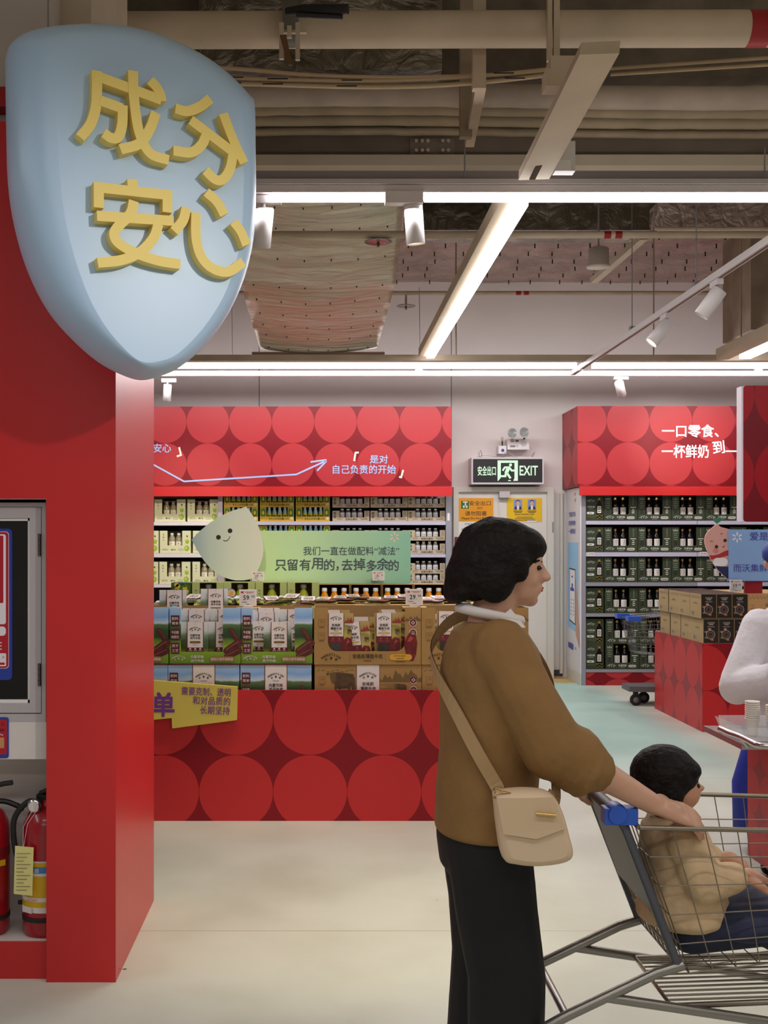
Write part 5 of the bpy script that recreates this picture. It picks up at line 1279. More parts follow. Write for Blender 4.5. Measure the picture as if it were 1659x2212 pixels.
for k, lst in ((0, ((-.155, .03, .05, .015, 'left pouch, standing tallest'), (-.045, .04, -.03, -.18, 'middle pouch, slipped low and tilted'), (.115, .04, .05, .0, 'right pouch with cow and clear window'))), (1, ((-.14, .03, .06, .03, 'pouch nearest the neighbouring carton'), (.05, .04, .03, 0, 'pouch behind the walking woman')))):
    for dx, dy, dz, tl, nm in lst:
        pouch(BP, 'beef_pouch', XB[k] + dx, yb + dy, zp + max(0, dz), '%s, in the brown carton %s' % (nm, ('next to the meadow ones', 'farther along')[k]), 'crisp beef pouches', 0, 0, tl * .5)
    for j in range(4):
        for q, dx in enumerate((-.17, -.01, .15)):
            if k == 0 and q == 1 and j > 2: continue
            pouch(BP, 'beef_pouch', XB[k] + dx, yb + .12 + .034 * j, zp + random.uniform(.01, .06) * (1 if q != 1 else .4), 'upright beef pouch, %s file, %s from the back, %s brown carton' % (('left', 'middle', 'right')[q], ORD[3 - j], ('first', 'second')[k]), 'crisp beef pouches', random.uniform(-.04, .04))
flap = mat('kraft_flap', (200, 166, 106), .65)
for k in range(10):
    o = put(BP, 'beef_pouch', loc=(X(700, 365) + .105 * k, yb + .36 + .05 * (k % 3), zb1 + .322 + .006 * (k % 3))); o.rotation_euler = (-1.5, 0, random.uniform(-.2, .2))
    tag(o, 'kraft beef pouch lying on the rear brown cartons, %s from the meadow side' % ORD[k], 'pouch', 'loose beef pouches lying on the rear file')
# ------------------------------------------------------------------ price tags on clips
tagw = mat('tag_white', (232, 222, 222), .4); tagr = mat('tag_red', (190, 50, 60), .5)
def price(px, py, w, h, s_, big, small, label, clip=True):
    c = at(px, py, s_); t = thing('price_tag', label, 'price tag', c - V * (h / 2 / s_), 'electronic price tags')
    W2, H2 = w / s_, h / s_
    m = MB(); y = c.y
    m.box(c.x - W2 / 2, c.x + W2 / 2, y, y + .012, c.z - H2 / 2, c.z + H2 / 2, tagw); m.build('case', t)
    m = MB(); y -= .001
    m.rect((c.x, y + .0004, c.z), U, V, W2 * .88, H2 * .88, mat('epaper', (214, 206, 202), .5))
    m.rect((c.x - W2 * .33, y, c.z + H2 * .33), U, V, W2 * .16, H2 * .11, tagr)
    for k in range(2): m.rect((c.x + W2 * .1, y, c.z + H2 * (.35 - .06 * k)), U, V, W2 * (.55 - .2 * k), H2 * .025, tagr)
    m.text(big, (c.x - W2 * .1, y, c.z), H2 * .28, ink_b, bold=.01); m.text(small, (c.x + W2 * .30, y, c.z + H2 * .06), H2 * .16, ink_b)
    m.text('.', (c.x + W2 * .12, y, c.z - H2 * .12), H2 * .04, ink_b)
    m.rect((c.x - W2 * .2, y, c.z - H2 * .28), U, V, W2 * .3, H2 * .03, ink_b); m.rect((c.x, y, c.z - H2 * .4), U, V, W2 * .2, H2 * .03, ink_b)
    m.build('screen', t)
    if clip:
        MB().box(c.x - W2 * .3, c.x + W2 * .3, c.y - .004, c.y + .02, c.z - H2 / 2 - .012, c.z - H2 / 2, mat('clip_clear', (200, 190, 186), .2)).box(c.x - W2 * .7, c.x + W2 * .7, c.y - .03, c.y + .07, c.z - H2 / 2 - .017, c.z - H2 / 2 - .012, flap).build('clip_base', t)
    return t
price(535.5, 1291, 37, 35, 376, '59', '99', 'white price tag reading 59.99 above the meadow jerky cartons')
price(895, 1289.5, 37, 34, 376, '29', '99', 'white price tag reading 29.99 above the brown beef cartons')
# ------------------------------------------------------------------ juices on the rear tier
sj = 345.0; yj = F / sj
lime, limec = mat('lime_carton', (166, 176, 108), .55), mat('juice_green', (150, 160, 40), .2, spec=.5)
jg = bottle_kind('jg', [(.03, 0), (.036, .008), (.036, .10), (.032, .135), (.018, .17), (.016, .185)], limec, wcap, .178, .019, .022, mat('jg_label', (206, 204, 186), .5), .025, .115, .0368, [('苹果', .095, .014, ink_b), ('青柠汁', .075, .012, maroon), ('▬', .045, .012, MATS['leaf_green'])])
jo = bottle_kind('jo', [(.026, 0), (.031, .008), (.031, .09), (.028, .12), (.016, .15), (.014, .165)], mat('juice_orange', (216, 140, 30), .18, spec=.5), wcap, .158, .017, .02, mat('jo_label', (214, 196, 176), .5), .03, .10, .0318, [('100%', .085, .012, ink_b), ('橙汁', .066, .016, maroon), ('▬', .042, .01, tagr)])
def lime_carton():
    m = carton(.196, .218, .165, lime, -.05, .055, .02, kraft_i)
    for k, ch in enumerate('鲜榨'): m.text(ch, (-.074, F1, .17 - .02 * k), .012, MATS['olive_print'])
    m.box(-.098, .098, 0, .165, .218, .221, lime)
    return m.mesh('juice_carton')
LC = lime_carton()
for k, x_ in enumerate((415, 483, 552, 621, 690)):
    if k == 4: break
    cx = X(x_, sj) + .098
    tag(put(LC, 'juice_carton', loc=(cx, yj, ztier)), 'pale lime green juice carton, %s from the lemon printed box' % ORD[k], 'carton', 'lime green juice cartons')
    put_bottle(jg, (cx + .002, yj + .05, ztier + .0045), 'green juice bottle in the %s lime carton from the lemon printed box' % ORD[k], 'green juice bottles', 'juice_bottle')
m = MB().box(-.062, .062, 0, .165, 0, .218, mat('lemon_print', (70, 96, 34), .5, rgb2=(40, 60, 24), vscale=30))
for k in range(16):
    a, b = random.uniform(-.05, .05), random.uniform(.1, .205); m.disc((a, F1, b), U, V, .015, .013, mat('lemon_yellow', (206, 186, 60), .5), 12)
for k in range(14):
    a, b, an = random.uniform(-.05, .05), random.uniform(.1, .205), random.uniform(0, 3); u2 = U * math.cos(an) + V * math.sin(an); v2 = V * math.cos(an) - U * math.sin(an); m.disc((a, F1 * 1.5, b), u2, v2, .014, .006, MATS['leaf_green'], 10)
o = m.build('juice_carton', origin=(0, 0, 0)); o.location = (X(391, sj), yj, ztier); tag(o, 'juice box printed with lemons and leaves, behind the leaning pouches', 'carton')
ocr = mat('orange_crate', (150, 116, 60), .6)
def orange_tray():
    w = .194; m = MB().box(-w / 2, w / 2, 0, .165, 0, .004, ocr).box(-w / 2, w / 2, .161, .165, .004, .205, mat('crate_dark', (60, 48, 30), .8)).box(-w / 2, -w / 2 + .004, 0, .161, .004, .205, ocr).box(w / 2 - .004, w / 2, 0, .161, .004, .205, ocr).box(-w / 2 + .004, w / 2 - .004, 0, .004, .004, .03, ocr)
    m.box(-w / 2, w / 2, .02, .165, .205, .208, ocr)
    return m.mesh('juice_tray')
OT = orange_tray()
for k, x_ in enumerate((688.5, 757, 825.5, 894)):
    cx = X(x_, sj) + .098
    tag(put(OT, 'juice_tray', loc=(cx, yj, ztier)), 'brown open tray of orange juice, %s from the lime green cartons' % ORD[k], 'tray', 'orange juice trays')
    for j in range(3):
        put_bottle(jo, (cx - .062 + .062 * j, yj + .045, ztier + .0045), 'orange juice bottle, %s in the %s tray from the lime green cartons' % (ORD[j], ORD[k]), 'orange juice bottles', 'juice_bottle')
# ------------------------------------------------------------------ mint banner with the drop figure
sm = 336.0; ym = F / sm
t = thing('promo_sign', 'mint green banner with pale smiling drop cut out behind the juices', 'sign', (X(700, sm), ym, ztier))
mint = ramp_mat('mint_print', [(0, (196, 222, 160)), (.35, (186, 220, 170)), (1, (132, 186, 160))], 'X', X(560, sm) - X(700, sm), X(887, sm) - X(700, sm), .5)
MB().box(X(540, sm), X(887, sm), ym, ym + .02, ztier, Z(1146.5, sm), mint).build('banner', t)
slate = mat('print_slate', (70, 84, 92), .5)
m = MB(); yy = ym - .0015
px_text(m, '我们一直在做配料“减法”', 759, 1190, 207, 18.5, slate, yy, sm, .006)
for ch, cx, cy, h_, rt in (('只', 606.5, 1221, 23, 0), ('留', 632, 1220, 24, 2), ('有', 659, 1220, 24, 0), ('用', 685.5, 1217.5, 24, -2), ('的', 711.5, 1220, 24, 0), ('，', 729, 1228, 9, 0), ('去', 750, 1220, 24, 0), ('掉', 776.5, 1218.5, 25, 2), ('多', 803, 1222, 24, 2), ('余', 827, 1218, 25, -2), ('的', 850.5, 1221, 23, 0)): px_text(m, ch, cx, cy, None, h_, slate, yy, sm, .022, rt)
m.build('lettering', t)
m = MB()
for k in range(6):
    a = math.radians(90 + 60 * k); u2 = U * math.cos(a) + V * math.sin(a); v2 = V * math.cos(a) - U * math.sin(a)
    c = Vector((X(852, sm), yy, Z(1160, sm))); w = 1 / sm
    m.rrect(c + u2 * 7.5 * w, u2, v2, 7.2 * w, 3.2 * w, 1.5 * w, mat('print_peach', (216, 196, 176), .5))
m.build('spark_emblem', t)
s_ = 340.0; yd2 = F / s_
cut = [(414, 1166), (432, 1147), (460, 1125), (495, 1106), (532, 1094.5), (545, 1113), (557, 1135), (566, 1160), (569, 1185), (566, 1208), (557, 1232), (545, 1249), (528, 1253.5), (505, 1253), (480, 1245), (460, 1232), (443, 1214), (427, 1190)]
P = [(X(a, s_), yd2, Z(b, s_)) for a, b in cut]
c0 = spline(P[0:5], 5)[:-1] + spline(P[4:13], 5)[:-1] + spline(P[12:] + P[:1], 5)[:-1]
dm = ramp_mat('drop_print', [(0, (156, 176, 182)), (.25, (190, 204, 190)), (.6, (208, 214, 196)), (1, (214, 214, 196))], 'X', X(414, s_) - X(700, sm), X(569, s_) - X(700, sm), .5)
fig = MB().prism(list(reversed(c0)), (0, .02, 0), dm, mat('drop_edge', (150, 176, 160), .5)).build('drop_figure', t)
e = .02 / s_ * 340
for (cx, cy) in ((472, 1160.5), (497, 1146.5)): kid(MB().disc((X(cx, s_), yd2 - .0015, Z(cy, s_)), U, V, 5 / s_, 5 / s_, ink_b), 'eye', fig)
kid(MB().ribbon(spline([(X(a, s_), yd2 - .0015, Z(b, s_)) for a, b in ((482, 1166.5), (487, 1168.5), (493, 1166), (497, 1158.5))]), 1.3 / s_, U, V, N, 0, ink_b), 'smile', fig)
price(557.5, 1245, 26, 20, 342.5, '27', '80', 'small price tag reading 27.80 at the foot of the drop figure', False)
price(817.5, 1244, 26, 20, 338.5, '15', '99', 'small price tag reading 15.99 before the mint banner', False)
# blue shelf talker among the juices
t = thing('shelf_talker', 'small blue and white round shelf talker behind the leaning jerky pouch', 'shelf talker', at(500, 1290, 368))
s_ = 368.0; yy = F / s_
m = MB(); m.box(X(478, s_), X(496, s_), yy + .003, yy + .006, Z(1285, s_), Z(1271, s_), mat('talker_blue', (130, 176, 216), .5)); m.build('flag', t)
m = MB(); m.disc((X(500, s_), yy, Z(1281, s_)), U, V, 9.5 / s_, 9.5 / s_, lab_w, 24); m.disc((X(500, s_), yy - .001, Z(1281, s_)), U, V, 7.5 / s_, 7.5 / s_, mat('talker_tan', (214, 180, 140), .5), 24); m.disc((X(500, s_), yy - .002, Z(1281, s_)), U, V, 4 / s_, 4 / s_, gold_pill, 16); m.ring((X(500, s_), yy - .001, Z(1281, s_)), U, V, 8.6 / s_, 9.6 / s_, indigo); m.build('badge', t)
# ================================================================== ISLAND ON THE RIGHT
si = 263.9; yi = F / si; yib = F / 231; xi = X(1517, si); zi = .724
icm = circ_mat('island_discs', .3714, .3714, X(1572.5, si), Z(1492, si), (198, 38, 42), (138, 8, 26), .38)
ism = circ_mat('island_side_discs', .333, .3714, yi + .085, Z(1492, si), (190, 44, 48), (150, 34, 44), .38)
t = thing('display_island', 'red disc patterned display island carrying brown boxes, in front of the green cartons', 'counter', (xi + .8, yi, 0))
MB().box(xi + .006, xi + 2.2, yi, yi + .02, 0, zi, icm).build('front_panel', t)
MB().box(xi, xi + .006, yi, yib, 0, zi, ism).build('side_panel', t)
MB().box(xi + .006, xi + 2.2, yi + .02, yib, 0, zi - .002, red_plain).build('body', t)
cof = mat('coffee_black', (30, 20, 18), .4); kside = mat('kraft_side', (170, 142, 100), .6); kline = mat('kraft_line', (112, 92, 64), .6); kgrey = mat('kraft_grey', (120, 118, 120), .6)
cof_p, cof_b = mat('coffee_print', (206, 190, 170), .5), mat('coffee_bowl', (70, 44, 40), .5)
def grain_box(w, d, h, face):
    """black fronted, black topped box with kraft sides"""
    m = MB(); m.box(0, w, 0, d, 0, h, kside)
    y = -.0012
    if face:
        m.rect((w / 2, y, h / 2), U, V, w * .97, h * .97, cof)
        m.text('低GI黑芝麻', (w / 2, 2 * y, h * .84), .012, cof_p, .056, bold=.02); m.text('谷物粉', (w / 2, 2 * y, h * .77), .012, cof_p, bold=.02); m.rect((w / 2, 2 * y, h * .68), U, V, .06, .003, cof_p)
        m.disc((w / 2 - .004, 2 * y, h * .36), U, V, .036, .036, cof_b, 22); m.ring((w / 2 - .004, 3 * y, h * .36), U, V, .034, .037, cof_p); m.ring((w / 2 - .004, 3 * y, h * .36), U, V, .018, .020, kgrey); m.disc((w / 2 - .004, 3 * y, h * .36), U, V, .01, .01, mat('coffee_paste', (46, 30, 30), .3), 14)
        for a, col in ((100, (190, 140, 130)), (150, (150, 110, 60)), (215, (120, 100, 60)), (290, (190, 90, 60))):
            an = math.radians(a); m.disc((w / 2 - .004 + .043 * math.cos(an), 2.5 * y, h * .36 + .045 * math.sin(an)), U, V, .014, .009, mat('grain_%d' % a, col, .5), 8)
    m.poly([(0, 0, h + .001), (w, 0, h + .001), (w, d, h + .001), (0, d, h + .001)], cof)
    nmod = max(1, round(d / .29))
    for k in range(nmod):
        y0 = d * (k + .5) / nmod
        m.disc((w * .6, y0 - .04, h + .002), U, Vector((0, 1, 0)), .022, .018, mat('gold_print', (176, 140, 80), .5), 10); m.disc((w * .3, y0 + .07, h + .002), U, Vector((0, 1, 0)), .014, .01, MATS['gold_print'], 8)
        x = -.0012; uy = Vector((0, -1, 0))
        m.text('低GI黑芝麻', (x, y0, h * .6), .018, kline, .10, u=uy); m.rect((x, y0 + .075, h * .18), uy, V, .06, .025, kgrey)
        for q in range(9):
            yy = y0 + .12 - .03 * q; m.ribbon([(x, yy, h * .93), (x, yy - .012, h * .82), (x, yy - .03, h * (.9 - .1 * (q % 2)))], .003, uy, V, Vector((-1, 0, 0)), 0, kline)
            if q % 2: m.ribbon([(x, yy - .01, h * .04), (x, yy - .004, h * .2), (x, yy - .02, h * .3)], .003, uy, V, Vector((-1, 0, 0)), 0, kline)
    return m.mesh('grain_box')
wb, hb = .1275, .2
G_s, G_l = grain_box(wb - .003, .285, hb, True), grain_box(wb - .003, .585, hb, True)
x0 = xi - .006
for lay, (zz, dep) in enumerate(((zi, ((0, G_l, .59), (.60, G_s, .29), (.91, G_s, .29))), (zi + hb + .004, ((0, G_s, .29), (.292, G_l, .59), (.90, G_s, .29))))):
    for c in range(3):
        for r, (dy, me, dd) in enumerate(dep):
            o = put(me, 'grain_box', loc=(x0 + c * wb + (.018 if lay == 0 else 0), yi + .01 + dy, zz))
            tag(o, 'black fronted kraft grain box, %s level, %s file from the corner, %s' % (('lower', 'upper')[lay], ORD[c], ('at the front', 'in the middle', 'at the back')[r]), 'box', 'grain boxes on the red island')
def kraft_front():
    w, h = .50, .2; m = MB().box(0, w, 0, .3, 0, h, mat('kraft_warm', (198, 150, 96), .6)); y = -.0012
    m.text('低GI黑芝麻谷物粉', (.25, y, h * .55), .026, kline, .22, bold=.015); m.poly([(0, 0, h + .001), (w, 0, h + .001), (w, .3, h + .001), (0, .3, h + .001)], mat('kraft_top', (190, 160, 110), .6))
    for k in range(16): m.ribbon(spline([(.01 + .03 * k, y, h * .95), (.02 + .03 * k, y, h * .8), (.035 + .03 * k, y, h * .9)], 3), .003, U, V, N, 0, kline)
    m.ribbon([(.02, y, .11), (.045, y, .11), (.045, y, .085), (.025, y, .085), (.03, y, .07), (.05, y, .07)], .003, U, V, N, 0, kline)
    return m.mesh('grain_box')
KF = kraft_front()
for lay in range(2):
    for r in range(3):
        for c in range(2):
            tag(put(KF, 'grain_box', loc=(x0 + 3 * wb + .002 + .505 * c + (.018 if lay == 0 else 0), yi + .01 + .305 * r, zi + lay * (hb + .004))), 'wide plain kraft grain box, %s level, %s, %s from the black ones' % (('lower', 'upper')[lay], ('at the front', 'in the middle', 'at the back')[r], ORD[c]), 'box', 'wide kraft grain boxes on the red island')
zt_i = zi + 2 * hb + .006
price(1590, 1265, 26, 26, 262.5, '59', '90', 'pale grey price tag reading 59.90 on the boxes of the red island', False)
# blue placard on a red post with the pink root figure
s_ = 261.0; yp_ = F / s_
t = thing('placard', 'blue placard on a red post with a pink root vegetable figure, on the island', 'sign', (X(1630, s_), yp_, zt_i))
MB().box(X(1611, s_), X(1649, s_), yp_ + .02, yp_ + .05, zt_i, Z(1200, s_), mat('post_red', (170, 24, 44), .45)).build('post', t)
pb = ramp_mat('placard_blue', [(0, (138, 170, 222)), (1, (140, 178, 228))], 'Z', -.1, .5, .5)
MB().box(X(1572, s_), X(1760, s_), yp_ - .03, yp_ + .02, Z(1254.5, s_), Z(1144, s_), pb).build('board', t)
m = MB(); yy = yp_ - .0315
px_text(m, '爱是简单', 1657, 1158.5, 81, 18, indigo, yy, s_, .015); m.build('lettering', t); m = MB(); px_text(m, '而沃集鲜，', 1621.5, 1227, 80, 17, indigo, yy, s_, .01)
m.build('lettering', t)
m = MB()
for k in range(6):
    a = math.radians(90 + 60 * k); u2 = U * math.cos(a) + V * math.sin(a); v2 = V * math.cos(a) - U * math.sin(a); w = 1 / s_
    m.rrect(Vector((X(1589.5, s_), yy, Z(1160.5, s_))) + u2 * 7.5 * w, u2, v2, 8 * w, 3.4 * w, 1.6 * w, wprint)
m.build('spark_emblem', t)
def pt(a, b, dy=0): return (X(a, s_), yp_ - .012 - dy, Z(b, s_))
rootp = mat('root_pink', (222, 166, 156), .5)
ol = [(1548, 1131), (1538, 1140), (1526, 1152), (1521.5, 1167), (1524, 1182), (1530, 1196), (1537, 1212), (1549, 1230), (1560, 1241), (1573, 1252), (1590, 1252), (1600, 1215), (1602, 1180), (1590, 1150), (1570, 1142), (1556, 1138)]
fig = MB().prism(list(reversed(spline([pt(a, b) for a, b in ol + ol[:1]], 4)[:-1])), (0, .018, 0), rootp).build('root_figure', t)
def face(mb, nm): kid(mb, nm, fig)
face(MB().poly([pt(a, b, .001) for a, b in ((1531, 1199), (1540, 1200), (1552, 1197), (1563, 1191), (1572, 1188), (1572, 1200), (1560, 1203), (1550, 1206), (1540, 1208), (1535, 1209))], mat('scarf_red', (180, 44, 48), .5)), 'scarf')
face(MB().poly([pt(a, b, .002) for a, b in ((1543, 1221), (1556, 1224), (1572, 1224), (1572, 1251), (1560, 1241), (1549, 1230))], mat('print_navy', (34, 38, 84), .5)), 'trousers')
face(MB().rrect(pt(1555, 1214, .003), U, V, 32 / s_, 18 / s_, 9 / s_, wprint), 'paw')
for a, b, r in ((1546.5, 1181, 3.7), (1565, 1167.5, 3.7)): face(MB().disc(pt(a, b, .002), U, V, r / s_, r / s_, mat('print_brown', (60, 34, 28), .5)), 'eye')
face(MB().disc(pt(1545, 1190, .001), U, V, 6 / s_, 5.5 / s_, mat('cheek', (214, 130, 128), .5)), 'cheek')
for pts in ([(1533, 1171), (1535, 1168.5), (1539, 1170)], [(1556, 1155), (1557, 1152.5), (1560, 1153.5)]): face(MB().ribbon(spline([pt(a, b, .002) for a, b in pts]), 1.2 / s_, U, V, N, 0, MATS['print_brown']), 'eyebrow')
face(MB().ribbon(spline([pt(a, b, .002) for a, b in ((1559, 1181), (1562, 1182), (1563, 1178))]), 1.2 / s_, U, V, N, 0, MATS['print_brown']), 'smile')
m = MB(); m.prism([pt(a, b, .001) for a, b in reversed([(1548, 1131.5), (1541, 1125), (1540, 1120), (1544, 1118), (1548, 1121), (1553, 1117), (1558, 1119), (1557, 1125)])], (0, .012, 0), mat('leaf_teal', (60, 124, 100), .5)); face(m, 'leaf')
# big dark red hanging sign at the right edge
s_ = 330.0; ys_ = F / s_
t = thing('hanging_sign', 'dark red rounded hanging sign with pale edge at the right border', 'sign', (X(1720, s_), ys_, Z(1127, s_)))
m = MB(); c = Vector((X(1760, s_), ys_, (Z(833, s_) + Z(1127, s_)) / 2)); w_, h_ = (1760 - 1606) * 2 / s_, (1127 - 833) / s_
pts = []
for sx, sz, a0 in ((1, -1, -90), (1, 1, 0), (-1, 1, 90), (-1, -1, 180)):
    for k in range(6): a = math.radians(a0 + 18 * k); pts.append(c + U * (sx * (w_ / 2 - .02) + .02 * math.cos(a)) + V * (sz * (h_ / 2 - .02) + .02 * math.sin(a)))
MB().prism(list(reversed(pts)), (0, .004, 0), circ_mat('hanging_discs', .52, .52, X(1630, s_), Z(940, s_), (150, 6, 22), (112, 2, 18), .4)).build('face', t)
m = MB().box(X(1602, s_), X(1916, s_), ys_ + .004, ys_ + .09, Z(1126, s_), Z(834, s_), mat('edge_white', (216, 206, 214), .45)); m.build('case', t)
MB().cyl((X(1690, s_), ys_ + .05, Z(834, s_)), (X(1690, s_), ys_ + .05, 5.2), .006, grey_metal, 8).build('hanger_rod', t)
MB().cyl((X(1840, s_), ys_ + .05, Z(834, s_)), (X(1840, s_), ys_ + .05, 5.2), .006, grey_metal, 8).build('hanger_rod', t)
# ------------------------------------------------------------------ trolleys
def basket(m, A, B, nu, nv, nz, r, r2, mt, bottom=True):
    """wire basket: bottom corners A[4], top corners B[4] in order round; nu wires on sides 0-1 and 2-3, nv on 1-2 and 3-0, nz levels"""
    A = [Vector(p) for p in A]; B = [Vector(p) for p in B]
    for k in range(4):
        a0, a1, b0, b1 = A[k], A[(k + 1) % 4], B[k], B[(k + 1) % 4]; n_ = nu if k % 2 == 0 else nv
        for i in range(n_ + 1):
            f = i / n_; m.cyl(a0.lerp(a1, f), b0.lerp(b1, f), r, mt, 6)
        for j in range(nz + 1):
            f = j / nz; m.cyl(a0.lerp(b0, f), a1.lerp(b1, f), r2 if j == nz else r * (1.3 if j == 0 else 1.1), mt, 8)
    if bottom:
        for i in range(1, nu): m.cyl(A[0].lerp(A[1], i / nu), A[3].lerp(A[2], i / nu), r, mt, 6)
        for i in range(1, nv): m.cyl(A[0].lerp(A[3], i / nv), A[1].lerp(A[2], i / nv), r, mt, 6)
    return m
def wheel(t, c, r, ax=(0, 1, 0), w=.03):
    c = Vector(c); ax = Vector(ax).normalized()
    m = MB().lathe([(r * .82, -w / 2), (r, -w * .3), (r, w * .3), (r * .82, w / 2)], c, dark_rubber, 20, ax); wl = m.build('wheel', t)
    kid(MB().lathe([(0, -w * .55), (r * .5, -w * .52), (r * .5, w * .52), (0, w * .55)], c, mat('hub_grey', (120, 112, 108), .5), 16, ax, cap=False), 'hub', wl)
cart_blue = mat('cart_blue', (46, 92, 196), .4); plast = mat('plastic_grey', (96, 94, 94), .55)
yk = F / 225.0
t = thing('shopping_cart', 'empty wire shopping cart with blue corner caps parked behind the red island', 'shopping cart', (3.3, yk, 0))
Xa, Xb_ = 2.95, 3.75
basket(MB(), [(Xa + .06, yk - .16, .50), (Xb_ - .05, yk - .18, .43), (Xb_ - .05, yk + .18, .43), (Xa + .06, yk + .16, .50)], [(Xa - .02, yk - .22, .83), (Xb_, yk - .25, .90), (Xb_, yk + .25, .90), (Xa - .02, yk + .22, .83)], 16, 9, 5, .0022, .006, wire_metal).build('wire_basket', t)
for y_ in (-.2, .2): MB().box(Xa - .06, Xa + .06, yk + y_ - .05, yk + y_ + .05, .81, .855, cart_blue).build('corner_cap', t)
m = MB().prism([(Xa - .02, yk - .14, .135), (Xa - .02, yk + .14, .135), (Xb_, yk + .24, .135), (Xb_, yk - .24, .135)], (0, 0, .05), plast); m.build('base', t)
for y_ in (-.2, .2): MB().tube([(Xb_ - .05, yk + y_, .17), (Xb_ + .02, yk + y_, .5), (Xb_ + .02, yk + y_, .95), (Xb_ + .1, yk + y_, 1.0)], .013, wire_metal).build('frame_tube', t)
MB().cyl((Xb_ + .1, yk - .22, 1.0), (Xb_ + .1, yk + .22, 1.0), .017, cart_blue, 12).build('handle', t)
for x_, y_ in ((Xa + .05, -.1), (Xa + .17, .06), (Xb_ - .1, -.2), (Xb_ - .1, .2)):
    wheel(t, (x_, yk + y_, .055), .055); MB().box(x_ - .02, x_ + .02, yk + y_ - .024, yk + y_ + .024, .09, .135, dark_rubber).build('fork', t)
# ------------------------------------------------------------------ sampling trolley
st_ = 500.0; yt = F / st_
t = thing('sampling_trolley', 'red patterned sampling trolley with steel rail beside the white coated person', 'trolley', (X(1760, st_), yt, 0))
xt0, xt1 = 2.012, 2.75
MB().box(xt0, xt1, yt, yt + .45, .08, .66, circ_mat('trolley_discs', .21, .21, yt + .3, .50, (176, 14, 24), (140, 22, 32), .38)).build('body', t)
steel = mat('brushed_steel', (176, 168, 168), .25, 1.0)
MB().box(1.81, xt1, yt - .03, yt + .47, .66, .685, steel).build('top', t)
rail = spline([(X(1574, 494), F / 494 + .10, .72), (X(1575, 494), F / 494, .72), (X(1600, 505), F / 505, .72), (X(1632, 524), F / 526, .72), (X(1650, 528), F / 530, .72)], 5) + [Vector((xt1, F / 530, .72))]
MB().tube(rail, .014, steel, 12).build('rail', t)
MB().cyl((1.83, F / 505, .675), (1.79, F / 505, .72), .008, steel, 8).build('rail_post', t)
for x_ in (xt0 + .08, xt1 - .08):
    for y_ in (.06, .39): wheel(t, (x_, yt + y_, .041), .04, (0, 1, 0), .025)
clear = mat('clear_acrylic', (236, 236, 238), .06, alpha=.28, spec=.7)
m = MB(); xa, xb, ya, ybk = 1.845, 2.35, yt + .02, yt + .34
for pts in ([(xa, ya, .687), (xb, ya, .687), (xb, ybk, .687), (xa, ybk, .687)],): m.prism(pts, (0, 0, .003), clear)
for a, b in (((xa, ya), (xb, ya)), ((xb, ya), (xb, ybk)), ((xb, ybk), (xa, ybk)), ((xa, ybk), (xa, ya))):
    d = Vector((b[0] - a[0], b[1] - a[1], 0)).normalized(); o2_ = Vector((d.y, -d.x, 0))
    a0, b0 = Vector((a[0], a[1], .69)), Vector((b[0], b[1], .69)); m.prism([a0, b0, b0 + V * .06 + o2_ * .025, a0 + V * .06 + o2_ * .025], -o2_ * .003, clear)
m.build('acrylic_tray', label='clear acrylic tray holding paper cups on the sampling trolley', cat='tray')
cupw = mat('paper_cup', (236, 228, 218), .6)
cup = MB().lathe([(.021, 0), (.030, .07), (.0325, .071), (.0325, .075), (.029, .075), (.0205, .004), (0, .004)], (0, 0, 0), cupw, 20).mesh('paper_cup')
for k, (cx, cy, n_) in enumerate(((xa + .085, yt + .17, 9), (xa + .155, yt + .11, 8))):
    for j in range(n_): tag(put(cup, 'paper_cup', loc=(cx, cy, .691 + .0095 * j)), 'white paper cup, %s from the bottom of the %s nested stack' % (ORD[j], ('taller', 'shorter')[k]), 'cup', 'nested paper cups on the sampling trolley')
m = MB().box(0, .06, 0, .04, 0, .05, mat('mini_box', (226, 232, 236), .4)); m.text('0', (.022, -.001, .025), .03, mat('mini_print', (40, 90, 130), .5)); o = m.build('sample_box', origin=(0, 0, 0)); o.location = (xa + .2, yt + .035, .691); tag(o, 'small white sample box with a dark blue ring, in the acrylic tray', 'box')
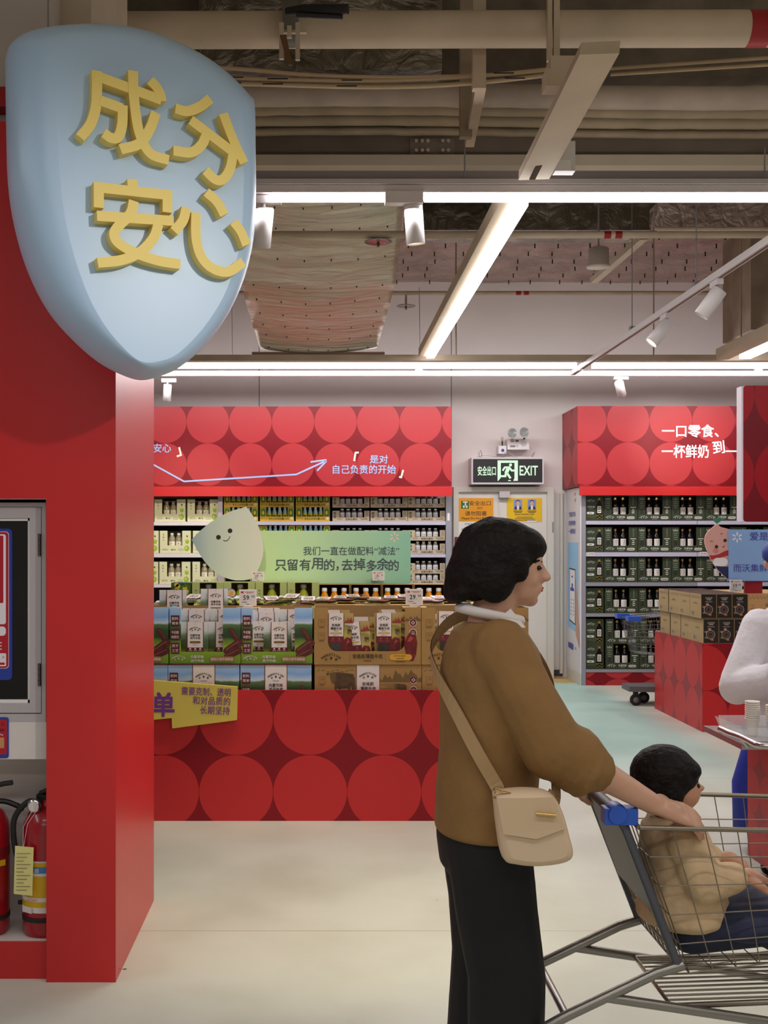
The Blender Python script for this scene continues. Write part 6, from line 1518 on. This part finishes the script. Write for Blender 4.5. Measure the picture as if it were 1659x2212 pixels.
# ================================================================== PEOPLE AND THE FRONT CART
def loft(mb, rings, m, n=20):
    """closed skin over elliptical rings (centre, u radius vector, v radius vector)"""
    vs = []; fs = []
    for c, u, v in rings:
        c, u, v = Vector(c), Vector(u), Vector(v)
        for k in range(n):
            a = 2 * math.pi * k / n; vs.append(c + u * math.cos(a) + v * math.sin(a))
    for j in range(len(rings) - 1):
        for k in range(n): fs.append((j * n + k, j * n + (k + 1) % n, (j + 1) * n + (k + 1) % n, (j + 1) * n + k))
    fs.append(tuple(reversed(range(n)))); fs.append(tuple((len(rings) - 1) * n + k for k in range(n)))
    return mb.add(vs, fs, m, True)
def ball(mb, c, r, m, n=18, rot=0.0):
    """ellipsoid with radii r, turned by rot degrees about y"""
    c = Vector(c); r = r if isinstance(r, (tuple, list)) else (r, r, r); R = Matrix.Rotation(math.radians(rot), 3, 'Y'); k2 = n // 2
    vs = [c + R @ Vector((0, 0, -r[2]))]; fs = []
    for j in range(1, k2):
        t = -math.pi / 2 + math.pi * j / k2
        for k in range(n):
            a = 2 * math.pi * k / n; vs.append(c + R @ Vector((r[0] * math.cos(t) * math.cos(a), r[1] * math.cos(t) * math.sin(a), r[2] * math.sin(t))))
    vs.append(c + R @ Vector((0, 0, r[2])))
    for k in range(n): fs.append((0, 1 + (k + 1) % n, 1 + k)); fs.append((len(vs) - 1, len(vs) - 1 - n + k, len(vs) - 1 - n + (k + 1) % n))
    for j in range(k2 - 2):
        for k in range(n): fs.append((1 + j * n + k, 1 + j * n + (k + 1) % n, 1 + (j + 1) * n + (k + 1) % n, 1 + (j + 1) * n + k))
    return mb.add(vs, fs, m, True)
def limb(mb, pts, m, n=14):
    """tapered limb through (point, radius) with rounded joints"""
    P = [Vector(p) for p, r in pts]; R = [r for p, r in pts]; q = []; rr = []
    for i in range(len(P) - 1):
        for k in range(6): f = k / 6; q.append(P[i].lerp(P[i + 1], f)); rr.append(R[i] + (R[i + 1] - R[i]) * f)
    q.append(P[-1]); rr.append(R[-1])
    mb.tube(q, rr, m, n)
    for p, r in pts: ball(mb, p, r * .995, m, 12)
    return mb
def fuse(mb, name, parent, vox=.006, smooth=4):
    """one continuous skin out of the overlapping volumes"""
    o = mb.build(name, parent)
    md = o.modifiers.new('union', 'REMESH'); md.mode = 'VOXEL'; md.voxel_size = vox; md.use_smooth_shade = True
    ms = o.modifiers.new('relax', 'SMOOTH'); ms.iterations = smooth; ms.factor = 0.5
    dg = bpy.context.evaluated_depsgraph_get(); dg.update()
    me = bpy.data.meshes.new_from_object(o.evaluated_get(dg)); me.name = name
    o.modifiers.clear(); o.data = me
    if not me.materials: me.materials.append(mb.mats[0])
    for p in me.polygons: p.use_smooth = True; p.material_index = 0
    return o
def hand(mb, wrist, d, nrm, m, L_=.17, curl=25, spread=1.0, thumb_side=1, grip=None):
    """palm, four fingers of different length and a thumb. d: towards the fingers, nrm: back of the hand"""
    w = Vector(wrist); d = Vector(d).normalized(); nrm = Vector(nrm); nrm = (nrm - d * nrm.dot(d)).normalized(); sdv = d.cross(nrm) * thumb_side
    pl = L_ * .5
    for i, f in enumerate((-.36, -.12, .12, .36)):                   # palm: four rays side by side
        limb(mb, [(w + sdv * f * pl * .35, .017), (w + d * pl * .95 + sdv * f * pl * .95, .0125)], m, 8)
    ball(mb, w + d * pl * .55, (.03, .03, .022), m, 12)
    for i, (f, ln) in enumerate(((.40, .92), (.14, 1.0), (-.12, .94), (-.36, .74))):
        p = w + d * pl * .95 + sdv * f * pl; a = math.radians(curl * (.5 + .12 * i)); dirv = d * math.cos(a) - nrm * math.sin(a); pts = [(p, .0105)]
        for k, seg in enumerate((.24, .17, .13)):
            p = p + dirv * (L_ * seg * ln); pts.append((p, (.0098, .0088, .0075)[k])); a += math.radians(curl); dirv = d * math.cos(a) - nrm * math.sin(a)
        limb(mb, pts, m, 8)
    p = w + d * pl * .25 + sdv * pl * .38; td = (d * .62 + sdv * .62 - nrm * .35).normalized(); pts = [(p, .0135)]
    for k, seg in enumerate((.22, .18, .14)):
        p = p + td * (L_ * seg); pts.append((p, (.012, .011, .0085)[k])); td = (td + d * .25 - nrm * .2).normalized()
    limb(mb, pts, m, 8)
skin = mat('skin', (208, 158, 130), .5, var=.04, vscale=12); skin_c = mat('skin_child', (206, 150, 118), .5)
hairm = mat('hair_black', (22, 15, 13), .6, bump=.5, bscale=60, var=.2, vscale=40, spec=.2)
jacket_m = mat('jacket_brown', (142, 104, 56), .8, var=.06, vscale=14, bump=.5, bscale=11); trouser_b = mat('trouser_black', (16, 15, 15), .8); bag_m = mat('bag_cream', (224, 196, 162), .5)
strap_m = mat('strap_tan', (176, 142, 98), .7); knit_w = mat('collar_white', (230, 220, 212), .7); lip = mat('lips', (170, 90, 84), .45); eyew = mat('eye_dark', (24, 18, 16), .2)
sw = 836.0
def wp(px, py, dy=0.0): p = at(px, py, sw); return Vector((p.x, p.y + dy, p.z))
t = thing('person', 'woman with dark bob, brown jacket, black trousers and cream shoulder bag pushing a shopping cart', 'person', (wp(1060, 1000).x, F / sw, 0))
ex, ey, ez = Vector((1, 0, 0)), Vector((0, 1, 0)), Vector((0, 0, 1))
m = MB()
# skull, face, jaw, nose, lips
ball(m, wp(1082, 1205), (.092, .076, .096), skin); ball(m, wp(1118, 1228), (.066, .062, .078), skin, rot=8); ball(m, wp(1126, 1268), (.048, .05, .05), skin); ball(m, wp(1144, 1296), (.022, .024, .018), skin)
limb(m, [(wp(1166, 1222), .010), (wp(1181, 1247), .0125)], skin); ball(m, wp(1176, 1250, -.009), (.012, .009, .008), skin); ball(m, wp(1176, 1250, .009), (.012, .009, .008), skin)
ball(m, wp(1164, 1269), (.011, .022, .0075), skin); ball(m, wp(1162, 1277), (.010, .02, .007), skin); ball(m, wp(1158, 1208), (.016, .05, .012), skin); ball(m, wp(1140, 1250, -.036), (.022, .018, .024), skin); ball(m, wp(1140, 1250, .036), (.022, .018, .024), skin)
ball(m, wp(1080, 1236, -.078), (.016, .010, .028), skin); ball(m, wp(1080, 1236, .078), (.016, .010, .028), skin)
limb(m, [(wp(1082, 1270), .052), (wp(1058, 1335), .055), (wp(1055, 1380), .07)], skin)
loft(m, [(wp(1055, 1360), ex * .06, ey * .10), (wp(1060, 1410), ex * .10, ey * .15), (wp(1060, 1520), ex * .105, ey * .14), (wp(1055, 1620), ex * .09, ey * .125), (wp(1050, 1740), ex * .10, ey * .15), (wp(1050, 1820), ex * .10, ey * .15)], skin)
# legs
for sgn, kx, ax_ in ((-1, 1082, 1075), (1, 1066, 1030)):
    limb(m, [(wp(1050, 1800, sgn * .085), .085), (wp(kx, 2080, sgn * .085), .055), (wp(ax_ + 10, 2250, sgn * .085), .052), (wp(ax_, 2420, sgn * .085), .036)], skin)
# right arm reaching over the handle to the child, left arm to the handle
elR, wrR = wp(1170, 1588, -.20), wp(1372, 1706, -.17)
limb(m, [(wp(1068, 1396, -.15), .05), (elR, .042), (elR.lerp(wrR, .35), .040), (wrR, .026)], skin); 
hand(m, wrR, Vector((.86, .12, -.30)), Vector((.1, -.45, .85)), skin, .17, 20, thumb_side=-1)
hx, hz = .72, .89
elL = wp(1165, 1575, .22); wrL = Vector((hx - .075, 3.11, hz + .06))
limb(m, [(wp(1068, 1396, .15), .05), (elL, .042), (elL.lerp(wrL, .4), .038), (wrL, .026)], skin)
for i in range(4):                                                   # left fingers closed round the bar
    yy = 3.075 + .024 * i; pts = []
    for a in (150, 110, 70, 30, -10, -50): pts.append((Vector((hx + .028 * math.cos(math.radians(a)), yy, hz + .028 * math.sin(math.radians(a)))), .0105))
    limb(m, pts, skin, 8)
    limb(m, [(wrL, .02), (Vector((hx - .03, yy, hz + .025)), .013)], skin, 8)
limb(m, [(wrL + Vector((.02, -.025, -.01)), .014), (Vector((hx - .03, 3.05, hz - .01)), .012), (Vector((hx - .008, 3.055, hz - .027)), .010)], skin, 8)
fuse(m, 'body', t, .0055, 4)
m = MB()     # hair: bob with flipped ends
ball(m, wp(1078, 1192), (.108, .092, .090), hairm); ball(m, wp(1048, 1222), (.090, .090, .095), hairm); ball(m, wp(1024, 1252), (.066, .084, .055), hairm, rot=25); ball(m, wp(1000, 1276), (.052, .072, .026), hairm, rot=-28)
ball(m, wp(1062, 1250, -.066), (.052, .028, .062), hairm, rot=10); ball(m, wp(1062, 1250, .066), (.052, .028, .062), hairm, rot=10)
ball(m, wp(1136, 1176), (.055, .074, .045), hairm, rot=30); ball(m, wp(1108, 1212, -.070), (.03, .018, .055), hairm, rot=-12); ball(m, wp(1108, 1212, .070), (.03, .018, .055), hairm, rot=-12)
limb(m, [(wp(1010, 1180), .03), (wp(985, 1240), .03), (wp(964, 1284), .010)], hairm); limb(m, [(wp(1150, 1165, -.03), .02), (wp(1172, 1182, -.03), .008)], hairm); limb(m, [(wp(1060, 1130), .02), (wp(1010, 1150), .016), (wp(985, 1190), .012)], hairm)
fuse(m, 'hair', t, .006, 3)
for sgn in (-1, 1):
    MB().tube(spline([wp(1146, 1214, sgn * .052), wp(1157, 1210, sgn * .044), wp(1165, 1213, sgn * .032)]), .0028, hairm, 6).build('eyebrow', t)
    m = MB(); ball(m, wp(1158, 1226, sgn * .040), (.008, .010, .0065), eyew); m.build('eye', t)
m = MB(); ball(m, wp(1170.5, 1270), (.0045, .017, .0035), lip); ball(m, wp(1169, 1275), (.0045, .015, .004), lip); m.build('lips', t)
m = MB()     # jacket with pushed-up sleeves
loft(m, [(wp(1056, 1342), ex * .062, ey * .075), (wp(1056, 1362), ex * .095, ey * .135), (wp(1060, 1400), ex * .120, ey * .180), (wp(1062, 1450), ex * .134, ey * .192), (wp(1064, 1520), ex * .136, ey * .190), (wp(1058, 1620), ex * .130, ey * .180), (wp(1050, 1710), ex * .130, ey * .185), (wp(1044, 1786), ex * .126, ey * .190), (wp(1044, 1792), ex * .115, ey * .17)], jacket_m, 28)
for sgn, el, cf in ((-1, elR, elR.lerp(wrR, .36)), (1, elL, elL.lerp(wrL, .4))):
    limb(m, [(wp(1064, 1392, sgn * .140), .078), (wp(1105, 1480, sgn * .185), .074), (el + Vector((-.01, 0, 0)), .080), (el.lerp(cf, .5) + ez * .01, .072), (cf, .058)], jacket_m)
    for f in (.35, .6, .85): ball(m, el.lerp(cf, f) + Vector((.0, 0, -.012)), (.03, .072, .072), jacket_m, rot=30)
fuse(m, 'jacket', t, .007, 4)
m = MB(); q = [wp(1058 + 66 * math.cos(a), 1326 + 14 * math.cos(a) , .068 * math.sin(a)) for a in [2 * math.pi * k / 24 for k in range(24)]]; m.tube(q, .013, knit_w, 8, closed=True)
m.poly([wp(1096, 1312, -.05), wp(1128, 1352, -.055), wp(1098, 1352, -.085), wp(1070, 1330, -.078)], knit_w); m.build('collar', t)
m = MB()     # wide trousers
loft(m, [(wp(1046, 1765), ex * .112, ey * .165), (wp(1044, 1800), ex * .122, ey * .18), (wp(1050, 1860), ex * .120, ey * .18), (wp(1056, 1900), ex * .09, ey * .15)], trouser_b, 24)
for sgn, kx, ax_ in ((-1, 1082, 1078), (1, 1066, 1040)):
    limb(m, [(wp(1048, 1830, sgn * .08), .108), (wp(1062, 1950, sgn * .085), .104), (wp(kx, 2080, sgn * .088), .098), (wp((kx + ax_) / 2, 2260, sgn * .088), .096)], trouser_b)
    loft(m, [(wp((kx + ax_) / 2, 2240, sgn * .088), ex * .094, ey * .094), (wp(ax_, 2440, sgn * .088), ex * .098, ey * .098)], trouser_b)
fuse(m, 'trousers', t, .008, 4)
for sgn, ax_ in ((-1, 1078), (1, 1040)):
    c = wp(ax_, 2468, sgn * .088); c.z = 0
    m = MB(); loft(m, [(c + Vector((-.08, 0, .03)), ez * .028, ey * .03), (c + Vector((0, 0, .035)), ez * .035, ey * .04), (c + Vector((.10, 0, .03)), ez * .028, ey * .046), (c + Vector((.17, 0, .02)), ez * .018, ey * .03)], mat('shoe', (60, 56, 54), .6)); m.build('shoe', t)
# bag and strap
sbg = 918.0
b = thing('shoulder_bag', 'cream shoulder bag with a gold bar hanging at the hip of the walking woman', 'bag', at(1150, 1865, sbg))
m = MB(); yb_ = F / sbg
prof_b = [(1064, 1712), (1100, 1704), (1150, 1703), (1188, 1712), (1210, 1745), (1226, 1800), (1234, 1840), (1216, 1858), (1160, 1866), (1110, 1862), (1084, 1850), (1072, 1790)]
pf = spline([at(a, c_, sbg) for a, c_ in prof_b + prof_b[:1]], 4)[:-1]; ce = sum(pf, Vector()) / len(pf); n_ = len(pf); rs = []
for dy, k in ((-.045, .80), (-.04, .92), (-.025, .985), (0, 1), (.02, .985), (.035, .92), (.04, .8)): rs.append([ce + (p - ce) * k + Vector((0, dy, 0)) for p in pf])
m.add([p for r in rs for p in r], [(j * n_ + i, j * n_ + (i + 1) % n_, (j + 1) * n_ + (i + 1) % n_, (j + 1) * n_ + i) for j in range(6) for i in range(n_)], bag_m, True); m.poly(rs[0], bag_m); m.poly(list(reversed(rs[-1])), bag_m); m.build('body', b)
m = MB(); m.prism([at(1066, 1716, sbg) + Vector((0, -.048, 0)), at(1080, 1790, sbg) + Vector((0, -.052, 0)), at(1150, 1800, sbg) + Vector((0, -.054, 0)), at(1212, 1778, sbg) + Vector((0, -.052, 0)), at(1188, 1714, sbg) + Vector((0, -.048, 0))], (0, .006, 0), mat('bag_flap', (216, 186, 150), .5)); m.build('flap', b)
MB().cyl(at(1148, 1745, sbg) + Vector((0, -.058, 0)), at(1190, 1749, sbg) + Vector((0, -.058, 0)), .004, mat('gold_bar', (220, 180, 110), .25, .9), 8).build('clasp', b)
P = spline([at(1078, 1716, sbg), wp(1050, 1668, -.198), wp(1012, 1600, -.178), wp(972, 1520, -.130), wp(940, 1450, -.035), wp(938, 1400, .05), wp(985, 1348, .11), wp(1050, 1334, .12), wp(1120, 1370, .11), wp(1178, 1440, .05), wp(1192, 1520, -.05), wp(1172, 1620, -.15), wp(1165, 1690, -.205), at(1180, 1716, sbg)], 5)
m = MB()
for i in range(len(P) - 1):
    a, c_ = P[i], P[i + 1]; rad = Vector((a.x - wp(1058, 1500).x, a.y - F / sw, 0)).normalized(); tg = (c_ - a).normalized(); sd = tg.cross(rad).normalized() * .016
    if i == 0: prev = (a + sd, a - sd)
    m.add([prev[0], prev[1], c_ - sd, c_ + sd], [(0, 1, 2, 3)], strap_m); m.add([prev[0] + rad * .003, prev[1] + rad * .003, c_ - sd + rad * .003, c_ + sd + rad * .003], [(3, 2, 1, 0)], strap_m); prev = (c_ + sd, c_ - sd)
m.build('strap', b)
MB().tube([at(1066, 1702, sbg) + Vector((0, -.03, 0)), at(1098, 1708, sbg) + Vector((0, -.03, 0)), at(1094, 1722, sbg) + Vector((0, -.03, 0)), at(1062, 1716, sbg) + Vector((0, -.03, 0))], .003, mat('gold_bar', (220, 180, 110)), 6, closed=True).build('buckle', b)
# ------------------------------------------------------------------ child
c_t = thing('child', 'small child with black hair and beige coat sitting in the front shopping cart', 'child', (.93, F / sw, .52))
def cp(px, py, dy=0.0): return wp(px, py, dy)
m = MB()
ball(m, cp(1440, 1682), (.078, .070, .080), skin_c); ball(m, cp(1466, 1706), (.056, .056, .056), skin_c); ball(m, cp(1484, 1728), (.018, .022, .014), skin_c); ball(m, cp(1514, 1702), (.010, .010, .009), skin_c); ball(m, cp(1482, 1718, -.026), (.024, .02, .022), skin_c); ball(m, cp(1482, 1718, .026), (.024, .02, .022), skin_c)
ball(m, cp(1438, 1700, -.070), (.012, .008, .018), skin_c); ball(m, cp(1438, 1700, .070), (.012, .008, .018), skin_c); ball(m, cp(1502, 1720), (.008, .014, .005), skin_c)
limb(m, [(cp(1446, 1730), .034), (cp(1450, 1775), .045)], skin_c)
loft(m, [(cp(1452, 1770), ex * .05, ey * .07), (cp(1462, 1830), ex * .07, ey * .085), (cp(1468, 1930), ex * .075, ey * .085), (cp(1472, 1985), ex * .07, ey * .08)], skin_c)
for sgn in (-1, 1):
    e_ = cp(1486, 1880, sgn * .115); w_ = cp(1572, 1872, sgn * .085)
    limb(m, [(cp(1456, 1792, sgn * .085), .032), (e_, .028), (w_, .020)], skin_c); hand(m, w_, Vector((.9, -sgn * .2, -.1)), Vector((.1, 0, 1)), skin_c, .105, 35, thumb_side=-sgn)
    limb(m, [(cp(1480, 1992, sgn * .05), .04), (cp(1630, 1975, sgn * .075), .036), (cp(1700, 2020, sgn * .08), .028)], skin_c)
fuse(m, 'body', c_t, .0045, 3)
m = MB(); ball(m, cp(1434, 1672), (.088, .080, .078), hairm); ball(m, cp(1416, 1694), (.066, .074, .066), hairm); ball(m, cp(1436, 1700, -.056), (.034, .026, .05), hairm); ball(m, cp(1436, 1700, .056), (.034, .026, .05), hairm); ball(m, cp(1482, 1658), (.038, .06, .028), hairm, rot=25)
fuse(m, 'hair', c_t, .005, 3)
for sgn in (-1, 1):
    m = MB(); ball(m, cp(1499, 1692, sgn * .034), (.005, .006, .006), eyew); m.build('eye', c_t)
coat_c = mat('coat_beige', (216, 184, 142), .8, var=.08, vscale=20, bump=.2, bscale=40)
m = MB(); loft(m, [(cp(1450, 1762), ex * .055, ey * .062), (cp(1454, 1782), ex * .08, ey * .10), (cp(1464, 1840), ex * .098, ey * .118), (cp(1472, 1910), ex * .108, ey * .122), (cp(1476, 1975), ex * .12, ey * .13), (cp(1476, 1990), ex * .1, ey * .11)], coat_c, 22)
for sgn in (-1, 1): limb(m, [(cp(1456, 1796, sgn * .088), .052), (cp(1486, 1880, sgn * .118), .052), (cp(1556, 1874, sgn * .09), .040)], coat_c)
fuse(m, 'coat', c_t, .006, 3)
m = MB()
for sgn in (-1, 1): limb(m, [(cp(1480, 1995, sgn * .05), .060), (cp(1630, 1975, sgn * .075), .054), (cp(1690, 2020, sgn * .08), .046)], mat('trouser_navy', (34, 38, 62), .8))
fuse(m, 'trousers', c_t, .006, 3)
for sgn in (-1, 1):
    m = MB(); p = cp(1706, 2040, sgn * .08); loft(m, [(p + Vector((-.03, 0, .01)), ey * .03, ez * .03), (p + Vector((.02, 0, .015)), ey * .034, ez * .034), (p + Vector((.09, 0, .01)), ey * .026, ez * .022)], mat('child_shoe', (190, 190, 196), .6)); m.build('shoe', c_t)
# ------------------------------------------------------------------ front cart
Yn, Yf2 = F / 895, F / 781; Ym = (Yn + Yf2) / 2
t = thing('shopping_cart', 'shopping cart with the child in it, pushed by the woman in the brown jacket', 'shopping cart', (1.1, Ym, 0))
wm2 = mat('cart_wire', (146, 134, 118), .35, .8)
A = [(.90, Yn + .03, .50), (1.66, Yn + .06, .58), (1.66, Yf2 - .06, .58), (.90, Yf2 - .03, .50)]; B = [(.77, Yn, .862), (1.80, Yn + .02, .835), (1.80, Yf2 - .02, .835), (.77, Yf2, .862)]
basket(MB(), A, B, 13, 9, 5, .0015, .0062, wm2).build('wire_basket', t)
m = MB()
for i in range(12): yy = Yn + .05 + (Yf2 - Yn - .1) * i / 11; m.cyl((.86, yy, .415), (1.62, yy, .44), .003, wm2, 6)
m.tube([(.86, Yn + .04, .415), (1.62, Yn + .06, .44), (1.62, Yf2 - .06, .44), (.86, Yf2 - .04, .415)], .008, wm2, 8, closed=True); m.build('lower_rack', t)
gate = mat('gate_grey', (84, 84, 92), .5)
gm_ = MB()
def gp(f, yy): return Vector((.745 + (.875 - .745) * f, yy, .865 + (.515 - .865) * f))
gm_.prism([gp(.02, Yn + .02), gp(.62, Yn + .03), gp(.62, Yf2 - .03), gp(.02, Yf2 - .02)], (-.012, 0, -.004), gate); gm_.build('gate_panel', t)
m = MB()
for i in range(10): yy = Yn + .03 + (Yf2 - Yn - .06) * i / 9; m.cyl(gp(.6, yy), gp(1, yy), .0025, wm2, 6)
for f in (.7, .8, .9, 1.0): m.cyl(gp(f, Yn + .03), gp(f, Yf2 - .03), .003, wm2, 6)
m.build('gate_wires', t)
MB().cyl((hx, Yn + .04, hz), (hx, Yf2 - .04, hz), .017, mat('handle_grey', (70, 68, 70), .5), 14).build('handle', t)
for yy in (Yn + .005, Yf2 - .055): MB().lathe([(.022, 0), (.026, .01), (.026, .045), (.022, .055)], (hx, yy, hz), cart_blue, 16, (0, 1, 0)).box(hx - .03, hx + .05, yy + .005, yy + .05, hz - .025, hz + .015, cart_blue).build('handle_cap', t)
fr = mat('frame_steel', (150, 146, 138), .3, .8)
for yy in (Yn + .03, Yf2 - .03):
    MB().tube([(hx, yy, hz), (.745, yy, .85), (.872, yy, .52)], .011, gate, 10).build('gate_post', t)
    MB().tube([(.885, yy, .52), (.82, yy, .50), (.60, yy, .395), (.51, yy, .345), (.485, yy, .30), (.485, yy, .14)], .013, fr, 10).build('frame_tube', t)
    MB().tube([(.70, yy, .440), (1.1, yy, .38), (1.6, yy, .30), (1.66, yy, .16)], .012, fr, 10).build('frame_tube', t)
    for x_ in (.485, 1.66):
        MB().box(x_ - .02, x_ + .02, yy - .024, yy + .024, .10, .16, dark_rubber).build('fork', t); wheel(t, (x_ - .01, yy, .063), .062)
for x_ in (.60, 1.6): MB().cyl((x_, Yn + .03, .395 if x_ < 1 else .30), (x_, Yf2 - .03, .395 if x_ < 1 else .30), .010, fr, 10).build('cross_bar', t)
nb = mat('navy_bag', (44, 48, 76), .75, var=.15, vscale=8, bump=.4, bscale=14)
m = MB(); loft(m, [(Vector((.98, Ym, .575)), ey * .12, ez * .03), (Vector((1.06, Ym, .585)), ey * .16, ez * .05), (Vector((1.25, Ym, .60)), ey * .165, ez * .055), (Vector((1.45, Ym, .62)), ey * .15, ez * .05), (Vector((1.55, Ym, .625)), ey * .1, ez * .03)], nb)
o = m.build('folded_coat', label='dark navy folded coat lying in the bottom of the front cart under the child', cat='coat')
# ------------------------------------------------------------------ attendant in white at the sampling trolley
se = 430.0
def ep(px, py, dy=0.0): p = at(px, py, se); return Vector((p.x, p.y + dy, p.z))
t = thing('person', 'attendant in white coat, blue cap and blue apron behind the sampling trolley', 'person', (ep(1720, 1000).x, F / se, 0))
m = MB(); ball(m, ep(1688, 1215, -.02), (.076, .092, .105), skin); ball(m, ep(1688, 1235, -.06), (.06, .05, .06), skin); ball(m, ep(1688, 1228, -.118), (.013, .015, .02), skin); ball(m, ep(1688, 1258, -.075), (.03, .03, .02), skin); ball(m, ep(1653, 1218, -.01), (.01, .016, .026), skin); ball(m, ep(1723, 1218, -.01), (.01, .016, .026), skin)
limb(m, [(ep(1702, 1255), .05), (ep(1712, 1300), .06)], skin)
loft(m, [(ep(1715, 1300), ex * .10, ey * .07), (ep(1718, 1350), ex * .17, ey * .10), (ep(1718, 1450), ex * .15, ey * .10), (ep(1718, 1550), ex * .15, ey * .10), (ep(1718, 1600), ex * .15, ey * .1)], skin)
eL, wL = ep(1582, 1478, -.06), ep(1668, 1440, -.30); eR, wR = ep(1856, 1478, -.06), ep(1770, 1450, -.30)
for sh_, e_, w_, sg in ((ep(1640, 1345), eL, wL, 1), (ep(1796, 1345), eR, wR, -1)):
    limb(m, [(sh_, .05), (e_, .042), (w_, .028)], skin); hand(m, w_, (w_ - e_) * .6 + Vector((sg * .05, -.1, -.05)), Vector((0, -.2, 1)), skin, .17, 30, thumb_side=sg)
for sg in (-1, 1): limb(m, [(ep(1718 + sg * 40, 1590), .08), (ep(1718 + sg * 42, 1730), .055), (ep(1718 + sg * 42, 1850), .04)], skin)
fuse(m, 'body', t, .007, 3)
coat_w = mat('coat_white', (226, 220, 224), .75, bump=.9, bscale=7)
m = MB(); loft(m, [(ep(1712, 1296), ex * .07, ey * .07), (ep(1714, 1315), ex * .13, ey * .10), (ep(1716, 1345), ex * .195, ey * .13), (ep(1718, 1420), ex * .20, ey * .15), (ep(1718, 1500), ex * .205, ey * .155), (ep(1718, 1560), ex * .225, ey * .165), (ep(1718, 1606), ex * .24, ey * .17), (ep(1718, 1610), ex * .2, ey * .14)], coat_w, 26)
for sh_, e_, w_ in ((ep(1640, 1350), eL, wL), (ep(1796, 1350), eR, wR)):
    limb(m, [(sh_, .085), (sh_.lerp(e_, .5), .084), (e_, .088), (e_.lerp(w_, .5) + ez * -.01, .085), (e_.lerp(w_, .86), .078)], coat_w); ball(m, e_ + Vector((0, 0, -.01)), (.085, .085, .085), coat_w)
fuse(m, 'coat', t, .008, 3)
m = MB()
for e_, w_ in ((eL, wL), (eR, wR)): d = (w_ - e_).normalized(); m.lathe([(.082, -.045), (.085, -.04), (.085, .035), (.080, .04), (.06, .03)], e_.lerp(w_, .80), coat_w, 20, d)
m.build('cuff', t)
navy = mat('apron_blue', (22, 48, 160), .65)
m = MB(); loft(m, [(ep(1718, 1560), ex * .22, ey * .15), (ep(1718, 1620), ex * .265, ey * .165), (ep(1718, 1690), ex * .315, ey * .17), (ep(1718, 1790), ex * .31, ey * .165)], navy, 24); m.build('apron', t)
m = MB()
for sg in (-1, 1): limb(m, [(ep(1718 + sg * 40, 1700), .09), (ep(1718 + sg * 42, 1860), .07)], mat('trouser_dark', (30, 32, 44), .8))
fuse(m, 'trousers', t, .009, 2)
for sg in (-1, 1):
    c = ep(1718 + sg * 42, 1885); c.z = 0; m = MB(); loft(m, [(c + Vector((0, .08, .03)), ex * .03, ez * .028), (c + Vector((0, 0, .04)), ex * .045, ez * .038), (c + Vector((0, -.12, .03)), ex * .045, ez * .028), (c + Vector((0, -.17, .02)), ex * .03, ez * .016)], MATS['shoe']); m.build('shoe', t)
capm = mat('cap_blue', (36, 62, 140), .6)
m = MB(); ball(m, ep(1688, 1196, -.015), (.098, .108, .085), capm); fuse(m, 'cap', t, .008, 2)
MB().prism([ep(1657, 1206, -.09), ep(1667, 1212, -.16), ep(1688, 1215, -.185), ep(1727, 1212, -.16), ep(1737, 1206, -.09)], (0, 0, .008), capm).build('cap_visor', t)
m = MB(); loft(m, [(ep(1688, 1226, -.06), ex * .062, ey * .064), (ep(1688, 1244, -.065), ex * .066, ey * .068), (ep(1688, 1262, -.06), ex * .05, ey * .055)], mat('mask_white', (226, 226, 230), .7)); m.build('face_mask', t)
